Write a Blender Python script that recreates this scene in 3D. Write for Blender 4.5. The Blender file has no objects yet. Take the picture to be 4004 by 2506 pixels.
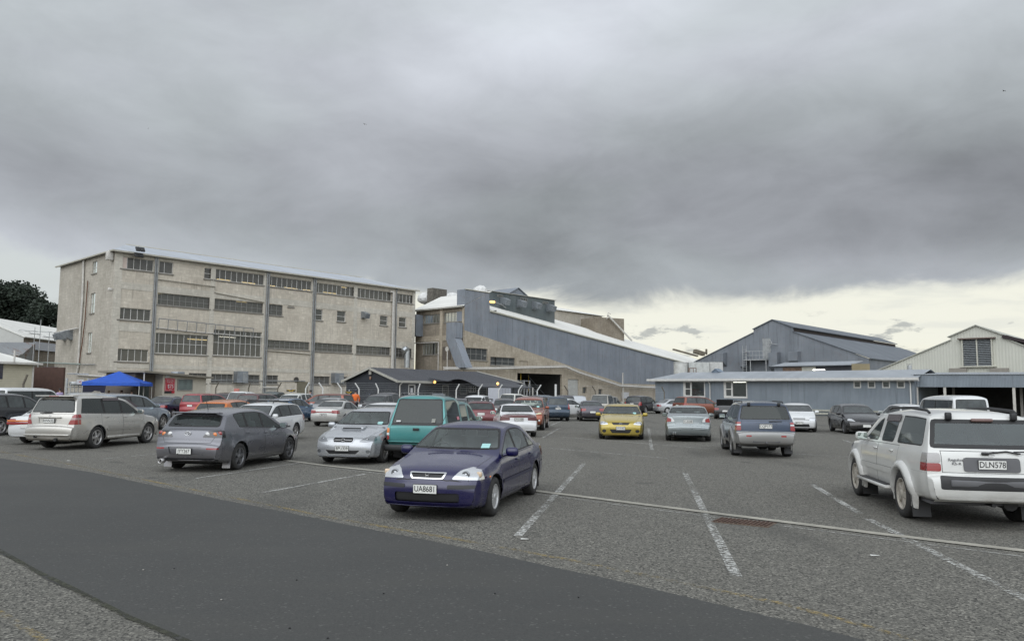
import bpy, bmesh, math, random
from mathutils import Vector, Matrix
from math import radians as R, sin, cos, pi, sqrt, atan2, exp
random.seed(7)
SC = bpy.context.scene
COL = SC.collection

# ---------------------------------------------------------------- camera
CAMH, PITCH, ROLL, FPX = 1.895, 0.0923, 0.0085, 3030.0      # photo is 4004 px wide
cam_d = bpy.data.cameras.new('camera'); cam = bpy.data.objects.new('camera', cam_d); COL.objects.link(cam)
cam_d.sensor_width = 36; cam_d.lens = FPX/4004*36; cam_d.clip_start = .1; cam_d.clip_end = 3000
cam.matrix_world = Matrix.Translation((0, 0, CAMH)) @ Matrix.Rotation(pi/2+PITCH, 4, 'X') @ Matrix.Rotation(ROLL, 4, 'Z')
SC.camera = cam

# ---------------------------------------------------------------- sky, sun, exposure
SUN_AZ, SUN_EL = R(208), R(36)       # behind the cloud, at the photographer's back
w = bpy.data.worlds.new('World'); SC.world = w; w.use_nodes = True
nt = w.node_tree; nt.nodes.clear()
def N(t, **k):
    n = nt.nodes.new(t)
    for a, b in k.items(): setattr(n, a, b)
    return n
def lk(a, b): nt.links.new(a, b)
def val(x):
    if isinstance(x, (int, float)):
        n = N('ShaderNodeValue'); n.outputs[0].default_value = x; return n.outputs[0]
    return x
def M(op, a, b=0., c=0.):
    n = N('ShaderNodeMath', operation=op)
    for i, x in enumerate((a, b, c)):
        if isinstance(x, (int, float)): n.inputs[i].default_value = x
        else: lk(x, n.inputs[i])
    return n.outputs[0]
def smooth(x, a, b):
    n = N('ShaderNodeMapRange', interpolation_type='SMOOTHERSTEP')
    lk(x, n.inputs[0]); n.inputs[1].default_value = a; n.inputs[2].default_value = b
    return n.outputs[0]
def mixc(f, a, b):
    n = N('ShaderNodeMix', data_type='RGBA')
    if isinstance(f, (int, float)): n.inputs[0].default_value = f
    else: lk(f, n.inputs[0])
    for i, x in ((6, a), (7, b)):
        if isinstance(x, tuple): n.inputs[i].default_value = (*x, 1)
        else: lk(x, n.inputs[i])
    return n.outputs[2]
def noise(vec, scale, detail=5, rough=.55, dist=0.):
    n = N('ShaderNodeTexNoise'); lk(vec, n.inputs['Vector']); n.inputs['Scale'].default_value = scale
    n.inputs['Detail'].default_value = detail; n.inputs['Roughness'].default_value = rough; n.inputs['Distortion'].default_value = dist
    return n.outputs[0]
tc = N('ShaderNodeTexCoord'); sep = N('ShaderNodeSeparateXYZ'); lk(tc.outputs['Generated'], sep.inputs[0])
dx, dy, dz = sep.outputs
el = M('MULTIPLY', M('ARCSINE', dz), 57.2958)               # elevation, degrees
az = M('MULTIPLY', M('ARCTAN2', dx, dy), 57.2958)           # azimuth, degrees, 0 = straight ahead
# cloud-sheet coordinates (perspective of a flat layer overhead)
den = M('ADD', M('MAXIMUM', dz, 0.), .10)
cv = N('ShaderNodeCombineXYZ'); lk(M('DIVIDE', dx, den), cv.inputs[0]); lk(M('DIVIDE', dy, den), cv.inputs[1])
cv.inputs[2].default_value = 3.7
av = N('ShaderNodeCombineXYZ'); lk(M('MULTIPLY', az, .030), av.inputs[0]); lk(M('MULTIPLY', el, .085), av.inputs[1]); av.inputs[2].default_value = 1.3
n_big = noise(cv.outputs[0], .55, 4, .5, .4)
n_fine = noise(cv.outputs[0], 1.6, 7, .55, .3)
n_low = noise(av.outputs[0], 2.4, 7, .58, .2)
n_soft = noise(av.outputs[0], 1.1, 3, .5)
# streaks running up to the right
a2 = N('ShaderNodeCombineXYZ'); lk(M('MULTIPLY', az, .045), a2.inputs[0]); lk(M('MULTIPLY', el, .058), a2.inputs[1]); a2.inputs[2].default_value = 5.1
rv = N('ShaderNodeMapping'); lk(a2.outputs[0], rv.inputs[0]); rv.inputs['Rotation'].default_value = (0, 0, R(-30)); rv.inputs['Scale'].default_value = (.8, 1.35, 1.)
n_str = noise(rv.outputs[0], 1.25, 6, .52, .5)
n_str2 = noise(rv.outputs[0], 3.2, 7, .58, .4)
# brightness of the main sheet
f_top = smooth(el, 11., 27.)
g = M('ADD', .425, M('MULTIPLY', f_top, .10))
bank = M('MULTIPLY', M('MULTIPLY', smooth(az, -26., 8.), M('SUBTRACT', 1., smooth(el, 14., 25.))), M('MULTIPLY', smooth(el, 7.0, 11.5), .105))   # the heavy bank over the right half
g = M('SUBTRACT', g, bank)
lump = M('POWER', 2.718, M('MULTIPLY', M('ADD', M('POWER', M('DIVIDE', M('SUBTRACT', az, M('MULTIPLY', M('SUBTRACT', el, 25.), .9)), 9.), 2.), M('POWER', M('DIVIDE', M('SUBTRACT', el, 28.), 6.5), 2.)), -1.))
g = M('ADD', g, M('MULTIPLY', lump, .12))                  # brighter gap high in the middle
g = M('ADD', g, M('MULTIPLY', M('SUBTRACT', n_str, .5), .32))
g = M('ADD', g, M('MULTIPLY', M('SUBTRACT', n_str2, .5), .20))
g = M('ADD', g, M('MULTIPLY', M('SUBTRACT', n_fine, .5), .06))
left = M('MULTIPLY', M('SUBTRACT', 1., smooth(az, -30., -8.)), M('SUBTRACT', 1., smooth(el, 6., 13.)))
g = M('ADD', g, M('MULTIPLY', left, .20))
zen = smooth(el, 30., 60.)                                  # overhead the overcast is thinner and brighter
g = M('ADD', g, M('MULTIPLY', zen, .16))
back = M('MULTIPLY', smooth(M('MULTIPLY', dy, -1.), -.15, .6), M('MULTIPLY', smooth(el, 3., 20.), M('SUBTRACT', 1., smooth(el, 50., 85.))))   # the sky behind the photographer is the bright side
g = M('ADD', g, M('MULTIPLY', back, 1.35))
tint = mixc(smooth(n_soft, .35, .65), (.925, 1.0, 1.055), (.95, 1.0, 1.09))
sheet = N('ShaderNodeVectorMath', operation='SCALE'); lk(tint, sheet.inputs[0]); lk(g, sheet.inputs[3])
# bright gap under the sheet
gap_c = mixc(smooth(el, .5, 4.), (.92, .85, .60), (.85, .85, .75))
gap_c = mixc(M('SUBTRACT', 1., smooth(az, -20., -4.)), gap_c, (.60, .64, .64))
sky = N('ShaderNodeTexSky', sky_type='NISHITA'); sky.sun_disc = False; sky.sun_elevation = SUN_EL; sky.sun_rotation = SUN_AZ
skys = N('ShaderNodeVectorMath', operation='SCALE'); lk(sky.outputs[0], skys.inputs[0]); skys.inputs[3].default_value = .09
blue = M('MULTIPLY', smooth(n_soft, .52, .62), M('MULTIPLY', smooth(az, 18., 27.), smooth(el, 1.5, 4.)))
gap_c = mixc(M('MULTIPLY', blue, .75), gap_c, skys.outputs[0])
puff = smooth(noise(av.outputs[0], 9.5, 6, .62, .1), .545, .65)
puff = M('MULTIPLY', puff, M('MULTIPLY', smooth(el, .8, 2.), M('SUBTRACT', 1., smooth(el, 4.6, 6.2))))
gap_c = mixc(M('MULTIPLY', puff, .85), gap_c, (.42, .44, .43))
wisp = smooth(n_fine, .5, .7)
gap_c = mixc(M('MULTIPLY', wisp, .30), gap_c, (.58, .61, .60))
edge = M('ADD', 6.9, M('MULTIPLY', M('MULTIPLY', M('SUBTRACT', n_low, .5), 5.2)))
edge = M('ADD', edge, M('MULTIPLY', M('SUBTRACT', 1., smooth(az, -30., -8.)), 1.2))
edge = M('ADD', edge, M('MULTIPLY', M('SUBTRACT', n_str2, .5), 4.5))
f_sheet = smooth(M('SUBTRACT', el, edge), -.8, 1.1)
skycol = mixc(f_sheet, gap_c, sheet.outputs[0])
skycol = mixc(smooth(M('MULTIPLY', el, -1.), .0, 1.), skycol, (.10, .10, .095))
bg = N('ShaderNodeBackground'); lk(skycol, bg.inputs[0]); bg.inputs[1].default_value = 1.0
wo = N('ShaderNodeOutputWorld'); lk(bg.outputs[0], wo.inputs[0])

sd = bpy.data.lights.new('sun', 'SUN'); sd.energy = 0.6; sd.angle = R(70); sd.color = (1., .96, .9)
so = bpy.data.objects.new('sun', sd); COL.objects.link(so)
so.rotation_euler = (pi/2-SUN_EL, 0, pi-SUN_AZ)
SC.view_settings.view_transform = 'Standard'; SC.view_settings.look = 'None'
SC.view_settings.exposure = 0.08; SC.view_settings.gamma = 1.0
SC.cycles.max_bounces = 6; SC.cycles.transparent_max_bounces = 16

# ---------------------------------------------------------------- measuring: a pixel of the photo to a real place
def ray(px, py):
    """direction of the sight line through photo pixel (4004 px wide picture)"""
    u, v = (px-2002)/FPX, -(py-1253)/FPX
    return cam.matrix_world.to_3x3() @ Vector((u, v, -1))
def G(px, py, z=0.):
    d = ray(px, py); t = (z-CAMH)/d.z; return Vector((d.x*t, d.y*t, z))
def at(px, py, Y):
    d = ray(px, py); t = Y/d.y; return Vector((d.x*t, Y, CAMH+d.z*t))
K = 4004/2416.
def zp(o, x, y): return (o[0]+x/o[2], o[1]+y/o[2])          # a point read off an enlargement (x0, y0, scale)

# ---------------------------------------------------------------- objects
def tag(o, label=None, cat=None, group=None, kind=None):
    if label: o['label'] = label
    if cat: o['category'] = cat
    if group: o['group'] = group
    if kind: o['kind'] = kind
    return o
def empty(name, loc=(0,0,0), rz=0.):
    o = bpy.data.objects.new(name, None); o.empty_display_size = .3; COL.objects.link(o)
    o.location = loc; o.rotation_euler = (0, 0, rz); return o
def link(name, me, parent=None, mats=None):
    o = bpy.data.objects.new(name, me); COL.objects.link(o)
    if parent: o.parent = parent
    if mats is not None:
        if not isinstance(mats, (list, tuple)): mats = [mats]
        for m in mats: me.materials.append(m)
    return o
class MB:
    """collects simple shapes, linked as one mesh"""
    def __init__(s): s.v = []; s.f = []; s.m = []; s.s = []
    def add(s, vs, fs, mi=0, sm=False):
        o = len(s.v); s.v += [tuple(v) for v in vs]
        for f in fs: s.f.append([i+o for i in f]); s.m.append(mi); s.s.append(sm)
        return s
    def box(s, x0, y0, z0, x1, y1, z1, mi=0):
        return s.add([(x0,y0,z0),(x1,y0,z0),(x1,y1,z0),(x0,y1,z0),(x0,y0,z1),(x1,y0,z1),(x1,y1,z1),(x0,y1,z1)],
                     [(0,3,2,1),(4,5,6,7),(0,1,5,4),(1,2,6,5),(2,3,7,6),(3,0,4,7)], mi)
    def cbox(s, c, d, mi=0): return s.box(c[0]-d[0]/2, c[1]-d[1]/2, c[2]-d[2]/2, c[0]+d[0]/2, c[1]+d[1]/2, c[2]+d[2]/2, mi)
    def quad(s, a, b, c, d, mi=0): return s.add([a,b,c,d], [(0,1,2,3)], mi)
    def slab(s, a, b, c, d, t, mi=0):
        n = (Vector(b)-Vector(a)).cross(Vector(d)-Vector(a)).normalized()*t
        vs = [Vector(p) for p in (a,b,c,d)]; vs += [p-n for p in vs]
        return s.add(vs, [(0,1,2,3),(7,6,5,4),(0,4,5,1),(1,5,6,2),(2,6,7,3),(3,7,4,0)], mi)
    def tube(s, p, q, r, n=8, mi=0, r2=None, cap=True):
        p, q = Vector(p), Vector(q); d = (q-p).normalized(); r2 = r if r2 is None else r2
        a = d.orthogonal().normalized(); b = d.cross(a)
        vs = [p+(a*cos(2*pi*i/n)+b*sin(2*pi*i/n))*r for i in range(n)]+[q+(a*cos(2*pi*i/n)+b*sin(2*pi*i/n))*r2 for i in range(n)]
        s.add(vs, [(i, (i+1)%n, n+(i+1)%n, n+i) for i in range(n)], mi, True)
        if cap: s.add(vs, [tuple(range(n-1,-1,-1)), tuple(range(n, 2*n))], mi)
        return s
    def path(s, pts, r, n=8, mi=0):
        for a, b in zip(pts, pts[1:]): s.tube(a, b, r, n, mi)
        return s
    def lathe(s, prof, c, axis='Y', n=24, mi=0, sm=True):
        """prof = [(along, radius)]"""
        k = len(prof); vs = []
        for j in range(n):
            t = 2*pi*j/n
            for a, r in prof:
                if axis == 'Y': vs.append((c[0]+r*cos(t), c[1]+a, c[2]+r*sin(t)))
                elif axis == 'Z': vs.append((c[0]+r*cos(t), c[1]+r*sin(t), c[2]+a))
                else: vs.append((c[0]+a, c[1]+r*cos(t), c[2]+r*sin(t)))
        fs = []
        for j in range(n):
            for i in range(k-1):
                a0, b0 = j*k+i, ((j+1)%n)*k+i
                fs.append((a0, a0+1, b0+1, b0) if axis == 'Y' else (a0, b0, b0+1, a0+1))
        return s.add(vs, fs, mi, sm)
    def rbox(s, c, d, r, rot=None, mi=0, seg=2):
        bm = bmesh.new(); bmesh.ops.create_cube(bm, size=1)
        for v in bm.verts: v.co = Vector((v.co.x*d[0], v.co.y*d[1], v.co.z*d[2]))
        bmesh.ops.bevel(bm, geom=list(bm.edges), offset=min(r, min(d)*.49), segments=seg, affect='EDGES', profile=.5)
        m = Matrix.Translation(c) @ (rot.to_4x4() if rot else Matrix())
        bm.verts.index_update()
        s.add([m @ v.co for v in bm.verts], [[v.index for v in f.verts] for f in bm.faces], mi, True); bm.free(); return s
    def mesh(s, name):
        me = bpy.data.meshes.new(name); me.from_pydata(s.v, [], s.f)
        me.polygons.foreach_set('material_index', s.m); me.polygons.foreach_set('use_smooth', s.s); me.update(); return me
    def build(s, name, mats, parent=None):
        return link(name, s.mesh(name), parent, mats)
_txt = {}
def text_mesh(string, size=1., squeeze=1., ext=0.):
    k = (string, size, squeeze, ext)
    if k not in _txt:
        c = bpy.data.curves.new('lettering', 'FONT'); c.body = string; c.size = size; c.align_x = 'CENTER'; c.align_y = 'CENTER'
        c.offset = .008*size; c.resolution_u = 3
        o = bpy.data.objects.new('lettering', c); COL.objects.link(o)
        dg = bpy.context.evaluated_depsgraph_get()
        me = bpy.data.meshes.new_from_object(o.evaluated_get(dg)); bpy.data.objects.remove(o)
        for v in me.vertices: v.co.x *= squeeze
        _txt[k] = me
    return _txt[k]
def text(string, size, mat, loc, rot, parent, squeeze=1., name='lettering'):
    me = text_mesh(string, size, squeeze).copy(); me.materials.clear()
    o = link(name, me, parent, mat); o.location = loc; o.rotation_euler = rot; return o

# ---------------------------------------------------------------- materials
_m = {}
class Mat:
    def __init__(s, name):
        s.m = bpy.data.materials.new(name); s.m.use_nodes = True; s.t = s.m.node_tree
        s.p = s.t.nodes['Principled BSDF']; s.tc = None
    def n(s, t, **k):
        n = s.t.nodes.new(t)
        for a, b in k.items(): setattr(n, a, b)
        return n
    def l(s, a, b): s.t.links.new(a, b)
    def obj(s):
        if not s.tc: s.tc = s.n('ShaderNodeTexCoord')
        return s.tc.outputs['Object']
    def math(s, op, a, b=0., c=0.):
        n = s.n('ShaderNodeMath', operation=op)
        for i, x in enumerate((a, b, c)):
            if isinstance(x, (int, float)): n.inputs[i].default_value = x
            else: s.l(x, n.inputs[i])
        return n.outputs[0]
    def map(s, v, sc=(1,1,1), lo=(0,0,0), rot=(0,0,0)):
        n = s.n('ShaderNodeMapping'); s.l(v, n.inputs[0]); n.inputs['Scale'].default_value = sc; n.inputs['Location'].default_value = lo; n.inputs['Rotation'].default_value = rot
        return n.outputs[0]
    def noise(s, v, scale, det=4, rough=.55, col=False, dist=0):
        n = s.n('ShaderNodeTexNoise'); s.l(v, n.inputs['Vector']); n.inputs['Scale'].default_value = scale; n.inputs['Detail'].default_value = det
        n.inputs['Roughness'].default_value = rough; n.inputs['Distortion'].default_value = dist
        return n.outputs[1 if col else 0]
    def range(s, x, a, b, c=0., d=1.):
        n = s.n('ShaderNodeMapRange'); s.l(x, n.inputs[0])
        for i, q in enumerate((a, b, c, d)): n.inputs[i+1].default_value = q
        return n.outputs[0]
    def mix(s, f, a, b, mode='MIX'):
        n = s.n('ShaderNodeMix', data_type='RGBA', blend_type=mode)
        if isinstance(f, (int, float)): n.inputs[0].default_value = f
        else: s.l(f, n.inputs[0])
        for i, x in ((6, a), (7, b)):
            if isinstance(x, tuple): n.inputs[i].default_value = (*x, 1)
            else: s.l(x, n.inputs[i])
        return n.outputs[2]
    def base(s, c):
        if isinstance(c, tuple): s.p.inputs['Base Color'].default_value = (*c, 1)
        else: s.l(c, s.p.inputs['Base Color'])
    def set(s, **k):
        for a, b in k.items():
            i = s.p.inputs[a.replace('_', ' ')]
            if isinstance(b, (int, float)): i.default_value = b
            else: s.l(b, i)
    def bump(s, h, strength=.3, dist=.02):
        n = s.n('ShaderNodeBump'); n.inputs['Strength'].default_value = strength; n.inputs['Distance'].default_value = dist
        s.l(h, n.inputs['Height']); s.l(n.outputs[0], s.p.inputs['Normal'])
def plain(name, c, rough=.6, metal=0., var=.12, scale=3., coat=0.):
    if name in _m: return _m[name]
    m = Mat(name); nz = m.noise(m.obj(), scale, 5, .6)
    m.base(m.mix(m.range(nz, .3, .7), tuple(x*(1-var) for x in c), tuple(min(1, x*(1+var)) for x in c)))
    m.set(Roughness=rough, Metallic=metal)
    if coat: m.set(Coat_Weight=coat)
    _m[name] = m.m; return m.m
def emit(name, c, st):
    if name in _m: return _m[name]
    m = Mat(name); m.base(c); m.p.inputs['Emission Color'].default_value = (*c, 1); m.set(Emission_Strength=st); _m[name] = m.m; return m.m
def paint(name, c, metal=.35, rough=.28, dust=.35, coat=.85):
    if name in _m: return _m[name]
    m = Mat(name); o = m.obj(); sp = m.n('ShaderNodeSeparateXYZ'); m.l(o, sp.inputs[0])
    nz = m.noise(m.map(o, (1.2, 1.2, 3)), 2.2, 6, .62)
    low = m.range(sp.outputs[2], .75, .18, 0, 1)
    d = m.math('MULTIPLY', m.math('MULTIPLY', low, m.range(nz, .3, .68)), dust)
    film = m.math('MULTIPLY', m.range(m.noise(o, 1.1, 5, .6), .4, .75), .03)
    d = m.math('ADD', d, film)
    m.base(m.mix(d, c, (.23, .20, .165)))
    m.set(Metallic=metal, Roughness=m.range(nz, .3, .7, rough-.06, rough+.06), Coat_Weight=coat, Coat_Roughness=m.range(nz, .35, .7, .04, .16))
    _m[name] = m.m; return m.m
def glass(name, tint, alpha, rough=.03, film=(.15, .16, .155)):
    """window glass: tinted transmission plus mirror reflection"""
    if name in _m: return _m[name]
    m = Mat(name); t = m.t; t.nodes.remove(m.p)
    tr = m.n('ShaderNodeBsdfTransparent'); tr.inputs[0].default_value = (*tint, 1)
    df = m.n('ShaderNodeBsdfDiffuse'); df.inputs[0].default_value = (*film, 1)
    gl = m.n('ShaderNodeBsdfGlossy'); gl.inputs['Roughness'].default_value = rough; gl.inputs[0].default_value = (.95, 1, .98, 1)
    fr = m.n('ShaderNodeFresnel'); fr.inputs[0].default_value = 1.52
    nz = m.noise(m.obj(), 2.5, 4, .6)
    a = m.n('ShaderNodeMixShader'); m.l(m.range(nz, .3, .7, alpha*.85, min(1, alpha*1.1)), a.inputs[0]); m.l(tr.outputs[0], a.inputs[1]); m.l(df.outputs[0], a.inputs[2])
    b = m.n('ShaderNodeMixShader'); m.l(fr.outputs[0], b.inputs[0]); m.l(a.outputs[0], b.inputs[1]); m.l(gl.outputs[0], b.inputs[2])
    m.l(b.outputs[0], t.nodes['Material Output'].inputs[0]); _m[name] = m.m; return m.m
from mathutils.bvhtree import BVHTree
# ================================================================ CARS
BLACK = plain('black_plastic', (.018, .018, .019), .5, 0, .2)
RUBBER = plain('window_rubber', (.012, .012, .012), .55, 0, .2)
TYRE = plain('tyre_rubber', (.028, .027, .026), .85, 0, .35, 9)
CHROME = plain('chrome', (.72, .72, .72), .12, 1., .04)
ALLOY = plain('alloy_wheel', (.42, .41, .40), .34, .75, .14, 6)
DALLOY = plain('dark_alloy', (.16, .16, .165), .4, .6, .12, 6)
HUBCAP = plain('hubcap', (.50, .50, .50), .38, .45, .12, 6)
DIRTYRIM = plain('dusty_wheel', (.40, .37, .32), .6, .2, .2, 6)
GREYTRIM = plain('grey_trim', (.10, .10, .105), .55, 0, .12)
GL_CLEAR = glass('car_glass', (.86, .92, .89), .08, .03, (.36, .40, .38))
GL_TINT = glass('tinted_glass', (.22, .25, .25), .35, .03, (.05, .055, .055))
GL_DARK = plain('far_window_glass', (.045, .052, .052), .05, 0, .45)
CABIN = plain('cabin_trim', (.10, .10, .105), .8, 0, .2)
SEATC = plain('seat_cloth', (.42, .425, .44), .85, 0, .15)
PLATE_W = plain('plate_white', (.66, .66, .63), .45, 0, .06)
PLATE_T = plain('plate_black', (.012, .012, .012), .5, 0, .1)
MIRRORG = plain('mirror_face', (.6, .68, .66), .03, 1., .02)
def lens(name, c, rough=.12, metal=0.):
    if name in _m: return _m[name]
    m = Mat(name); v = m.n('ShaderNodeTexVoronoi'); m.l(m.obj(), v.inputs[0]); v.inputs['Scale'].default_value = 60
    m.base(m.mix(m.range(v.outputs[0], 0, .6), tuple(x*.90 for x in c), tuple(min(1, x*1.06) for x in c)))
    m.set(Roughness=rough, Metallic=metal, Coat_Weight=1., Coat_Roughness=.03); _m[name] = m.m; return m.m
L_RED = lens('red_lens', (.24, .008, .008)); L_AMBER = lens('amber_lens', (.62, .17, .02)); L_WHITE = lens('clear_lens', (.62, .62, .61))
L_SMOKE = lens('smoked_lens', (.014, .010, .011), .2); L_HEAD = lens('headlight_lens', (.55, .56, .57), .08, .45); L_OLD = lens('yellowed_lens', (.55, .50, .33))
L_DHEAD = lens('dark_headlight', (.20, .21, .22), .08, .5)

def interp(pts, x):
    """pts sorted by rising x"""
    if x <= pts[0][0]: return pts[0][1]
    for (a, va), (b, vb) in zip(pts, pts[1:]):
        if x <= b: return va+(vb-va)*(x-a)/(b-a) if b > a else vb
    return pts[-1][1]
def sinterp(pts, x):
    if x <= pts[0][0]: return pts[0][1]
    for (a, va), (b, vb) in zip(pts, pts[1:]):
        if x <= b:
            t = (x-a)/(b-a) if b > a else 1; t = t*t*(3-2*t); return va+(vb-va)*t
    return pts[-1][1]
def chaikin(p, n=2):
    for _ in range(n):
        q = [p[0]]
        for a, b in zip(p, p[1:]):
            q.append((a[0]*.75+b[0]*.25, a[1]*.75+b[1]*.25)); q.append((a[0]*.25+b[0]*.75, a[1]*.25+b[1]*.75))
        q.append(p[-1]); p = q
    return p
def resample(p, m):
    q = [p[0]]
    for a, b in zip(p, p[1:]):
        d = sqrt((a[0]-b[0])**2+(a[1]-b[1])**2); k = max(1, int(math.ceil(d/m)))
        if d < 1e-6: continue
        for i in range(1, k+1): q.append((a[0]+(b[0]-a[0])*i/k, a[1]+(b[1]-a[1])*i/k))
    out = [q[0]]
    for a in q[1:]:
        if (a[0]-out[-1][0])**2+(a[1]-out[-1][1])**2 > (m*.22)**2: out.append(a)
    return out
def clip(poly, axis, v, keep_gt):
    out = []
    ins = (lambda p: p[axis] >= v) if keep_gt else (lambda p: p[axis] <= v)
    for i, a in enumerate(poly):
        b = poly[(i+1) % len(poly)]
        if ins(a): out.append(a)
        if ins(a) != ins(b):
            t = (v-a[axis])/(b[axis]-a[axis]); out.append((a[0]+(b[0]-a[0])*t, a[1]+(b[1]-a[1])*t))
    return out
def inset(poly, d):
    n = len(poly); ar = sum(poly[i][0]*poly[(i+1)%n][1]-poly[(i+1)%n][0]*poly[i][1] for i in range(n))
    s = 1 if ar > 0 else -1; out = []
    pl = [p for i, p in enumerate(poly) if (p[0]-poly[i-1][0])**2+(p[1]-poly[i-1][1])**2 > 1e-6]; n = len(pl)
    for i in range(n):
        a, b, c = Vector(pl[i-1]), Vector(pl[i]), Vector(pl[(i+1)%n])
        e1, e2 = (b-a).normalized(), (c-b).normalized()
        n1, n2 = Vector((-e1.y, e1.x))*s, Vector((-e2.y, e2.x))*s
        m = n1+n2
        if m.length < 1e-4: m = n1
        m.normalize(); k = d/max(.35, m.dot(n1)); out.append((b.x+m.x*k, b.y+m.y*k))
    return out
def inpoly(p, poly):
    x, y = p; r = False; n = len(poly)
    for i in range(n):
        (x1, y1), (x2, y2) = poly[i], poly[i-1]
        if (y1 > y) != (y2 > y) and x < (x2-x1)*(y-y1)/(y2-y1)+x1: r = not r
    return r
def rnd(poly, r=.05):
    """cut the corners of a polygon"""
    out = []; n = len(poly)
    for i in range(n):
        a, b, c = Vector(poly[i-1]), Vector(poly[i]), Vector(poly[(i+1)%n])
        k1 = min(r, (a-b).length*.4); k2 = min(r, (c-b).length*.4)
        p, q = b+(a-b).normalized()*k1, b+(c-b).normalized()*k2; m = (p+q+2*b)/4
        out += [tuple(p), tuple(m), tuple(q)]
    return out
def rect(a, b, c, d): return [(a, c), (b, c), (b, d), (a, d)]

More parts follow.
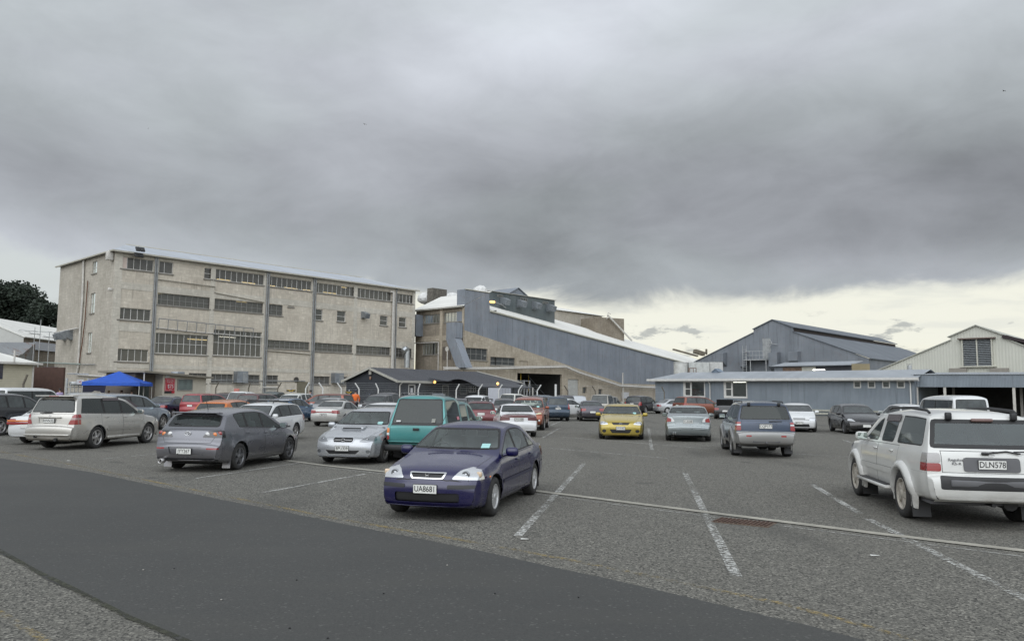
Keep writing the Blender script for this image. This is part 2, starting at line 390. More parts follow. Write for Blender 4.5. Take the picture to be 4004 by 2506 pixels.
class Shell:
    SP = [(0,.92),(.06,.955),(.2,.985),(.42,1.),(.62,1.),(.80,.985),(.92,.962),(1,.935)]
    def __init__(s, P):
        s.P = P; s.W = P['W']/2; s.wb = P['wb']; s.xF = P['wb']/2+P['foh']; s.xR = -(P['wb']/2+P['roh'])
        s.prof = resample(chaikin(P['prof'], 2), P.get('step', .075))
        s.belt = sorted(P['belt']); W = s.W; xF, xR = s.xF, s.xR
        s.plan = sorted(P.get('plan') or [(xR, .86), (xR+.12, .93), (xR+.5, .985), (xR+1.1, 1.), (xF-1.2, 1.), (xF-.55, .975), (xF-.15, .91), (xF, .84)])
        g = P.get('gc', .21)
        s.bot = sorted(P.get('bot') or [(xR, g+.10), (xR+.35, g+.03), (xR+.7, g), (xF-.7, g), (xF-.35, g+.0), (xF, g+.04)])
        s.arch = P.get('arch', P['rw']+.055); s.wc = [(P['wb']/2, P['rw']), (-P['wb']/2, P['rw'])]
        s.tum = P.get('tumble', .42); s.c1 = .05; s.c2 = P.get('c2', .065)
        s.make()
    def top(s, x):
        """height of the centre line above x"""
        z = 0
        for (a, za), (b, zb) in zip(s.prof, s.prof[1:]):
            if min(a, b)-1e-9 <= x <= max(a, b)+1e-9: z = max(z, za if abs(a-b) < 1e-6 else za+(zb-za)*(x-a)/(b-a))
        return z
    def side(s, x, z):
        b = interp(s.belt, x); zb = interp(s.bot, x); w = s.W*sinterp(s.plan, x)
        y = w*interp(s.SP, (z-zb)/(b-zb))
        if z > b: y -= s.tum*(z-b)
        fl = s.P.get('flare', .012)
        for cx, cz in s.wc:
            d = sqrt((x-cx)**2+(z-cz)**2)-s.arch
            if -.06 < d < .14: y += fl*(1-max(0, d)/.14)
        return y
    def bow(s, x, y):
        P = s.P
        if x > .2: return -P.get('bowF', .2)*((x-.2)/(s.xF-.2))**1.6*(abs(y)/s.W)**2.4
        if x < -.2: return P.get('bowR', .12)*((-x-.2)/(-s.xR-.2))**1.6*(abs(y)/s.W)**2.4
        return 0
    def make(s):
        NS, NU, NT = 12, 6, 9; grid = []
        for x, zt in s.prof:
            b = interp(s.belt, x); zb = min(interp(s.bot, x), zt-.012)
            c1 = min(s.c1, (zt-zb)*.5)
            ze1 = max(zb+.004, min(b, zt-c1)); ze2 = max(ze1, zt-s.c2) if zt-c1 > b else ze1
            row = [(0, zb)]; y0 = s.side(x, zb); row += [(y0*.45, zb), (y0*.92, zb)]
            for k in range(NS+1):
                z = zb+(ze1-zb)*k/NS; row.append((s.side(x, z), z))
            ye = row[-1][1-1]
            for k in range(1, NU+1):
                z = ze1+(ze2-ze1)*k/NU; y = s.side(x, z); row.append((y if ze2-ze1 > 1e-4 else ye-.0005*k, z))
            y2 = row[-1][0]
            for k in range(1, NT+1):
                y = y2*cos(k/NT*pi/2) if k < NT else 0.
                row.append((y, ze2+(zt-ze2)*(1-(y/y2)**3.)))
            grid.append([(x+s.bow(x, y), y, z) for y, z in row])
        bm = bmesh.new(); R1 = len(grid[0]); vr = []; vl = []
        for row in grid:
            a = [bm.verts.new(p) for p in row]
            l = [a[i] if i in (0, R1-1) else bm.verts.new((p[0], -p[1], p[2])) for i, p in enumerate(row)]
            vr.append(a); vl.append(l)
        for i in range(len(grid)-1):
            for j in range(R1-1):
                for V, fl in ((vr, 0), (vl, 1)):
                    q = [V[i][j], V[i][j+1], V[i+1][j+1], V[i+1][j]]
                    if fl: q.reverse()
                    try: bm.faces.new(q)
                    except ValueError: pass
        bmesh.ops.remove_doubles(bm, verts=bm.verts, dist=.0008)
        bmesh.ops.recalc_face_normals(bm, faces=bm.faces); bm.normal_update()
        s.bvh = BVHTree.FromBMesh(bm); s.done = []
        # the shell becomes a soup of faces: [ [(point, normal)...], face normal, centre, material ]
        s.faces = [Face([(v.co.copy(), v.normal.copy()) for v in f.verts], f.normal.copy()) for f in bm.faces]
        bm.free()
    def hit(s, o, d):
        r = s.bvh.ray_cast(Vector(o), Vector(d)); return r[0]
    def front(s, y, z): h = s.hit((9, y, z), (-1, 0, 0)); return h.x if h else s.xF
    def rear(s, y, z): h = s.hit((-9, y, z), (1, 0, 0)); return h.x if h else s.xR
    def split(s, faces, a0, a1, p, nrm):
        """cut faces by the line through p with normal nrm in the plane of axes a0, a1"""
        out = []
        for f in faces:
            d = [(v[0][a0]-p[0])*nrm[0]+(v[0][a1]-p[1])*nrm[1] for v in f.v]
            if max(d) < 1e-5 or min(d) > -1e-5: out.append(f); continue
            A = []; B = []; n = len(f.v)
            for i in range(n):
                v, w_, dv, dw = f.v[i], f.v[(i+1) % n], d[i], d[(i+1) % n]
                if dv >= 0: A.append(v)
                if dv <= 0: B.append(v)
                if (dv > 0) != (dw > 0) and dv != 0 and dw != 0:
                    t = dv/(dv-dw); q = (v[0].lerp(w_[0], t), v[1].lerp(w_[1], t)); A.append(q); B.append(q)
            g = Face(B, f.n, f.m) if len(B) > 2 else None
            if len(A) > 2: f.v = A; f.cen(); out.append(f)
            elif g: f.v = g.v; f.cen(); g = None; out.append(f)
            if g: s.faces.append(g); out.append(g)
        return out
    def cut(s, view, poly, sgn=0, xr=None, filt=None):
        """cut the outline into the shell, return the faces inside it"""
        A = {'S': (0, 2), 'F': (1, 2), 'R': (1, 2), 'T': (0, 1)}[view]
        us = [p[0] for p in poly]; vs = [p[1] for p in poly]; u0, u1, v0, v1 = min(us)-.002, max(us)+.002, min(vs)-.002, max(vs)+.002
        a, b = A; sel = []
        for f in s.faces:
            c, n = f.c, f.n
            if not (u0-.2 < c[a] < u1+.2 and v0-.2 < c[b] < v1+.2): continue
            if view == 'S' and (c.y*sgn < .12 or n.y*sgn < (.02 if filt == 'arch' else .25)): continue
            if view == 'F' and n.x < (.04 if filt == 'wrap' else .12): continue
            if view == 'R' and n.x > (-.04 if filt == 'wrap' else -.12): continue
            if view in 'FR' and filt != 'wrap' and abs(n.y) > .78: continue
            if view == 'T' and n.z < .3: continue
            if xr and not (xr[0] < c.x < xr[1]): continue
            cu = [v[0][a] for v in f.v]; cw = [v[0][b] for v in f.v]
            if max(cu) < u0 or min(cu) > u1 or max(cw) < v0 or min(cw) > v1: continue
            sel.append(f)
        for i in range(len(poly)):
            p, q = poly[i-1], poly[i]; dx, dy = q[0]-p[0], q[1]-p[1]; L = sqrt(dx*dx+dy*dy)
            if L < 1e-4: continue
            sel = s.split(sel, a, b, p, (-dy/L, dx/L))
        return [f for f in sel if inpoly((f.c[a], f.c[b]), poly)]
    def drop(s, faces):
        k = {id(f) for f in faces}; s.faces = [f for f in s.faces if id(f) not in k]
    def take(s, faces, name, mat, push=0.):
        """lift faces off the shell into a mesh of their own"""
        if not faces: return None
        vs, ns, fs = soup(faces, push); s.drop(faces)
        if name.endswith(('screen', 'window')):      # glass is nearly flat: steady its reflections
            av = Vector((0, 0, 0))
            for n in ns: av += n
            av.normalize(); ns = [(av*.8+n*.2).normalized() for n in ns]
        s.done.append((name, vs, ns, fs, mat)); return len(s.done)-1
    def mark(s, faces, mi=1):
        for f in faces: f.m = mi
class Face:
    __slots__ = ('v', 'n', 'c', 'm')
    def __init__(s, v, n, m=0): s.v = v; s.n = n; s.m = m; s.cen()
    def cen(s):
        c = Vector((0, 0, 0))
        for q in s.v: c += q[0]
        s.c = c/len(s.v)
def soup(faces, push=0.):
    vs = []; ns = []; fs = []; ix = {}
    for f in faces:
        q = []
        for co, n in f.v:
            k = (round(co.x, 4), round(co.y, 4), round(co.z, 4))
            if k not in ix: n = n.normalized(); ix[k] = len(vs); vs.append(co+n*push); ns.append(n)
            if ix[k] not in q: q.append(ix[k])
        if len(q) > 2: fs.append(q)
        else: fs.append(None)
    return vs, ns, [f for f in fs if f]
def mesh_n(name, vs, ns, fs, mi=None):
    me = bpy.data.meshes.new(name); me.from_pydata([tuple(v) for v in vs], [], fs)
    me.polygons.foreach_set('use_smooth', [True]*len(fs))
    if mi: me.polygons.foreach_set('material_index', mi)
    me.update(); me.normals_split_custom_set_from_vertices([tuple(n) for n in ns]); return me

_wheels = {}
def wheel_meshes(r, w, style):
    k = (round(r, 3), w, style)
    if k in _wheels: return _wheels[k]
    rr = r*{'thin': .74, 'five': .66, 'ten': .70, 'cap': .63, 'six': .60, 'steel': .6}[style.split('_')[0]]
    t = MB(); h = w/2
    t.lathe([(-h+.02, rr*.98), (-h, rr*1.05), (-h-.006, (r+rr)/2), (-h+.012, r*.965), (-h+.035, r*.995), (-h*.3, r), (h*.3, r), (h-.035, r*.995), (h-.012, r*.965), (h+.006, (r+rr)/2), (h, rr*1.05), (h-.02, rr*.98)], (0,0,0), 'Y', 28)
    rim = MB()
    rim.lathe([(h-.022, rr*1.0), (h-.004, rr*1.02), (h-.004, rr*.955), (h-.03, rr*.90), (-h+.03, rr*.86)], (0,0,0), 'Y', 28, 0)
    rim.lathe([(h-.075, .0), (h-.075, rr*.9)], (0,0,0), 'Y', 16, 1)
    st = style.split('_')[0]; ns = {'five': 5, 'ten': 10, 'cap': 9, 'six': 6, 'thin': 5, 'steel': 8}[st]
    wd0, wd1 = {'five': (.30, .25), 'ten': (.10, .085), 'cap': (.24, .30), 'six': (.36, .34), 'thin': (.22, .16), 'steel': (.34, .34)}[st]
    for i in range(ns):
        a = 2*pi*i/ns+.3; c, sn = cos(a), sin(a)
        def pt(rad, off, y): return (rad*c-off*sn, y, rad*sn+off*c)
        a0, a1 = rr*wd0/2*1.2, rr*wd1/2*1.2; r0, r1 = rr*.16, rr*.93; y0, y1 = h-.012, h-.022
        rim.add([pt(r0, -a0, y0), pt(r0, a0, y0), pt(r1, a1, y1), pt(r1, -a1, y1), pt(r0, -a0*1.2, y0-.045), pt(r0, a0*1.2, y0-.045), pt(r1, a1*1.2, y1-.045), pt(r1, -a1*1.2, y1-.045)],
                [(0,1,2,3), (0,4,5,1), (1,5,6,2), (2,6,7,3), (3,7,4,0)], 0)
    rim.lathe([(h-.012, rr*.27), (h+.0, rr*.22), (h+.002, rr*.1), (h+.002, 0)], (0,0,0), 'Y', 16, 0)
    _wheels[k] = (t.mesh('wheel'), rim.mesh('rim')); return _wheels[k]

def car(P, detail=2):
    """builds one vehicle around its own origin (middle of the wheelbase, on the ground, nose to +x); returns its Empty"""
    S = Shell(P); root = empty(P['name']); col = P['paint']; near = detail >= 2
    W, xF, xR, rw, wb = S.W, S.xF, S.xR, P['rw'], P['wb']
    gl, glr = P.get('glass', GL_CLEAR if near else GL_DARK), P.get('glass_rear', None)
    glr = glr or gl; zc, zh = P['cowl'][1], P['head'][1]; xc, xh = P['cowl'][0], P['head'][0]
    subs = []
    def add(name, faces, mat, push=0., sub=None):
        i = S.take(faces, name, mat, push)
        if i is not None: subs.append((i, sub))
        return i
    # wheel arches
    for sg in (1, -1):
        for cx, cz in S.wc:
            k = 20; circ = [(cx+S.arch*cos(2*pi*i/k), cz+S.arch*sin(2*pi*i/k)) for i in range(k)]
            f = S.cut('S', circ, sg, filt='arch'); S.drop([q for q in f if abs(q.c.y) > W*.55])
    # windscreen, rear window
    def scr(xa, za, xb, zb2, m=.075):
        ya, yb = S.side(xa, interp(S.belt, xa))-m, S.side(xb, max(interp(S.belt, xb), S.top(xb)-S.c2))-m
        return [(-ya, za), (ya, za), (yb, zb2), (-yb, zb2)]
    p = rnd(scr(xc-.03, zc+.015, xh, zh-.035, .045), .06); xr = (xh-.5, xc+.25)
    S.mark(S.cut('F', p, xr=xr), 1)
    add('windscreen', S.cut('F', inset(p, .03), xr=xr), gl)
    if P.get('rear'):
        (xa, za), (xb, zb2) = P['rear']
        p = rnd(scr(xa, za, xb, zb2, P.get('rwm', .07)), .06); xr = (min(xa, xb)-.35, max(xa, xb)+.3)
        S.mark(S.cut('R', p, xr=xr), 1)
        add('rear_window', S.cut('R', inset(p, P.get('rwi', .03)), xr=xr), glr)
    # side windows
    if P.get('dlo'):
        xrb, xrt = P['dlo']; pts = []; x = xc+.05
        xs = [xc+.05-i*.06 for i in range(int((xc+.05-xR)/.06))]
        up = [(x, S.top(min(x+P.get('apillar', .13), xc+.3))-S.c2-.03) for x in xs]
        up = [(x, min(z, P['H']-S.c2-P.get('dtop', .045))) for x, z in up if z > interp(S.belt, x)+.03 and x > xrt]
        if P.get('droof'): up = [(x, min(z, S.top(x-P['droof'])-S.c2-.03)) for x, z in up]
        up = [(x, z) for x, z in up if z > interp(S.belt, x)+.03]
        x0 = up[0][0]
        poly = [(x0+.04, interp(S.belt, x0)+.015)]+up+[(xrt, up[-1][1]-P.get('dlotop', .0)), (xrb, interp(S.belt, xrb)+.02)]
        cuts = P.get('pillars', [-.1]); lim = [(99, -99)]
        for sg in (1, -1):
            bp = P.get('body_pillars')
            if not bp: S.mark(S.cut('S', poly, sg), 1)
            edges = [9.]+list(cuts)+[-9.]
            for i, (a, b) in enumerate(zip(edges, edges[1:])):
                q = clip(clip(poly, 0, b+(.035 if b > -8 else 0), True), 0, a-(.035 if a < 8 else 0), False)
                if len(q) < 3: continue
                if bp: q = clip(clip(q, 0, b+.07 if b > -8 else -9, True), 0, a-.07 if a < 8 else 9, False); q = rnd(inset(q, .015), .07); S.mark(S.cut('S', q, sg), 1)
                q = inset(q, .022)
                add('side_window', S.cut('S', q if bp else rnd(q, .03), sg), glr if (i >= P.get('dark_from', 9)) else gl)
    # lamps
    for nm, view, q, mt in P.get('lamps', []):
        for sg in (1, -1):
            qq = [(a*sg, b) for a, b in q]
            xr = (S.xF-P.get('wrapF', .42), 9) if view == 'F' else (-9, S.xR+P.get('wrapR', .34))
            add(nm, S.cut(view, rnd(qq, P.get('lr', .03)), xr=xr, filt='wrap'), mt, .004)
    for nm, view, q, mt, *push in P.get('panels', []):
        pz = push[0] if push else .003
        sgs = (1, -1) if view == 'S' else (1,)
        for sg in sgs:
            xr = None if view in 'ST' else ((S.xF-1.0, 9) if view == 'F' else (-9, S.xR+.9))
            add(nm, S.cut(view, q, sg, xr=xr), mt, pz)
    # bumpers
    zb_f, zb_r = P.get('bump', (.52, .55)); bmat = P.get('bumper_mat', col)
    for nm, x0, zb0, sg in (('front_bumper', wb/2+S.arch+.012, zb_f, 1), ('rear_bumper', -wb/2-S.arch-.012, zb_r, -1)):
        fs = [f for f in S.faces if f.c.x*sg > x0*sg-.25]
        fs = S.split(fs, 0, 2, (0, zb0), (0, 1)); fs = S.split(fs, 0, 2, (x0, 0), (1, 0))
        fs = [f for f in fs if f.c.x*sg > x0*sg and f.c.z < zb0 and f.m == 0]
        if near:
            # shadow gap above the bumper
            add(nm, fs, bmat, .006)
        else: add(nm, fs, bmat, .003)
    # doors with gaps, only where they can be seen
    if near and P.get('doors'):
        for sg in (1, -1):
            for q in P['doors']:
                f = S.cut('S', q, sg); f = [a for a in f if a.m == 0]; S.mark(f, 1)
                f = S.cut('S', inset(q, .008), sg); f = [a for a in f if a.c.z < interp(S.belt, a.c.x)+.012]
                add('door', f, col)
    for nm, view, q in P.get('lids', []) if near else []:
        xr = None if view == 'T' else ((S.xF-1.0, 9) if view == 'F' else (-9, S.xR+.9))
        f = [a for a in S.cut(view, q, xr=xr) if a.m == 0]; S.mark(f, 1)
        f = [a for a in S.cut(view, inset(q, .008), xr=xr)]
        f = [a for a in f]
        add(nm, f, col)
    if P.get('skirt'):
        zs, sm = P['skirt']; S.mark([f for f in S.faces if f.c.z < zs and f.m == 0], 2)
    # body
    vs, ns, fs, mi = [], [], [], []
    for m_ in (0, 1, 2):
        v, n, f = soup([q for q in S.faces if q.m == m_]); o = len(vs); vs += v; ns += n; fs += [[i+o for i in q] for q in f]; mi += [m_]*len(f)
    body = link('body', mesh_n('body', vs, ns, fs, mi), root, [col, RUBBER, P['skirt'][1] if P.get('skirt') else BLACK])
    objs = {}
    for i, sub in subs:
        nm, v, n, f, mt = S.done[i]; o = link(nm, mesh_n(nm, v, n, f), root, mt); objs.setdefault(nm, []).append(o)
    # underbody with wheel wells
    u = MB(); g = P.get('gc', .21)
    u.box(xR+.35, -W*.60, g-.02, xF-.3, W*.60, g+.10)
    u.box(-wb/2+S.arch, -W*.86, g+.01, wb/2-S.arch, W*.86, g+.05)
    for cx, cz in S.wc:
        for sg in (1, -1):
            k = 12; y0, y1 = sg*W*.56, sg*(W*.90)
            for i in range(k):
                a, b = pi*i/k, pi*(i+1)/k; r = S.arch+.004
                u.quad((cx+r*cos(a), y0, cz+r*sin(a)), (cx+r*cos(b), y0, cz+r*sin(b)), (cx+r*cos(b), y1, cz+r*sin(b)), (cx+r*cos(a), y1, cz+r*sin(a)))
            u.box(cx-S.arch, y0-.01, g, cx+S.arch, y0+.01, cz+S.arch)
    u.tube((wb/2, -W*.7, rw), (wb/2, W*.7, rw), .035); u.tube((-wb/2, -W*.7, rw), (-wb/2, W*.7, rw), .05)
    u.build('underbody', plain('underbody', (.012, .012, .012), .9, 0, .3), root)
    # wheels
    tw = P.get('tw', .20); tm, rm = wheel_meshes(rw, tw, P.get('rim', 'five'))
    ty = P.get('track', P['W']-.03)/2-tw/2
    for cx in (wb/2, -wb/2):
        for sg in (1, -1):
            t = link('wheel', tm, root); r = link('rim', rm, t)
            for o, ms in ((t, [TYRE]), (r, [P.get('rim_mat', ALLOY), BLACK])):
                if not o.data.materials:
                    for q in ms: o.data.materials.append(q)
                for i, q in enumerate(ms): o.material_slots[i].link = 'OBJECT'; o.material_slots[i].material = q
            t.location = (cx, sg*ty, rw); t.rotation_euler = (0, random.random()*6, 0 if sg > 0 else pi)
    # door mirrors
    mx = P.get('mirror', xc-.38); mz = interp(S.belt, mx)+.085; my = S.side(mx, interp(S.belt, mx))
    mmat = P.get('mirror_mat', col)
    for sg in (1, -1):
        b = MB(); b.rbox((mx, sg*(my+.125), mz), (.11, .21, .15), .05); b.tube((mx+.02, sg*(my-.03), mz-.06), (mx, sg*(my+.07), mz-.03), .025, 6)
        o = b.build('door_mirror', mmat, root)
        MB().add([(mx-.058, sg*(my+.04), mz-.052), (mx-.058, sg*(my+.21), mz-.052), (mx-.058, sg*(my+.205), mz+.055), (mx-.058, sg*(my+.045), mz+.055)], [(0,1,2,3)]).build('mirror_glass', MIRRORG, o)
    # number plates
    for key, sg in (('plate_f', 1), ('plate_r', -1)):
        if key not in P: continue
        txt, z, *xo = P[key]; x = (max(S.front(y, z+q) for y in (-.17, 0, .17) for q in (-.05, .05)) if sg > 0 else min(S.rear(y, z+q) for y in (-.17, 0, .17) for q in (-.05, .05)))+sg*.014; P['_px%d' % sg] = x
        b = MB(); b.rbox((x, 0, z), (.016, .374, .138), .012, mi=1); b.box(x-.004, -.178, z-.058, x+.0125 if sg > 0 else x+.004, .178, z+.058)
        b = MB(); b.rbox((x, 0, z), (.014, .376, .140), .006); o = b.build('number_plate', PLATE_T, root)
        e = .0085*sg; MB().quad((x+e, -.180*sg, z-.061), (x+e, .180*sg, z-.061), (x+e, .180*sg, z+.061), (x+e, -.180*sg, z+.061)).build('plate_face', PLATE_W, o)
        if txt: text(txt, .118, PLATE_T, (x+.0105*sg, 0, z-.002), (pi/2, 0, pi/2*sg), o, .84, 'plate_lettering')
    # door handles
    for hx in P.get('handles', []) if near else []:
        for sg in (1, -1):
            hz = interp(S.belt, hx)-.10
            MB().rbox((hx, sg*(S.side(hx, hz)+.012), hz), (.17, .03, .032), .014).build('door_handle', P.get('handle_mat', BLACK), root)
    # wipers
    if near:
        for yy in ((-.42, .02), (.08, .52)):
            b = MB(); 
            def ws(y, up): 
                x = xc-.01; t = up; return (x-(xc-xh)*t+S.bow(xc, y)+.02, y, zc+.03+(zh-zc)*t)
            b.path([ws(yy[0], -.02), ws(yy[0]+.06, .045), ws(yy[1], .02)], .009, 5); b.build('wiper', BLACK, root)
    # cabin
    if near:
        zs = P['belt'][len(P['belt'])//2][1]
        f = MB(); f.box(xR+.30, -W+.13, .33, xc+.1, W-.13, .37); f.rbox((xc-.22, 0, zs-.07), (.5, 2*W-.22, .20), .06)
        f.box(xc-.1, -W+.12, .36, xc+.3, W-.12, zs-.08)
        f.box(xR+.32, -W+.14, .36, P.get('rear_seat', -.75)-.25, W-.14, zs-.16)
        f.build('dashboard', CABIN, root)
        for sg in (1, -1):
            b = MB(); x = P.get('seat', .05)
            b.rbox((x+.12, sg*.37, .52), (.5, .5, .2), .07); b.rbox((x-.17, sg*.37, .84), (.14, .48, .58), .06, Matrix.Rotation(-.28, 3, 'Y'))
            b.rbox((x-.27, sg*.37, 1.17), (.10, .25, .18), .045, Matrix.Rotation(-.15, 3, 'Y')); b.build('seat', SEATC, root)
        b = MB(); x = P.get('rear_seat', -.75); b.rbox((x, 0, .52), (.5, 1.2, .2), .07); b.rbox((x-.28, 0, .82), (.16, 1.22, .54), .06, Matrix.Rotation(-.3, 3, 'Y'))
        for y in (-.36, .36): b.rbox((x-.38, y, 1.12), (.09, .24, .14), .04)
        b.build('rear_seat', SEATC, root)
        b = MB(); cx0 = Vector((xc-.52, -.37, zs+.0)); k = 16     # wheel on the right-hand side
        rot = Matrix.Rotation(-.45, 3, 'Y')
        pts = [cx0+rot @ Vector((0, .185*cos(2*pi*i/k), .185*sin(2*pi*i/k))) for i in range(k+1)]
        b.path(pts, .014, 6); b.tube(cx0, cx0+rot @ Vector((.2, 0, 0)), .05); b.tube(pts[0], pts[8], .02, 6); b.build('steering_wheel', CABIN, root)
    P['_S'] = S
    return root
def arch_trim(root, P, mat, w=.085, out=.035):
    S = P['_S']
    for cx, cz in S.wc:
        for sg in (1, -1):
            b = MB(); vs = []; k = 20
            for i in range(k+1):
                a = R(-18)+R(216)*i/k; r0, r1 = S.arch-.012, S.arch+w
                def p(r, dy): 
                    x, z = cx+r*cos(a), cz+r*sin(a); return (x, sg*(S.side(x, max(.2, z))+dy), z)
                m = p((r0+r1)/2, out)
                vs += [(p(r0, 0)[0], sg*(abs(p(r0, 0)[1])-.06), p(r0, 0)[2]), p(r0, out), m, p(r1, out*.7), p(r1+.012, -.006)]
            fs = []
            for i in range(k):
                for j in range(4):
                    q = [i*5+j, i*5+j+1, i*5+j+6, i*5+j+5]; fs.append(q if sg < 0 else q[::-1])
            b.add(vs, fs, 0, True); b.build('wheel_arch_trim', mat, root)
def copy_tree(o, parent=None):
    c = o.copy(); COL.objects.link(c); c.parent = parent
    for ch in list(o.children): copy_tree(ch, c)
    return c
def badge(root, P, y, z, sg, kind, s=.05):
    """small maker's marks, set on the bodywork"""
    x = (P['_S'].front(y, z) if sg > 0 else P['_S'].rear(y, z))+sg*.012
    b = MB(); k = 16
    ring = [(x, y+s*1.25*cos(2*pi*i/k), z+s*.8*sin(2*pi*i/k)) for i in range(k+1)]
    if kind in ('oval', 'wing', 'disc', 'ring3'):
        if kind == 'disc': ring = [(x, y+s*cos(2*pi*i/k), z+s*sin(2*pi*i/k)) for i in range(k+1)]
        b.path(ring, s*.13, 5)
        if kind == 'wing': b.path([(x, y-s*1.1, z+s*.25), (x, y-s*.4, z+s*.25), (x, y, z-s*.35), (x, y+s*.4, z+s*.25), (x, y+s*1.1, z+s*.25)], s*.11, 5)
        if kind == 'ring3': b.path([(x, y, z-s*.7), (x, y-s*.4, z+s*.2), (x, y+s*.4, z+s*.2), (x, y, z-s*.7)], s*.10, 5); b.path([(x, y-s*.8, z+s*.35), (x, y+s*.8, z+s*.35)], s*.1, 5)
    if kind == 'letter':
        b.path([(x, y-s*.75, z+s*.8), (x, y-s*.5, z-s*.8)], s*.17, 5); b.path([(x, y+s*.75, z+s*.8), (x, y+s*.5, z-s*.8)], s*.17, 5); b.path([(x, y-s*.6, z), (x, y+s*.6, z)], s*.15, 5)
    if kind == 'bar': b.path([(x, y-s*1.4, z), (x, y+s*1.4, z)], s*.16, 5); b.path(ring, s*.1, 5)
    if kind == 'star':
        for i in range(3): b.tube((x, y-s*.8+s*.8*i, z-s*.2+s*.5*(i % 2)), (x+.004, y-s*.8+s*.8*i, z-s*.2+s*.5*(i % 2)), s*.16, 6)
        b.path(ring, s*.13, 5)
    b.build('badge', CHROME, root)
# ---------------------------------------------------------------- the vehicles
def grille_dark(): return plain('grille_black', (.015, .015, .016), .45, 0, .3, 20)
GR = grille_dark()
def ell(cy, cz, ry, rz, k=14): return [(cy+ry*cos(2*pi*i/k), cz+rz*sin(2*pi*i/k)) for i in range(k)]
def doors2(belt, a, b, c, z0=.27, rear_arch=None):
    """front and rear door outlines below the belt: a front edge, b middle, c rear edge"""
    bb = lambda x: interp(sorted(belt), x)+.0
    f = [(b+.004, z0), (a-.06, z0), (a, z0+.12), (a, bb(a)), (b+.004, bb(b))]
    if rear_arch:
        cx, cz, r = rear_arch
        r_ = [(b-.004, bb(b)), (c, bb(c)), (c+.01, cz+r*.72), (cx+r*.80, cz+r*.60), (cx+r*1.0, cz+r*.2), (cx+r*1.0, z0), (b-.004, z0)]
    else: r_ = [(b-.004, bb(b)), (c, bb(c)), (c, z0), (b-.004, z0)]
    return [f, r_]

def spec_sedan(name, col, **k):
    P = dict(name=name, paint=col, W=1.695, wb=2.62, foh=.84, roh=.99, H=1.385, rw=.298, gc=.19,
        prof=[(2.05,.21),(2.12,.26),(2.15,.40),(2.155,.52),(2.10,.60),(2.07,.68),(1.95,.765),(1.6,.84),(1.2,.905),(1.04,.935),(.98,.955),(.22,1.32),(.05,1.355),(-.3,1.385),(-.75,1.375),(-1.05,1.325),(-1.65,1.02),(-1.78,.985),(-2.15,.965),(-2.24,.93),(-2.27,.75),(-2.30,.58),(-2.29,.40),(-2.22,.27)],
        belt=[(2.1,.70),(1.0,.835),(0,.87),(-1.2,.905),(-2.3,.905)], cowl=(.98,.955), head=(.22,1.32), rear=((-1.62,1.03),(-1.08,1.30)), dlo=(-1.42,-1.0), dlotop=.02, droof=.16,
        pillars=[-.12,-.98], handles=[-.02,-.98], plate_f=('',.47), plate_r=('',.62), bump=(.58,.60), rim='cap', rim_mat=HUBCAP,
        lamps=[('headlamp','F',[(.40,.60),(.83,.60),(.83,.72),(.74,.76),(.52,.735)],L_HEAD),('tail_lamp','R',[(.45,.70),(.85,.68),(.85,.86),(.45,.86)],L_RED)],
        panels=[('grille','F',rnd([(-.26,.62),(.26,.62),(.30,.705),(-.30,.705)],.02),GR),('air_intake','F',rnd([(-.50,.27),(.50,.27),(.46,.42),(-.46,.42)],.03),BLACK,-.01)])
    P['doors'] = doors2(P['belt'], 1.0, -.12, -1.12, .27, (-1.31, .30, .36)); P.update(k); return P
def spec_hatch(name, col, **k):
    P = dict(name=name, paint=col, W=1.755, wb=2.64, foh=.87, roh=.955, H=1.465, rw=.318, gc=.19,
        prof=[(2.08,.21),(2.16,.27),(2.19,.42),(2.17,.56),(2.10,.66),(1.95,.76),(1.6,.87),(1.25,.95),(1.12,.985),(.30,1.38),(.05,1.435),(-.4,1.465),(-1.0,1.445),(-1.45,1.395),(-1.74,1.35),(-1.78,1.30),(-1.80,1.28),(-2.06,1.0),(-2.13,.95),(-2.18,.80),(-2.20,.68),(-2.27,.63),(-2.28,.50),(-2.26,.36),(-2.18,.26)],
        belt=[(2.15,.72),(1.0,.88),(0,.93),(-1.2,.985),(-2.2,.99)], cowl=(1.12,.985), head=(.30,1.38), rear=((-2.04,1.03),(-1.80,1.285)), rwm=.10, dlo=(-1.30,-1.42), dlotop=.06,
        pillars=[-.12,-.93], handles=[-.05,-.98], plate_f=('',.42), plate_r=('',.50), bump=(.60,.665), rim='five', rim_mat=DALLOY,
        lamps=[('headlamp','F',[(.48,.62),(.86,.66),(.86,.78),(.60,.74)],L_HEAD),('tail_lamp','R',[(.40,.78),(.86,.78),(.86,.955),(.52,.955)],L_SMOKE)],
        panels=[('grille','F',rnd([(-.30,.58),(.30,.58),(.34,.66),(-.34,.66)],.02),GR),('air_intake','F',rnd([(-.45,.26),(.45,.26),(.40,.42),(-.40,.42)],.03),BLACK,-.01)])
    P['doors'] = doors2(P['belt'], 1.02, -.12, -1.13, .27, (-1.32, .32, .375)); P.update(k); return P
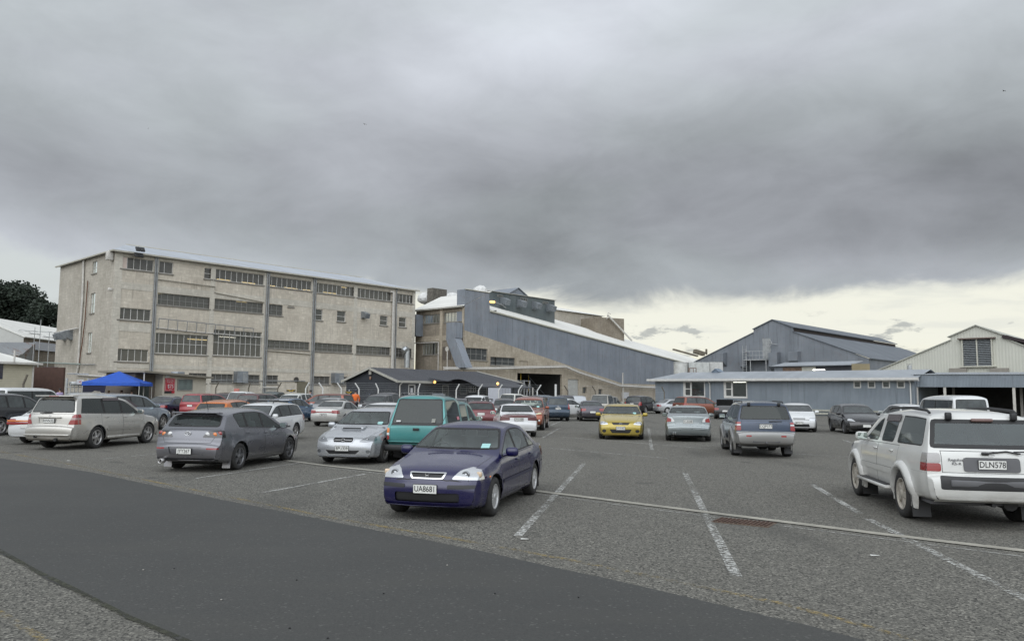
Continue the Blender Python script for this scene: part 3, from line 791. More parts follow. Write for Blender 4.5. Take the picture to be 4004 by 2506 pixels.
def spec_wagon(name, col, **k):
    P = dict(name=name, paint=col, W=1.73, wb=2.67, foh=.93, roh=1.08, H=1.45, rw=.31, gc=.18,
        prof=[(2.15,.19),(2.24,.23),(2.26,.36),(2.26,.50),(2.21,.60),(2.17,.67),(2.05,.75),(1.7,.85),(1.3,.915),(1.13,.945),(1.08,.965),(.28,1.36),(.05,1.41),(-.4,1.445),(-1.2,1.44),(-1.75,1.405),(-1.95,1.38),(-2.02,1.34),(-2.28,.98),(-2.33,.92),(-2.35,.76),(-2.40,.66),(-2.41,.50),(-2.38,.34),(-2.30,.25)],
        belt=[(2.2,.70),(1.0,.86),(0,.90),(-1.2,.93),(-2.35,.94)], cowl=(1.08,.965), head=(.28,1.36), rear=((-2.26,1.0),(-2.02,1.33)), dlo=(-2.10,-1.86), dlotop=.03,
        pillars=[-.12,-.98], handles=[-.05,-1.0], plate_f=('',.42), plate_r=('',.78), bump=(.56,.62), rim='five', rim_mat=ALLOY,
        lamps=[('headlamp','F',[(.42,.62),(.62,.60),(.84,.64),(.84,.77),(.60,.74)],L_HEAD),('tail_lamp','R',[(.55,.72),(.86,.72),(.86,.96),(.62,.96)],L_RED)],
        panels=[('grille','F',rnd([(-.26,.60),(.26,.60),(.30,.69),(-.30,.69)],.02),GR),('air_intake','F',rnd([(-.42,.26),(.42,.26),(.48,.38),(-.48,.38)],.03),BLACK,-.01)])
    P['doors'] = doors2(P['belt'], 1.02, -.12, -1.16, .26, (-1.335, .31, .37)); P.update(k); return P
def spec_suv(name, col, **k):     # squarish off-roader
    P = dict(name=name, paint=col, W=1.76, wb=2.70, foh=.80, roh=1.17, H=1.70, rw=.365, gc=.34, tw=.255, track=1.80, c2=.07, tumble=.33,
        prof=[(1.98,.40),(2.10,.44),(2.15,.60),(2.15,.76),(2.06,.80),(2.03,.98),(1.9,1.04),(1.4,1.10),(1.14,1.13),(1.08,1.15),(.44,1.55),(.25,1.62),(-.2,1.68),(-1.0,1.70),(-1.9,1.67),(-2.05,1.64),(-2.10,1.60),(-2.13,1.57),(-2.385,1.12),(-2.42,1.05),(-2.44,.90),(-2.45,.80),(-2.455,.785),(-2.52,.775),(-2.54,.62),(-2.52,.46),(-2.44,.40)],
        belt=[(2.1,.98),(1.0,1.07),(0,1.09),(-1.4,1.11),(-2.4,1.12)], bot=[(-2.52,.42),(-1.9,.40),(-1.2,.33),(1.2,.33),(1.8,.36),(2.1,.40)], arch=.425, flare=.03,
        plan=[(-2.54,.90),(-2.44,.955),(-2.2,.985),(-1.4,1.),(1.2,1.),(1.7,.98),(2.0,.93),(2.15,.86)],
        cowl=(1.08,1.15), head=(.44,1.56), rear=((-2.375,1.14),(-2.135,1.555)), rwm=.05, dlo=(-2.12,-1.95), dlotop=.02, dtop=.04,
        pillars=[-.02,-.86], dark_from=1, body_pillars=True, handles=[.08,-.80], plate_f=('',.62), plate_r=('',.93), bump=(.78,.785), rim='five', rim_mat=DIRTYRIM, bowR=.07, bowF=.12, rear_seat=-1.0, seat=0.,
        lamps=[('headlamp','F',[(.48,.82),(.84,.82),(.84,.97),(.48,.97)],L_HEAD),('tail_lamp','R',[(.70,.82),(.87,.82),(.87,1.09),(.70,1.09)],L_RED)],
        panels=[('grille','F',rnd([(-.44,.83),(.44,.83),(.44,.97),(-.44,.97)],.02),GR)])
    P['doors'] = doors2(P['belt'], .98, -.02, -1.12, .42, (-1.35, .365, .45)); P.update(k); return P
def spec_softroader(name, col, **k):
    P = dict(name=name, paint=col, W=1.825, wb=2.715, foh=.93, roh=1.07, H=1.70, rw=.352, gc=.25, tw=.225, c2=.07, tumble=.36,
        prof=[(2.15,.28),(2.25,.33),(2.285,.48),(2.27,.66),(2.18,.82),(2.0,.93),(1.6,1.02),(1.3,1.06),(1.18,1.085),(1.12,1.105),(.42,1.54),(.2,1.62),(-.3,1.68),(-1.0,1.70),(-1.8,1.68),(-2.08,1.655),(-2.12,1.61),(-2.14,1.58),(-2.33,1.13),(-2.37,1.05),(-2.39,.86),(-2.40,.76),(-2.43,.745),(-2.49,.72),(-2.50,.55),(-2.47,.38),(-2.38,.30)],
        belt=[(2.2,.88),(1.0,1.03),(0,1.06),(-1.4,1.10),(-2.4,1.11)], bot=[(-2.5,.33),(-1.9,.28),(-1.2,.26),(1.2,.26),(1.8,.27),(2.28,.32)], arch=.405, flare=.02,
        cowl=(1.12,1.105), head=(.42,1.54), rear=((-2.32,1.15),(-2.145,1.565)), rwm=.06, dlo=(-2.06,-1.90), dlotop=.03,
        pillars=[-.08,-.98], dark_from=1, handles=[.02,-.93], plate_f=('',.55), plate_r=('',.92), bump=(.70,.755), rim='five', rim_mat=ALLOY, bowR=.11, rear_seat=-.95,
        lamps=[('headlamp','F',[(.50,.72),(.88,.75),(.88,.90),(.56,.88)],L_HEAD),('tail_lamp','R',[(.60,.78),(.90,.78),(.90,1.08),(.70,1.10)],L_RED)],
        panels=[('grille','F',rnd([(-.42,.74),(.42,.74),(.45,.86),(-.45,.86)],.02),GR)])
    P['doors'] = doors2(P['belt'], 1.05, -.08, -1.18, .33, (-1.36, .352, .42)); P.update(k); return P
def spec_ute(name, col, canopy=True, **k):
    top = [(-.62,1.655),(-.80,1.66),(-.92,1.76),(-1.2,1.80),(-2.0,1.80),(-2.16,1.77),(-2.22,1.72),(-2.52,1.03)] if canopy else [(-.70,1.66),(-.86,1.62),(-1.02,1.12),(-1.08,1.04),(-1.3,1.03),(-2.45,1.03),(-2.54,1.02)]
    P = dict(name=name, paint=col, W=1.70, wb=2.95, foh=.80, roh=1.10, H=1.80 if canopy else 1.68, rw=.345, gc=.36, tw=.22, track=1.66, c2=.07, tumble=.22,
        prof=[(2.10,.42),(2.22,.46),(2.275,.58),(2.27,.72),(2.19,.78),(2.17,.92),(2.0,1.0),(1.6,1.04),(1.28,1.07),(1.20,1.09),(.62,1.52),(.45,1.60),(.1,1.66)]+top+[(-2.56,1.0),(-2.57,.80),(-2.57,.62),(-2.53,.50)],
        belt=[(2.2,.92),(1.1,1.01),(0,1.02),(-1.4,1.02),(-2.6,1.02)], bot=[(-2.57,.54),(-2.2,.50),(-1.9,.46),(-1.1,.38),(1.1,.38),(1.9,.42),(2.2,.46)], arch=.41, flare=.02,
        plan=[(-2.57,.96),(-2.45,.985),(-1.4,1.),(1.2,1.),(1.7,.97),(2.05,.92),(2.27,.86)],
        cowl=(1.20,1.09), head=(.62,1.53), dlo=(-2.26,-2.08) if canopy else (-.90,-.80), dlotop=.0,
        pillars=[.05,-.85] if canopy else [.05], body_pillars=True, handles=[.12,-.62], plate_f=('',.60), bump=(.70,.52), rim='steel', rim_mat=DIRTYRIM, bowR=.03, bowF=.12, rear_seat=-.55, seat=.12,
        lamps=[('headlamp','F',[(.48,.80),(.82,.80),(.82,.93),(.48,.93)],L_HEAD),('tail_lamp','R',[(.73,.66),(.84,.66),(.84,.98),(.73,.98)],L_RED)],
        panels=[('grille','F',rnd([(-.44,.80),(.44,.80),(.44,.93),(-.44,.93)],.02),GR)])
    if canopy: P['rear'] = ((-2.50,1.05),(-2.23,1.70)); P['rwm'] = .05
    P['doors'] = doors2(P['belt'], 1.08, .05, -.82, .42); P.update(k); return P
def spec_van(name, col, **k):
    P = dict(name=name, paint=col, W=1.70, wb=2.57, foh=1.10, roh=1.05, H=1.92, rw=.325, gc=.26, tw=.20, c2=.10, tumble=.13,
        prof=[(2.20,.28),(2.33,.33),(2.38,.50),(2.385,.66),(2.34,.90),(2.26,1.05),(2.20,1.12),(1.62,1.72),(1.45,1.82),(1.1,1.90),(.2,1.93),(-1.4,1.93),(-2.0,1.92),(-2.16,1.88),(-2.22,1.82),(-2.30,1.15),(-2.33,1.0),(-2.34,.70),(-2.36,.55),(-2.34,.38),(-2.28,.32)],
        belt=[(2.3,.98),(1.4,1.06),(0,1.08),(-2.4,1.08)], arch=.38, bot=[(-2.36,.34),(-1.9,.28),(2.0,.28),(2.38,.34)],
        cowl=(2.20,1.12), head=(1.62,1.72), rear=((-2.29,1.14),(-2.225,1.76)), rwm=.09, dlo=(-2.15,-2.12), dlotop=.0, dtop=.10,
        pillars=[1.08,-.35], handles=[1.2,-.2], plate_f=('',.5), plate_r=('',.86), bump=(.60,.56), rim='steel', rim_mat=HUBCAP, bowR=.04, bowF=.12, rear_seat=-1.0, seat=1.0, mirror=1.85,
        lamps=[('headlamp','F',[(.48,.70),(.82,.70),(.82,.88),(.48,.88)],L_HEAD),('tail_lamp','R',[(.74,.62),(.85,.62),(.85,1.02),(.74,1.02)],L_RED)],
        panels=[('grille','F',rnd([(-.44,.74),(.44,.74),(.44,.86),(-.44,.86)],.02),GR)])
    P['doors'] = []; P.update(k); return P
def spec_mpv(name, col, **k):
    P = dict(name=name, paint=col, W=1.75, wb=2.75, foh=.90, roh=.98, H=1.66, rw=.32, gc=.20, tw=.21, c2=.08, tumble=.30,
        prof=[(2.15,.22),(2.25,.28),(2.28,.45),(2.25,.62),(2.15,.76),(1.9,.90),(1.6,.99),(1.5,1.03),(1.42,1.06),(.52,1.52),(.25,1.60),(-.3,1.65),(-1.2,1.66),(-1.9,1.63),(-2.10,1.60),(-2.14,1.54),(-2.24,1.08),(-2.28,.98),(-2.29,.72),(-2.35,.66),(-2.355,.50),(-2.33,.35),(-2.25,.27)],
        belt=[(2.2,.80),(1.2,.95),(0,1.0),(-1.4,1.04),(-2.3,1.05)], arch=.375,
        cowl=(1.42,1.06), head=(.52,1.52), rear=((-2.23,1.08),(-2.145,1.53)), rwm=.08, dlo=(-2.08,-2.0), dlotop=.02,
        pillars=[.02,-.95], dark_from=1, handles=[.1,-.9], plate_f=('',.45), plate_r=('',.84), bump=(.60,.66), rim='five', rim_mat=ALLOY, rear_seat=-.95,
        lamps=[('headlamp','F',[(.48,.68),(.84,.72),(.84,.86),(.56,.82)],L_HEAD),('tail_lamp','R',[(.66,.80),(.86,.80),(.86,1.25),(.74,1.40),(.70,1.1)],L_RED)],
        panels=[('grille','F',rnd([(-.36,.64),(.36,.64),(.38,.72),(-.38,.72)],.02),GR)])
    P['doors'] = []; P.update(k); return P

GRP = 'cars parked in rows across the yard'
def place(root, x, y, yaw, label, cat='car', z=0.):
    root.location = (x, y, z); root.rotation_euler = (0, 0, yaw); tag(root, label, cat, GRP); return root
def roof_rails(root, P, x0, x1, mat, y=.56, bars=0, h=.05):
    S = P['_S']
    for sg in (1, -1):
        b = MB(); zz = lambda x: S.top(x)-.035
        pts = [(x0, sg*y, zz(x0)-.0), (x0-.10, sg*y, zz(x0-.1)+h), ((x0+x1)/2, sg*y, zz((x0+x1)/2)+h), (x1+.10, sg*y, zz(x1+.1)+h), (x1, sg*y, zz(x1))]
        b.path(pts, .018, 6); b.build('roof_rail', mat, root)
def mudflaps(root, P, mat, rear=True, w=.24, h=.26):
    for cx in ((-P['wb']/2,) if rear else (P['wb']/2, -P['wb']/2)):
        for sg in (1, -1):
            x = cx-P['_S'].arch+.0; y = sg*(P['W']/2-.13)
            MB().slab((x, y-w/2, P['rw']+.05), (x, y+w/2, P['rw']+.05), (x-.05, y+w/2, P['rw']-h+.02), (x-.05, y-w/2, P['rw']-h+.02), .012).build('mud_flap', mat, root)
def sticker(root, pts, mat, name='window_sticker'):
    MB().quad(*pts).build(name, mat, root)

def near_cars():
    def ws(P, y, t):      # a point just above the windscreen
        z = P['cowl'][1]+(P['head'][1]-P['cowl'][1])*t; h = P['_S'].hit((4, y, z), (-1, 0, 0)); return Vector((h.x+.012, y, z+.006))
    STK = plain('licence_label', (.35, .60, .58), .5, 0, .1)
    def label_card(root, P, y0=.50, t0=.12):
        sticker(root, (ws(P, y0-.13, t0), ws(P, y0, t0), ws(P, y0-.01, t0+.17), ws(P, y0-.14, t0+.17)), STK)
    # 1 dark blue sedan in the middle, nose towards us
    navy = paint('navy_paint', (.0032, .003, .050), .05, .28, .12, .7)
    P = spec_sedan('parked_car', navy, plate_f=('UA8681', .475, .008), glass=glass('light_car_glass', (.90, .96, .94), .06, .03, (.36, .40, .38)), mirror=.66, rim='cap', rim_mat=HUBCAP, handle_mat=navy,
        lamps=[('headlamp','F',[(.37,.615),(.845,.60),(.845,.70),(.76,.765),(.60,.775),(.47,.735)],L_HEAD),('tail_lamp','R',[(.45,.70),(.85,.68),(.85,.86),(.45,.86)],L_RED)],
        panels=[('grille','F',rnd([(-.225,.630),(.225,.630),(.262,.692),(-.262,.692)],.015),GR,-.01),
                ('grille_frame','F',rnd([(-.25,.612),(.25,.612),(.295,.708),(-.295,.708)],.025),CHROME,.006),
                ('air_intake','F',rnd([(-.50,.285),(.50,.285),(.50,.42),(-.50,.42)],.03),BLACK,-.02),
                ('rub_strip','F',rnd([(.33,.485),(.86,.485),(.86,.535),(.33,.535)],.015),BLACK,.012),('rub_strip','F',rnd([(-.86,.485),(-.33,.485),(-.33,.535),(-.86,.535)],.015),BLACK,.012),
                ('side_moulding','S',rnd([(-.98,.485),(.93,.465),(.93,.515),(-.98,.54)],.01),plain('blue_moulding', (.03,.03,.06), .5),.012)],
        lids=[('bonnet','T',[(2.03,-.62),(2.09,-.3),(2.10,0),(2.09,.3),(2.03,.62),(1.5,.66),(1.02,.70),(1.05,0),(1.02,-.70),(1.5,-.66)])])
    r = car(P); label_card(r, P, .58, .10)
    badge(r, P, 0, .662, 1, 'letter', .036)
    BOWL = plain('lamp_bowl', (.36,.37,.39), .12, .85, .25, 30)
    def bowl(r, P, y, z, rad, mat=BOWL):
        x = P['_S'].front(y, z); b = MB(); b.lathe([(-.02, rad), (.008, rad*.96), (.010, rad*.85), (-.0, rad*.5), (.006, rad*.3), (.01, 0)], (x-.004, y, z), 'X', 16); b.build('lamp_bowl', mat, r)
    for sg in (1, -1):      # reflector bowls and indicators inside the lamp
        bowl(r, P, sg*.56, .675, .062)
        x = P['_S'].front(sg*.735, .68); MB().rbox((x-.02, sg*.735, .68), (.06, .085, .08), .02, Matrix.Rotation(-sg*.55, 3, 'Z')).build('indicator', lens('pale_amber', (.60, .46, .32)), r)
        MB().rbox((1.62, sg*.838, .63), (.05, .02, .03), .01).build('side_repeater', L_AMBER, r)
    MB().path([(.1, -.52, 1.335), (-.5, -.62, 1.50)], .006, 5).build('aerial', BLACK, r)
    mudflaps(r, P, BLACK, True, .2, .2)
    place(r, -.694, 13.62, -1.833, 'dark blue sedan with a white-framed grille and number plate UA8681, nearest car in the middle')
    # 2 white off-roader at the right edge, tail towards us
    white = paint('off_road_white', (.60, .60, .575), .0, .35, .8)
    P = spec_suv('parked_car', white, plate_r=('DLN578', .925, -.118), glass=GL_TINT, dark_from=1, mirror=.62, handle_mat=white,
        glass_rear=glass('rear_tint', (.34, .40, .39), .30, .03, (.16,.18,.18)), rwi=.06, rwm=.02, skirt=None,
        lamps=[('headlamp','F',[(.48,.82),(.84,.82),(.84,.97),(.48,.97)],L_HEAD),('tail_lamp','R',[(.66,.815),(.90,.815),(.90,.93),(.66,.93)],L_RED),('reversing_lamp','R',[(.66,.935),(.90,.935),(.90,1.07),(.66,1.075)],lens('grey_lens',(.30,.29,.28)))],
        panels=[('number_plate_panel','R',rnd([(-.37,.82),(.37,.82),(.37,1.02),(-.37,1.02)],.04),GREYTRIM,.012),
                ('bumper_step','R',rnd([(-.70,.57),(.70,.57),(.70,.755),(-.70,.755)],.03),BLACK,.008),
                ('side_moulding','S',rnd([(-.88,.62),(.92,.62),(.92,.70),(-.88,.72)],.02),white,.014)],
        lids=[('tailgate','R',[(-.65,.80),(.65,.80),(.65,1.11),(-.65,1.11)])])
    r = car(P); arch_trim(r, P, white, .085, .045); mudflaps(r, P, BLACK, False, .26, .30)
    S = P['_S']
    for sg in (1, -1):
        b = MB(); b.rbox((0, sg*.90, .40), (1.75, .20, .06), .03); o = b.build('side_step', white, r); MB().rbox((0, sg*.905, .437), (1.5, .13, .012), .005).build('step_tread', BLACK, o)
        MB().path([(.05, sg*.60, 1.645), (-.1, sg*.60, 1.68), (-1.0, sg*.60, 1.70), (-1.75, sg*.60, 1.675), (-1.85, sg*.60, 1.64)], .022, 6).build('roof_rail', BLACK, r)
        MB().rbox((-2.13, sg*.44, 1.60), (.07, .09, .11), .02).build('glass_hinge', BLACK, r)
        b = MB(); S_ = lambda x, z: (x, sg*(S.side(x, z)+.02), z)
        b.add([S_(-.12, 1.575), S_(-.84, 1.59), S_(-.84, 1.475), S_(-.12, 1.46)], [(0,1,2,3)]); b.build('wind_deflector', plain('smoked_plastic', (.07,.055,.06), .25), r)
    MB().rbox((-2.165, 0, 1.545), (.05, .30, .05), .02).build('brake_lamp', plain('dim_red', (.16,.10,.09), .3), r)
    b = MB(); b.path([(-2.43, -.38, 1.085), (-2.41, -.20, 1.115), (-2.43, .05, 1.085)], .012, 5); b.rbox((-2.43, .08, 1.08), (.04, .10, .04), .015); b.path([(-2.42, -.30, 1.11), (-2.42, -.62, 1.12)], .010, 5); b.build('wiper', BLACK, r)
    badge(r, P, 0, 1.065, -1, 'bar', .034)
    LET = plain('badge_grey', (.10, .10, .11), .4, .3)
    text('Regulus', .058, LET, (P['_S'].rear(.47, .985)-.012, .47, .985), (pi/2, 0, -pi/2), r, 1.1, 'badge_lettering'); text('RS-R', .05, LET, (P['_S'].rear(.46, .93)-.012, .46, .93), (pi/2, 0, -pi/2), r, 1.3, 'badge_lettering')
    MB().rbox((-2.51, 0, .66), (.06, 1.15, .10), .02).build('step_pad', GREYTRIM, r)
    b = MB(); b.tube((-2.1, 0, .36), (-2.45, 0, .36), .03); b.tube((-1.6, -.3, .38), (-2.25, -.3, .36), .10, 10); b.build('towbar', BLACK, r)
    b = MB(); b.rbox((-1.35, 0, .365), (.3, .3, .28), .1); b.build('axle_housing', BLACK, r)
    place(r, 7.25, 13.55, 1.40, 'white off-road wagon with plate DLN578 and black rear bumper, cut by the right edge')
    # 3 blue off-roader with silver lower trim
    sb = paint('slate_blue_paint', (.017, .034, .068), .35, .3, .3); silv = paint('trim_silver', (.24, .24, .235), .35, .4, .6)
    P = spec_suv('parked_car', sb, plate_r=('CQP377', .945, -.06), glass=GL_TINT, glass_rear=glass('deep_tint', (.10, .11, .12), .25, .03, (.03,.03,.03)), bumper_mat=silv, skirt=(.60, silv), rim='six', rim_mat=ALLOY, mirror=.62,
        lamps=[('headlamp','F',[(.48,.82),(.84,.82),(.84,.97),(.48,.97)],L_HEAD),('tail_lamp','R',[(.71,.82),(.90,.82),(.90,.96),(.71,.96)],L_RED),('reversing_lamp','R',[(.71,.965),(.90,.965),(.90,1.0),(.71,1.0)],L_WHITE),('tail_lamp','R',[(.71,1.005),(.90,1.005),(.90,1.07),(.71,1.07)],L_RED),
               ('reflector','R',[(.42,.635),(.58,.635),(.58,.685),(.42,.685)],L_RED)],
        panels=[('number_plate_panel','R',rnd([(-.26,.86),(.26,.86),(.34,1.03),(-.34,1.03)],.04),sb,-.012)],
        lids=[('tailgate','R',[(-.69,.80),(.69,.80),(.69,1.11),(-.69,1.11)])])
    r = car(P); arch_trim(r, P, silv, .075, .04); mudflaps(r, P, BLACK, False, .24, .28)
    for sg in (1, -1):
        MB().rbox((-2.13, sg*.44, 1.60), (.07, .09, .10), .02).build('glass_hinge', BLACK, r)
        MB().path([(.05, sg*.60, 1.645), (-.1, sg*.60, 1.68), (-1.75, sg*.60, 1.675), (-1.85, sg*.60, 1.64)], .018, 6).build('roof_rail', BLACK, r)
    b = MB(); b.path([(-2.43, -.10, 1.09), (-2.43, -.48, 1.10)], .011, 5); b.build('wiper', BLACK, r)
    MB().rbox((-1.35, -.05, .35), (.3, .34, .30), .1).build('axle_housing', BLACK, r); MB().rbox((-2.2, -.25, .42), (.3, .3, .22), .05).build('silencer', BLACK, r)
    b = MB(); b.rbox((-2.50, 0, .50), (.05, .8, .07), .02); b.tube((-2.4, 0, .45), (-2.56, 0, .47), .025); b.build('towbar', GREYTRIM, r)
    place(r, 8.0, 25.75, 1.41, 'slate blue off-roader with silver bumper and plate CQP377, right of the silver sedan')
    # 4 silver-grey sedan, tail towards us
    sg_ = paint('silver_green_paint', (.25, .28, .285), .55, .3, .3)
    P = spec_sedan('parked_car', sg_, W=1.817, wb=2.76, foh=.76, roh=1.0, H=1.42, rw=.318, tw=.22, plate_r=('KLB248', .80, .03),
        prof=[(2.02,.23),(2.10,.28),(2.13,.42),(2.13,.58),(2.08,.68),(1.98,.76),(1.6,.86),(1.1,.94),(.95,.965),(.90,.985),(.12,1.35),(-.1,1.395),(-.45,1.42),(-.95,1.40),(-1.25,1.35),(-1.80,1.09),(-1.9,1.065),(-2.22,1.05),(-2.29,1.02),(-2.30,.85),(-2.32,.66),(-2.38,.62),(-2.385,.48),(-2.36,.36),(-2.28,.27)],
        belt=[(2.1,.74),(1.0,.89),(0,.93),(-1.2,.97),(-2.3,.98)], cowl=(.90,.985), head=(.12,1.35), rear=((-1.78,1.11),(-1.26,1.335)), dlo=(-1.45,-1.1), pillars=[-.2,-1.1], handles=[-.1,-1.1], bump=(.60,.655), rim='five', rim_mat=ALLOY, seat=-.05, rear_seat=-.85, glass_rear=glass('pale_glass', (.72,.80,.78), .10),
        lamps=[('headlamp','F',[(.48,.64),(.88,.66),(.88,.76),(.56,.76)],L_HEAD),('tail_lamp','R',[(.66,.78),(.92,.775),(.92,.945),(.78,.95),(.66,.89)],L_RED),('reversing_lamp','R',[(.52,.79),(.655,.78),(.655,.90),(.70,.94),(.60,.93)],L_WHITE)],
        panels=[('grille','F',rect(-.3,.3,.60,.70),GR)], lids=[('boot_lid','R',[(-.50,.69),(.50,.69),(.53,.80),(.64,.97),(-.64,.97),(-.53,.80)])])
    r = car(P); badge(r, P, 0, .945, -1, 'disc', .036)
    MB().path([(-2.0, .12, 1.07), (-2.0, -.12, 1.07)], .0, 4)
    b = MB()
    for y in (.50, .58): b.tube((-2.30, y, .33), (-2.40, y, .32), .032, 10)
    b.build('exhaust', CHROME, r); MB().rbox((-2.365, 0, .505), (.035, 1.3, .03), .012).build('bumper_crease', sg_, r)
    place(r, 7.50, 33.17, 1.357, 'silver grey sedan with round boot badge and plate KLB248, seen square from behind')
    # 5 yellow sedan facing us
    yel = paint('mustard_paint', (.40, .30, .035), .35, .3, .3)
    P = spec_sedan('parked_car', yel, W=1.864, wb=2.83, foh=.93, roh=1.15, H=1.44, rw=.325, tw=.23, plate_f=('DYW437', .475, .0),
        prof=[(2.22,.17),(2.32,.20),(2.345,.36),(2.34,.54),(2.30,.62),(2.26,.70),(2.12,.78),(1.7,.89),(1.35,.955),(1.18,.985),(1.12,1.0),(.25,1.37),(.0,1.42),(-.4,1.445),(-.9,1.425),(-1.2,1.37),(-1.85,1.10),(-2.0,1.07),(-2.38,1.06),(-2.48,1.02),(-2.51,.8),(-2.55,.6),(-2.54,.4),(-2.45,.27)],
        belt=[(2.3,.72),(1.1,.90),(0,.94),(-1.2,.975),(-2.5,.98)], cowl=(1.12,1.0), head=(.25,1.37), rear=((-1.83,1.12),(-1.22,1.35)), dlo=(-1.6,-1.1), mirror=.75, bump=(.585,.6), rim='five', rim_mat=ALLOY,
        lamps=[('headlamp','F',[(.50,.625),(.74,.60),(.90,.62),(.90,.72),(.72,.745),(.56,.70)],L_HEAD),('tail_lamp','R',[(.55,.75),(.92,.75),(.92,.95),(.55,.95)],L_RED)],
        panels=[('grille','F',rnd([(-.30,.605),(.30,.605),(.38,.70),(-.38,.70)],.03),GR,-.01),('air_intake','F',rnd([(-.35,.28),(.35,.28),(.45,.43),(-.45,.43)],.03),BLACK,-.02),('fog_recess','F',ell(.67,.36,.085,.065),BLACK,-.01),('fog_recess','F',ell(-.67,.36,.085,.065),BLACK,-.01)],
        lids=[('bonnet','T',[(2.16,-.62),(2.25,0),(2.16,.62),(1.2,.78),(1.2,-.78)])])
    r = car(P); label_card(r, P, .62, .05); badge(r, P, 0, .655, 1, 'oval', .045); 
    for sg in (1, -1):
        for y, s_ in ((.63, .04), (.76, .05)): bowl(r, P, sg*y, .672, s_)
    place(r, 4.84, 34.1, -1.735, 'mustard yellow sedan facing us with plate DYW437, left of the silver grey sedan')
    # 6 white saloon, tail towards us, right behind the navy one
    wh = paint('clean_white', (.66, .665, .67), .0, .28, .35)
    DRED = lens('dark_red_lens', (.10, .02, .022))
    P = spec_sedan('parked_car', wh, W=1.695, wb=2.65, foh=.93, roh=1.03, H=1.41, rw=.31, plate_r=('DNA388', .76, .02),
        prof=[(2.13,.20),(2.22,.25),(2.255,.40),(2.25,.55),(2.18,.66),(2.05,.75),(1.7,.85),(1.2,.93),(1.05,.95),(1.0,.965),(.22,1.34),(0,1.385),(-.4,1.41),(-.9,1.395),(-1.15,1.345),(-1.78,1.04),(-1.9,1.015),(-2.24,1.0),(-2.30,.97),(-2.31,.80),(-2.33,.62),(-2.37,.58),(-2.365,.42),(-2.3,.28)],
        belt=[(2.2,.72),(1.0,.86),(0,.90),(-1.2,.93),(-2.3,.93)], rear=((-1.76,1.05),(-1.17,1.325)), rim='five', rim_mat=ALLOY, bump=(.58,.60), glass_rear=GL_TINT,
        lamps=[('tail_lamp','R',[(.38,.72),(.86,.70),(.86,.86),(.80,.90),(.38,.83)],DRED),('headlamp','F',[(.45,.62),(.84,.62),(.84,.74),(.55,.74)],L_HEAD)],
        panels=[('lamp_band','R',rnd([(-.80,.905),(-.38,.835),(.38,.835),(.80,.905),(.60,.955),(-.60,.955)],.02),DRED,.002)])
    r = car(P); MB().path([(-1.72, .05, 1.10), (-1.72, .40, 1.08)], .012, 5).build('wiper', BLACK, r)
    b = MB(); b.rbox((-2.28, 0, 1.01), (.10, 1.1, .03), .012); b.build('boot_spoiler', wh, r)
    place(r, .12, 35.2, 1.66, 'white saloon with dark wraparound tail lamps and plate DNA388, just behind the navy sedan')
    # 7 burnt orange crossover facing us
    bo = paint('copper_paint', (.26, .060, .022), .55, .3, .3)
    P = spec_softroader('parked_car', bo, W=1.88, wb=2.825, foh=.95, H=1.70, rw=.38, arch=.43, rim='thin', rim_mat=ALLOY, bump=(.74,.76), plate_f=('', .55),
        lamps=[('headlamp','F',[(.50,.78),(.88,.84),(.90,1.0),(.80,.99)],L_OLD),('tail_lamp','R',[(.62,.80),(.92,.80),(.92,1.12),(.70,1.10)],L_RED)],
        panels=[('grille','F',rnd([(-.55,.78),(.55,.78),(.62,.87),(-.62,.87)],.02),plain('grille_silver', (.5,.5,.5), .25, .8, .3, 25),.004),('air_intake','F',rnd([(-.60,.34),(.60,.34),(.66,.56),(-.66,.56)],.05),BLACK,-.02)])
    P.pop('plate_f'); r = car(P); label_card(r, P, .62, .05); b = MB()
    for sg in (1, -1): b.lathe([(0, .05), (.02, 0)], (2.22, sg*.72, .50), 'X', 12)
    b.build('fog_lamp', L_WHITE, r)
    b = MB()
    for y in (-.42, -.30, .30, .42): b.box(2.26, y-.035, .79, 2.288, y+.035, .85)
    b.build('grille_opening', BLACK, r); badge(r, P, 0, .825, 1, 'bar', .06); MB().path([(.1, 0, 1.69), (-.02, 0, 1.82)], .008, 5).build('aerial', BLACK, r)
    place(r, .95, 41.2, -1.69, 'copper orange crossover facing us with wide silver grille, right of the white saloon')
    # 8 teal pickup with canopy
    teal = paint('teal_paint', (.045, .225, .22), .35, .33, .45)
    P = spec_ute('pickup_truck', teal, glass=GL_TINT, glass_rear=glass('canopy_glass', (.07,.075,.08), .5, .03, (.03,.03,.03)), rwi=.035, mirror_mat=CHROME, rear=((-2.545,1.035),(-2.235,1.70)), skirt=(.60, paint('dark_teal_paint', (.018,.12,.12), .35, .35, .4)),
        lamps=[('headlamp','F',[(.48,.80),(.82,.80),(.82,.93),(.48,.93)],L_HEAD),('tail_lamp','R',[(.745,.62),(.86,.62),(.86,.735),(.745,.735)],L_RED),('reversing_lamp','R',[(.745,.74),(.86,.74),(.86,.80),(.745,.80)],L_WHITE),('indicator','R',[(.745,.805),(.86,.805),(.86,.93),(.745,.93)],L_AMBER)],
        panels=[('window_surround','R',rnd([(-.72,1.0),(.72,1.0),(.70,1.05),(-.70,1.05)],.01),BLACK,.004)],
        lids=[('tailgate','R',[(-.73,.55),(.73,.55),(.73,.985),(-.73,.985)])])
    r = car(P); b = MB(); b.rbox((-2.60, 0, .90), (.02, .17, .07), .02); b.build('tailgate_handle', BLACK, r)
    for sg in (1, -1):
        b = MB(); b.rbox((-2.68, sg*.56, .42), (.14, .56, .17), .05); b.tube((-2.5, sg*.45, .46), (-2.68, sg*.45, .43), .03); b.build('rear_bumper_pad', BLACK, r)
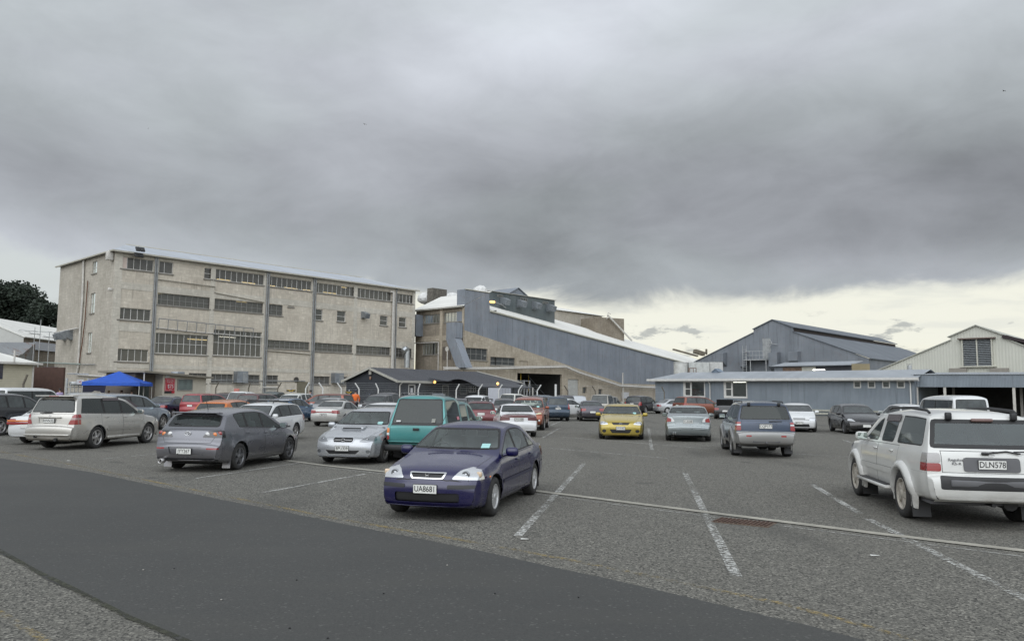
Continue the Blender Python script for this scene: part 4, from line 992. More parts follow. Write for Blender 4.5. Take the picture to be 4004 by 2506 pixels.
    b = MB(); b.rbox((-2.58, 0, .575), (.02, 1.5, .016), .005); b.build('tailgate_stripe', paint('pale_teal', (.10,.36,.34), .2, .4, .2), r)
    sticker(r, ((-2.518, .57, 1.09), (-2.518, .45, 1.09), (-2.499, .45, 1.13), (-2.499, .57, 1.13)), plain('sticker_white', (.55,.55,.55), .6), 'sticker')
    sticker(r, ((-2.518, -.40, 1.08), (-2.518, -.50, 1.08), (-2.47, -.50, 1.18), (-2.47, -.40, 1.18)), plain('sticker_grey', (.22,.22,.20), .6), 'sticker')
    S = P['_S']
    MB().quad((-1.30, -S.side(-1.3, 1.12)-.012, 1.12), (-1.05, -S.side(-1.05, 1.12)-.012, 1.12), (-1.05, -S.side(-1.05, 1.21)-.012, 1.21), (-1.30, -S.side(-1.3, 1.21)-.012, 1.21)).build('window_sticker', plain('sticker_pink', (.55,.22,.26), .6), r)
    mudflaps(r, P, BLACK, False)
    place(r, -2.03, 23.15, 1.385, 'teal pickup with matching canopy and dark tinted rear glass, behind the navy sedan', 'pickup truck')
    # 9 silver wagon with bonnet scoop, facing us
    sil = paint('bright_silver', (.44, .455, .475), .5, .28, .3)
    P = spec_wagon('parked_car', sil, plate_f=('BPU309', .425, .012), rim='ten', rim_mat=ALLOY, mirror=.76, handle_mat=sil,
        lamps=[('headlamp','F',[(.42,.595),(.60,.575),(.86,.63),(.86,.755),(.70,.745),(.52,.685)],L_DHEAD),('tail_lamp','R',[(.55,.72),(.86,.72),(.86,.96),(.62,.96)],L_RED)],
        panels=[('grille','F',rnd([(-.235,.575),(.235,.575),(.275,.63),(.25,.69),(-.25,.69),(-.275,.63)],.02),GR,-.01),('grille_frame','F',rnd([(-.25,.56),(.25,.56),(.30,.63),(.27,.705),(-.27,.705),(-.30,.63)],.02),sil,.008),
                ('air_intake','F',rnd([(-.36,.285),(.36,.285),(.46,.375),(-.46,.375)],.02),BLACK,-.02),('intake_blade','F',rnd([(-.42,.262),(.42,.262),(.54,.385),(-.54,.385)],.02),paint('pale_silver', (.5,.51,.52), .5, .25, .2),.004),
                ('fog_lamp','F',ell(.66,.345,.055,.045),L_DHEAD,.002),('fog_lamp','F',ell(-.66,.345,.055,.045),L_DHEAD,.002)],
        lids=[('bonnet','T',[(2.08,-.60),(2.15,0),(2.08,.60),(1.6,.70),(1.12,.76),(1.12,-.76),(1.6,-.70)])])
    r = car(P); label_card(r, P, .60, .07); badge(r, P, 0, .635, 1, 'star', .042)
    b = MB(); b.rbox((2.225, .15, .635), (.02, .20, .012), .004); b.rbox((2.225, -.15, .635), (.02, .20, .012), .004); b.build('grille_bar', CHROME, r)
    b = MB(); b.rbox((1.42, 0, .905), (.36, .62, .085), .035); o = b.build('bonnet_scoop', sil, r); MB().rbox((1.605, 0, .912), (.02, .52, .038), .015).build('scoop_mouth', BLACK, o)
    for sg in (1, -1): bowl(r, P, sg*.60, .655, .05)
    place(r, -3.94, 22.35, -1.749, 'silver wagon with bonnet scoop and plate BPU309 facing us, left of the teal pickup')
    # 10 grey hatchback, three-quarter rear
    gr = paint('graphite_paint', (.15, .152, .17), .6, .3, .4)
    P = spec_hatch('parked_car', gr, plate_r=('JYY267', .49, -.02), glass=glass('hatch_glass', (.48,.56,.54), .2, .03, (.08,.09,.09)), rim='five', rim_mat=DALLOY, handle_mat=gr,
        lamps=[('headlamp','F',[(.48,.62),(.86,.66),(.86,.78),(.60,.74)],L_HEAD),('tail_lamp','R',[(.37,.80),(.88,.79),(.90,.92),(.80,.955),(.48,.945)],L_SMOKE),('reflector','R',[(.52,.53),(.78,.53),(.78,.565),(.52,.57)],L_RED)],
        panels=[('number_plate_recess','R',rnd([(-.36,.42),(.36,.42),(.42,.585),(-.42,.585)],.02),gr,-.012),('diffuser','R',rnd([(-.78,.27),(.78,.27),(.80,.33),(-.80,.33)],.01),BLACK,.002)],
        lids=[('tailgate','R',[(-.58,.67),(.58,.67),(.66,.80),(.74,.98),(-.74,.98),(-.66,.80)])])
    r = car(P); b = MB(); b.rbox((-1.80, 0, 1.350), (.17, 1.22, .035), .015, Matrix.Rotation(.12, 3, 'Y')); b.build('roof_spoiler', gr, r)
    for sg in (1, -1):
        for y, z, rr, mt in ((.47, .868, .058, L_WHITE), (.64, .862, .055, L_AMBER), (.745, .885, .055, L_RED)):
            x = P['_S'].rear(y, z)+.006
            b = MB(); b.lathe([(.0, rr), (-.012, rr*.9), (-.016, 0)], (x, sg*y, z), 'X', 14); b.build('lamp_cluster', mt, r)
    badge(r, P, 0, .885, -1, 'wing', .060); b = MB(); b.path([(-1.98, .02, 1.07), (-1.95, .5, 1.11)], .014, 5); b.build('wiper', BLACK, r)
    b = MB(); b.lathe([(0, .055), (-.16, .058), (-.16, .045), (-.02, .04)], (-2.18, .56, .26), 'X', 16); b.build('exhaust', ALLOY, r)
    MB().path([(-1.35, 0, 1.41), (-1.44, 0, 1.62)], .007, 5).build('aerial', BLACK, r); mudflaps(r, P, gr, True, .2, .26)
    place(r, -7.1, 20.2, 1.40, 'dark grey hatchback with winged badge and plate JYY267, seen from behind')
    # 11 silver soft-roader
    sk = paint('warm_silver', (.47, .455, .42), .5, .3, .55)
    P = spec_softroader('parked_car', sk, plate_r=('HWN353', .90, -.03), glass=glass('side_glass', (.35,.38,.38), .25, .03, (.05,.055,.055)), glass_rear=GL_TINT, handle_mat=sk,
        lamps=[('headlamp','F',[(.50,.72),(.88,.75),(.88,.90),(.56,.88)],L_HEAD),('tail_lamp','R',[(.62,.79),(.93,.79),(.93,.93),(.665,.93)],L_RED),('reversing_lamp','R',[(.67,.935),(.93,.935),(.93,.985),(.69,.985)],lens('pink_lens',(.34,.22,.21))),('tail_lamp','R',[(.69,.99),(.93,.99),(.90,1.09),(.74,1.10)],L_RED)],
        panels=[('number_plate_recess','R',rnd([(-.36,.82),(.36,.82),(.38,.99),(-.38,.99)],.03),sk,-.012),('side_moulding','S',rnd([(-.92,.56),(.90,.56),(.90,.61),(-.92,.61)],.01),sk,.014)],
        lids=[('tailgate','R',[(-.60,.75),(.60,.75),(.70,.98),(.72,1.11),(-.72,1.11),(-.70,.98)])])
    r = car(P); b = MB(); b.rbox((-2.13, 0, 1.655), (.26, 1.30, .04), .016, Matrix.Rotation(.05, 3, 'Y')); o = b.build('roof_spoiler', sk, r); MB().rbox((-2.255, 0, 1.655), (.02, .34, .025), .008).build('brake_lamp', L_RED, o)
    b = MB(); b.rbox((-2.405, 0, 1.005), (.03, .76, .05), .014); b.build('tailgate_garnish', sk, r); badge(r, P, 0, 1.04, -1, 'ring3', .03)
    b = MB(); b.path([(-2.36, .35, 1.13), (-2.35, -.05, 1.15)], .013, 5); b.build('wiper', BLACK, r)
    b = MB(); b.tube((-2.2, -.30, .33), (-2.50, -.30, .33), .05, 12); b.build('exhaust', BLACK, r)
    b = MB(); b.tube((-2.35, .35, .40), (-2.56, .35, .40), .02); b.tube((-2.56, .35, .38), (-2.56, .35, .46), .022); b.build('towbar', BLACK, r)
    for sg in (1, -1): MB().rbox((0, sg*.895, .33), (1.7, .06, .09), .025).build('side_skirt', sk, r)
    MB().rbox((-2.50, 0, .47), (.05, 1.55, .05), .02).build('bumper_crease', sk, r)
    for sg in (1, -1):
        b = MB(); P_ = P['_S']; b.add([(.80, sg*(P_.side(.8, 1.2)+.02), 1.30), (.30, sg*(P_.side(.3, 1.5)+.02), 1.58), (.30, sg*(P_.side(.3, 1.45)+.02), 1.50), (.70, sg*(P_.side(.7, 1.2)+.02), 1.26)], [(0,1,2,3)]); b.build('wind_deflector', plain('smoked_plastic', (.07,.055,.06), .25), r); b = MB()
        b.add([(-.12, sg*(P_.side(-.12, 1.6)+.02), 1.60), (-.95, sg*(P_.side(-.95, 1.6)+.02), 1.60), (-.95, sg*(P_.side(-.95, 1.5)+.02), 1.51), (-.12, sg*(P_.side(-.12, 1.5)+.02), 1.51)], [(0,1,2,3)]); b.build('wind_deflector', plain('smoked_plastic', (.07,.055,.06), .25), r)
    place(r, -13.93, 26.5, 1.43, 'silver soft-roader with rear spoiler and plate HWN353, between the dark off-roader and the grey hatchback')

def mid_and_far():
    T = {}
    tp = paint('template_paint', (.5, .5, .5))
    def tree(o): return [o]+[q for c in o.children for q in tree(c)]
    def make(kind, col, **k):
        fn = {'sedan': spec_sedan, 'hatch': spec_hatch, 'wagon': spec_wagon, 'suv': spec_suv, 'soft': spec_softroader, 'ute': spec_ute, 'van': spec_van, 'mpv': spec_mpv}[kind]
        P = fn('pickup_truck' if kind == 'ute' else 'van' if kind == 'van' else 'parked_car', tp, **k); return P
    kinds = {
        'sedan': ('sedan', {}), 'sedan_m': ('sedan', dict(W=1.76, H=1.46, wb=2.6, roh=1.0, rw=.31,
            prof=[(2.05,.22),(2.11,.27),(2.14,.42),(2.13,.58),(2.06,.70),(1.9,.82),(1.5,.93),(1.25,1.0),(1.18,1.02),(.35,1.38),(.1,1.43),(-.3,1.46),(-.85,1.44),(-1.15,1.38),(-1.70,1.12),(-1.8,1.09),(-2.15,1.07),(-2.24,1.03),(-2.27,.8),(-2.30,.58),(-2.29,.40),(-2.22,.27)],
            belt=[(2.1,.78),(1.0,.92),(0,.95),(-1.2,.98),(-2.3,.98)], cowl=(1.18,1.02), head=(.35,1.385), rear=((-1.68,1.13),(-1.18,1.365)))),
        'hatch': ('hatch', {}), 'wagon': ('wagon', {}), 'suv': ('suv', {}), 'soft': ('soft', {}), 'cute': ('ute', {}), 'ute': ('ute', dict(canopy=False)), 'van': ('van', {}), 'mpv': ('mpv', {})}
    base = {}; used = set()
    def put(kind, x, y, yaw, col, label, cat='car', **k):
        """first of a kind is the template itself, later ones are copies with their own colour"""
        if kind not in base:
            kk, ex = kinds[kind]; P = make(kk, tp, **ex); o = car(P, 1); base[kind] = (o, P, list(o.children))
        src, P, parts = base[kind]
        if kind not in used: r = src
        else:       # only the parts every car of this body shares; extras of the first one stay its own
            r = src.copy(); COL.objects.link(r)
            for q in parts: copy_tree(q, r)
        used.add(kind)
        c = paint(*col)
        for o in tree(r):
            if o.type != 'MESH': continue
            for s_ in o.material_slots:
                if s_.material == tp or (r is src and s_.material == tp): pass
        recol.append((r, c)); place(r, x, y, yaw, label, cat)
        return r, P
    recol = []
    WHT = ('fleet_white', (.62,.63,.63), .0, .3, .4); SLV = ('fleet_silver', (.32,.335,.345), .5, .3, .35); BLK = ('fleet_black', (.012,.013,.016), .3, .25, .25)
    DGR = ('fleet_charcoal', (.05,.052,.058), .5, .3, .3); NVY = ('fleet_navy', (.012,.022,.06), .4, .28, .3); MAR = ('fleet_maroon', (.12,.014,.018), .4, .3, .3)
    RED = ('fleet_red', (.26,.012,.02), .3, .3, .25); BRK = ('brick_paint', (.20,.045,.022), .5, .3, .3); BLU = ('mid_blue', (.018,.075,.16), .4, .28, .25)
    PET = ('petrol_blue', (.010,.045,.075), .4, .28, .25); ORG = ('orange_paint', (.52,.14,.018), .3, .3, .2); BEI = ('beige_silver', (.30,.285,.25), .45, .33, .5)
    PEA = ('pearl_silver', (.46,.46,.44), .3, .3, .45); LBL = ('pale_blue_silver', (.26,.30,.345), .5, .3, .35); TPE = ('taupe', (.30,.31,.28), .4, .3, .4); DRD = ('dark_brown_red', (.045,.016,.018), .4, .3, .3)
    put('soft', -21.0, 32.6, 1.43, BLK, 'black off-roader cut by the left edge, beside the white sedan')
    r, P = put('sedan', -15.95, 28.5, 1.43, WHT, 'white sedan with full-width amber and red tail lamps, mostly behind the silver soft-roader')
    x = P['_S'].xR
    b = MB(); b.rbox((x+.035, 0, .715), (.03, 1.5, .09), .012); b.build('lamp_band', L_RED, r); MB().rbox((x+.045, 0, .795), (.03, 1.5, .05), .012).build('lamp_band', L_AMBER, r)
    put('van', -29.6, 47.5, 1.40, WHT, 'white van with dark rear glass, behind the black off-roader at left', 'van')
    put('soft', -17.6, 35.9, 1.43, LBL, 'pale blue silver soft-roader seen from its side, behind the silver soft-roader')
    put('soft', -23.4, 44.5, 1.40, SLV, 'silver off-roader of which only the railed roof shows, behind the silver soft-roader')
    put('mpv', -20.6, 39.5, 1.40, WHT, 'white people mover with only its roof showing, left of the pale blue soft-roader')
    put('sedan', -23.2, 53.5, 1.43, NVY, 'navy sedan with red tail lamps, left of the red people carrier')
    put('mpv', -20.7, 53.4, 1.40, RED, 'bright red people carrier with dark rear glass, below the price board')
    put('hatch', -13.0, 36.4, 1.40, ORG, 'bright orange hatchback, its roof showing above the dark grey hatchback')
    r, P = put('wagon', -9.45, 29.4, -1.72, WHT, 'white wagon with black roof rails and a crossbar, nose towards us beside the grey hatchback')
    for sg in (1, -1): MB().path([(.1, sg*.54, 1.42), (0, sg*.54, 1.475), (-1.5, sg*.54, 1.475), (-1.65, sg*.54, 1.40)], .018, 6).build('roof_rail', BLACK, r)
    for xx in (-.2, -1.1): MB().rbox((xx, 0, 1.52), (.07, 1.28, .03), .012).build('roof_bar', HUBCAP if xx < -.5 else BLACK, r)
    for sg in (1, -1): MB().rbox((0, sg*.865, .53), (1.5, .02, .05), .008).build('side_moulding', BLACK, r)
    put('hatch', -13.5, 47.9, 1.40, BLU, 'blue hatchback parked nose away, behind the white wagon')
    r, P = put('sedan', -9.6, 43.7, 1.40, PEA, 'pearl silver sedan with red lamp band across its tail, left of the silver wagon')
    b = MB(); b.rbox((P['_S'].xR+.03, 0, .76), (.03, 1.2, .05), .012); b.build('lamp_band', L_RED, r)
    text('TMS765', .118, PLATE_T, (P['_px-1']-.0105, 0, .618), (pi/2, 0, -pi/2), r, .84, 'plate_lettering')
    r2 = put('sedan_m', -11.9, 51.2, -1.74, SLV, 'silver sedan half hidden behind the pearl silver sedan')[0]
    put('soft', -14.1, 58.2, 2.85, BRK, 'brick red off-roader parked side-on near the gate posts')
    put('sedan_m', -4.9, 31.8, 1.40, WHT, 'white sedan roof showing above the silver wagon with the scoop')
    put('cute', -9.9, 58.6, -1.80, DGR, 'charcoal pickup facing us in front of the dark office', 'pickup truck')
    r, P = put('ute', -6.5, 51.5, -1.75, SLV, 'silver pickup with a ladder rack, mostly behind the teal canopy', 'pickup truck')
    b = MB()
    for xx in (.3, -.4, -1.6): b.path([(xx, -.7, 1.1 if xx < -1 else 1.6), (xx, -.7, 1.80), (xx, .7, 1.80), (xx, .7, 1.1 if xx < -1 else 1.6)], .022, 6)
    for y in (-.7, .7): b.path([(.6, y, 1.80), (-2.3, y, 1.80)], .022, 6)
    b.build('ladder_rack', DALLOY, r)
    put('wagon', -3.75, 55.5, -1.75, DGR, 'charcoal wagon roof between the teal pickup and the white cab')
    put('ute', -2.7, 60.3, -1.90, WHT, 'white pickup cab facing us beside the office awning', 'pickup truck')
    r, P = put('wagon', -1.75, 42.2, 1.66, MAR, 'maroon wagon with black roof bars, left of the white saloon')
    for xx in (-.3, -1.3): MB().path([(xx, -.66, 1.40), (xx, -.66, 1.53), (xx, .66, 1.53), (xx, .66, 1.40)], .018, 6).build('roof_bar', BLACK, r)
    put('hatch', -.55, 58.5, 1.60, DGR, 'charcoal hatchback nose away, between the maroon wagon and the copper crossover')
    put('cute', .9, 64.5, 1.0, ('cream_white', (.60,.59,.54), 0., .3, .4), 'cream pickup with canopy and long side window, behind the copper crossover', 'pickup truck')
    put('soft', 3.0, 66.6, -1.2, PET, 'petrol blue off-roader behind the copper crossover')
    r, P = put('mpv', 2.95, 54.3, 1.65, ('deep_petrol', (.008,.028,.055), .4, .28, .25), 'dark petrol people carrier with tall red tail lamps, right of the copper crossover')
    badge(r, P, 0, .97, -1, 'wing', .07); text('DTT347', .118, PLATE_T, (P['_px-1']-.0105, 0, .838), (pi/2, 0, -pi/2), r, .84, 'plate_lettering')
    put('soft', 4.4, 69., 1.72, ('dusky_grey', (.045,.045,.06), .4, .3, .3), 'dark grey off-roader with dark glass, under the open loading bay')
    put('sedan_m', 4.3, 61.8, .95, WHT, 'white sedan angled behind the petrol people carrier')
    put('ute', 5.9, 71.0, 1.70, SLV, 'silver pickup with open tray in front of the roller door', 'pickup truck')
    put('cute', 8.0, 64.5, 1.15, BEI, 'beige silver crew pickup with canopy, behind the yellow sedan', 'pickup truck')
    put('sedan', 5.5, 54.4, 1.55, ('plum_grey', (.05,.048,.065), .5, .3, .4), 'plum grey sedan seen from behind, between petrol people carrier and yellow sedan')
    put('soft', 12.6, 74.3, .95, ('ink_black', (.008,.009,.013), .3, .22, .15), 'black crossover beside the left end of the grey office')
    put('sedan', 15.6, 74.6, .38, ('soft_silver', (.42,.43,.44), .4, .3, .35), 'silver sedan seen from its side against the grey office')
    put('soft', 16.1, 66.3, .42, ('rust_orange', (.19,.045,.018), .5, .3, .35), 'rust orange crossover side-on below the office windows')
    r, P = put('sedan_m', 16.9, 61.2, 1.25, BLK, 'black sedan with its boot lid raised, beside the slate blue off-roader')
    MB().slab((P['_S'].xR+.15, -.62, 1.02), (P['_S'].xR+.15, .62, 1.02), (P['_S'].xR-.05, .60, 1.50), (P['_S'].xR-.05, -.60, 1.50), .04).build('boot_lid', paint(*BLK), r)
    r, P = put('sedan_m', 15.25, 41.7, -1.86, WHT, 'white sedan facing us with a dark lower grille, right of the slate blue off-roader')
    text('MYS172', .118, PLATE_T, (P['_px1']+.0105, 0, .468), (pi/2, 0, pi/2), r, .84, 'plate_lettering')
    b = MB(); b.rbox((2.10, 0, .655), (.03, 1.0, .03), .01); b.build('grille_bar', CHROME, r)
    r, P = put('hatch', 17.5, 39.8, -1.73, BLK, 'black three-door hatchback facing us with pale headlamps, in front of the grey office')
    put('wagon', 21.8, 43.5, 1.40, WHT, 'white hatch of which only the curved roof shows, left of the white van')
    put('van', 19.5, 34.6, 1.40, WHT, 'white van seen from behind over the white off-road wagon', 'van')
    put('sedan', 15.1, 22.2, 1.40, LBL, 'pale blue silver sedan just showing at the right edge')
    put('sedan_m', -26.0, 58.5, -1.72, TPE, 'taupe silver sedan facing us below the kiosk window')
    put('soft', -22.8, 61.5, -1.72, ('wine_black', (.03,.012,.02), .3, .3, .3), 'dark wine off-roader with roof rails, behind the red people carrier')
    put('cute', -19.0, 57.3, 1.40, WHT, 'white pickup with canopy and dark side windows, right of the red people carrier', 'pickup truck')
    put('cute', -20.4, 64.6, -1.72, ('slate_green', (.05,.07,.07), .4, .3, .35), 'slate pickup facing us by the wall, behind the white canopy', 'pickup truck')
    put('suv', -17.2, 61.2, -1.74, ('old_white', (.55,.56,.54), 0., .35, .5), 'white off-roader facing us by the yellow direction sign')
    put('sedan', -16.3, 46.4, -1.74, DRD, 'dark brown sedan behind the orange hatchback')
    put('soft', -16.6, 52.2, 1.40, ('garnet', (.07,.015,.018), .4, .3, .3), 'garnet off-roader whose roof shows left of the blue hatchback')
    for r, c in recol:
        for o in tree(r):
            if o.type == 'MESH':
                for s_ in o.material_slots:
                    if s_.material == tp: s_.link = 'OBJECT'; s_.material = c
# ================================================================ GROUND
def mat_chip():
    m = Mat('chip_seal'); o = m.obj()
    big = m.noise(o, .05, 5, .6); mid = m.noise(o, .5, 5, .6); v = m.n('ShaderNodeTexVoronoi'); m.l(o, v.inputs[0]); v.inputs['Scale'].default_value = 52
    v2 = m.n('ShaderNodeTexVoronoi'); m.l(o, v2.inputs[0]); v2.inputs['Scale'].default_value = 22
    gr = m.noise(o, 21, 8, .78)
    stone = m.n('ShaderNodeSeparateColor'); m.l(v.outputs['Color'], stone.inputs[0])
    st2 = m.n('ShaderNodeSeparateColor'); m.l(v2.outputs['Color'], st2.inputs[0]); med = m.noise(o, 4.5, 8, .8)
    fine = m.noise(o, 38, 5, .8)
    c = m.mix(m.range(gr, .36, .64), (.055, .054, .047), (.175, .167, .143))
    c = m.mix(m.range(fine, .40, .60, 0, .5), c, (.20, .192, .165))
    c = m.mix(m.range(stone.outputs[0], .66, .98, 0, .8), c, (.34, .325, .28))
    c = m.mix(m.range(stone.outputs[1], .60, .92, 0, .9), c, (.020, .020, .018))
    c = m.mix(m.range(st2.outputs[0], .80, 1., 0, .35), c, (.045, .045, .04))
    c = m.mix(m.range(med, .54, .68, 0, .28), c, (.055, .054, .047))
    c = m.mix(m.range(mid, .38, .72, 0, .22), c, (.085, .080, .068))
    c = m.mix(m.range(big, .42, .62, 0, .30), c, (.135, .125, .105))
    c = m.mix(m.range(m.noise(m.map(o, (.6, .13, 1)), 1., 4, .5), .56, .68, 0, .35), c, (.045, .045, .041))
    c = m.mix(m.range(m.noise(o, .85, 4, .5), .64, .72, 0, .5), c, (.035, .035, .033))
    m.base(c); m.set(Roughness=.88)
    m.bump(m.math('ADD', m.math('MULTIPLY', v.outputs[0], .7), m.math('MULTIPLY', gr, .8)), .75, .02); return m.m
def mat_asphalt():
    m = Mat('smooth_asphalt'); o = m.obj(); big = m.noise(o, .22, 5, .55); gr = m.noise(o, 55, 6, .75); fl = m.n('ShaderNodeTexVoronoi'); m.l(o, fl.inputs[0]); fl.inputs['Scale'].default_value = 48
    s = m.n('ShaderNodeSeparateColor'); m.l(fl.outputs['Color'], s.inputs[0])
    c = m.mix(m.range(gr, .35, .65), (.031, .032, .030), (.070, .069, .064))
    c = m.mix(m.range(big, .35, .65, 0, .5), c, (.041, .042, .040))
    c = m.mix(m.range(m.noise(m.map(o, (.25, .9, 1), rot=(0, 0, .45)), 1.3, 4, .5), .5, .66, 0, .4), c, (.058, .057, .051))
    c = m.mix(m.range(m.noise(o, 16, 6, .8), .60, .72, 0, .5), c, (.032, .033, .032))
    c = m.mix(m.range(s.outputs[0], .96, 1., 0, .35), c, (.20, .195, .18))
    c = m.mix(m.range(m.noise(o, 1.4, 5, .6), .6, .75, 0, .35), c, (.045, .046, .046))
    m.base(c); m.set(Roughness=m.range(big, .3, .7, .72, .86)); m.bump(gr, .35, .006); return m.m
def mat_worn(name, c, lo=.46, hi=.54, sc=9):
    """paint worn through in patches: transparent where it has gone"""
    m = Mat(name); o = m.obj(); g = m.noise(o, sc, 8, .8); b = m.noise(o, .9, 4, .6)
    m.base(m.mix(m.range(g, .4, .6), tuple(x*.8 for x in c), c)); m.set(Roughness=.8)
    a = m.range(m.math('ADD', m.math('MULTIPLY', g, .75), m.math('MULTIPLY', b, .30)), lo, hi); m.set(Alpha=a); return m.m
CHIP = mat_chip(); ASPH = mat_asphalt()
gnd = MB()
nx, ny = 2, 2
gnd.quad((-700, -12, 0), (700, -12, 0), (700, 1400, 0), (-700, 1400, 0)); g = gnd.build('ground', CHIP); tag(g, kind='structure')
def sheet(name, pts, z, mat, **k):
    b = MB(); b.add([(p[0], p[1], z) for p in pts], [tuple(range(len(pts)))]); o = b.build(name, mat); tag(o, **k); return o
D = lambda x, y: G(x*K, y*K)
up = [D(-60,1073), D(0,1081), D(215,1114), D(420,1158), D(740,1222), D(1080,1289), D(1480,1375), D(1900,1475), D(2040,1510), D(2260,1580)]
lo = [D(640,1600), D(430,1512), D(300,1458), D(168,1390), D(84,1350), D(0,1302), D(-60,1270), D(-160,1225)]
rd = resample([(p.x, p.y) for p in up], .35); lw = resample([(p.x, p.y) for p in lo], .35)
jit = lambda L, a: [(x+random.uniform(-a, a), y+random.uniform(-a, a)) for x, y in L]
o = sheet('road', jit(rd, .012)+[(5, -2), (2.5, 1)]+jit(lw, .03), .006, ASPH, kind='structure')
me = o.data; me.flip_normals() if me.polygons[0].normal.z < 0 else None
# mossy dirt along the near edge of the road
mm = mat_worn('moss_dirt', (.045, .047, .028), .42, .60, 5)
b = MB()
for (x1, y1), (x2, y2) in zip(lw, lw[1:]):
    d = Vector((x2-x1, y2-y1)).normalized(); n = Vector((-d.y, d.x)); 
    a1, a2 = .015, .015
    b.quad((x1+n.x*a1, y1+n.y*a1, .009), (x2+n.x*a2, y2+n.y*a2, .009), (x2-n.x*.045, y2-n.y*.045, .009), (x1-n.x*.045, y1-n.y*.045, .009))
tag(b.build('road_edge_dirt', mm), kind='structure')
WLINE = mat_worn('worn_white_paint', (.50, .50, .47), .50, .585, 14); WLINE2 = mat_worn('thin_white_paint', (.36, .355, .33), .44, .58, 9); YLINE = mat_worn('worn_yellow_paint', (.38, .28, .10), .51, .67, 14); KERB = plain('kerb_concrete', (.31, .295, .25), .8, 0, .25, 3)
def line(name, pts, w, mat, z=.005, **k):
    pts = [Vector((p.x, p.y)) for p in pts]; b = MB()
    for a, c in zip(pts, pts[1:]):
        d = (c-a).normalized(); n = Vector((-d.y, d.x))*w/2
        b.quad((a.x+n.x, a.y+n.y, z), (a.x-n.x, a.y-n.y, z), (c.x-n.x, c.y-n.y, z), (c.x+n.x, c.y+n.y, z))
    o = b.build(name, mat)
    for p in o.data.polygons:
        if p.normal.z < 0: p.flip()
    return tag(o, kind='structure')
# flush concrete drainage strip and a thin second edge
line('concrete_strip', [D(640,1082), D(770,1099), D(915,1114), D(1275,1160), D(1700,1213), D(2100,1263), D(2416,1300), D(2700,1335)], .19, KERB, .012)
line('strip_edge', [D(770,1103), D(915,1119), D(1275,1167), D(1700,1222), D(2416,1313)], .05, WLINE2, .005)
line('joint_line', [D(1240,1018), D(1253,1025), D(1494,1044), D(1639,1056), D(1702,1060), D(1872,1070), D(1935,1074), D(2010,1078)], .12, WLINE2)
line('joint_line', [D(1262,1054), D(1400,1066), D(1575,1081)], .12, WLINE2)
line('joint_line', [D(1640,1005), D(1900,1018), D(2020,1026)], .10, WLINE2)
for k_, (a, c) in enumerate([((1378,1093),(1222,1264)), ((1616,1115),(1738,1360)), ((1915,1142),(2030,1212)), ((2048,1224),(2430,1418)), ((720,1090),(460,1129)), ((862,1118),(615,1163)),
             ((512,1084),(355,1100)), ((392,1068),(240,1083)), ((1530,1010),(1538,1062)), ((1345,985),(1300,1003)), ((1320,1010),(1280,1033)), ((1745,1040),(1800,1062)), ((1990,1038),(2090,1070)),
             ((700,1020),(800,1012)), ((380,1022),(470,1010)), ((1480,1003),(1500,985))]):
    line('bay_line', [D(*a), D(*c)], .12, WLINE if k_ < 4 else WLINE2)
line('edge_line', [D(-20,1062), D(150,1092), D(420,1148), D(640,1192), D(780,1221), D(1100,1276), D(1350,1322), D(1570,1366), D(1690,1392), D(1850,1425), D(2170,1512), D(2300,1545)], .09, YLINE)
line('edge_line', [D(-40,1430), D(0,1446), D(60,1482), D(110,1512)], .08, YLINE)
c = G(*zp((2600,1800,1.7208), 530, 417)); g_ = empty('drain_grate', (c.x, c.y, 0), R(-33)); b = MB(); b.box(-.42,-.24,.0,.42,.24,.008); b.build('frame', plain('rusty_frame', (.10,.07,.05), .9), g_)
b = MB()
for i in range(13): b.box(-.39+i*.062, -.20, .008, -.365+i*.062, .20, .022)
b.build('grating', plain('rust_dark', (.075,.042,.03), .9, 0, .5, 12), g_); tag(g_, 'rusty drain grate let into the chip seal beside the concrete strip', 'drain')
# loose stones and litter on the road
for i, (x, y) in enumerate([(520,1438),(672,1416),(795,1440),(1208,1254)]): pass
LT = plain('litter_white', (.6,.6,.57), .6)
for x, y, lab in ((1238,1274,'scrap of white paper lying near the left bay line'), (2064,1313,'scrap of white paper lying right of the long bay line'), (163,1082+6,'flattened white wrapper by the road edge at left')):
    c = D(x, y); o = MB().slab((-.05,-.015,.012),(.05,-.02,.016),(.045,.02,.012),(-.05,.018,.02), .004).build('paper_scrap', LT); o.location = (c.x, c.y, .006); tag(o, lab, 'litter')
for i, (x, y) in enumerate([(411,1343),(522,1417),(683,1484),(773,1523*.99),(338,1340+6),(905,1402),(1168,1402),(1055,1335),(1365,1411),(700,1370)]):
    c = D(x, y); b = MB(); b.rbox((0,0,.006), (.018,.015,.012), .005); o = b.build('loose_stone', plain('stone_pale' if i % 3 == 1 else 'stone_dark', (.3,.29,.26) if i % 3 == 1 else (.03,.03,.03), .9)); o.location = (c.x, c.y, .006)
    tag(o, 'pale pebble lying on the smooth asphalt' if i % 3 == 1 else 'dark pebble lying on the smooth asphalt', 'stone', 'pale pebbles on the road' if i % 3 == 1 else 'dark pebbles on the road')

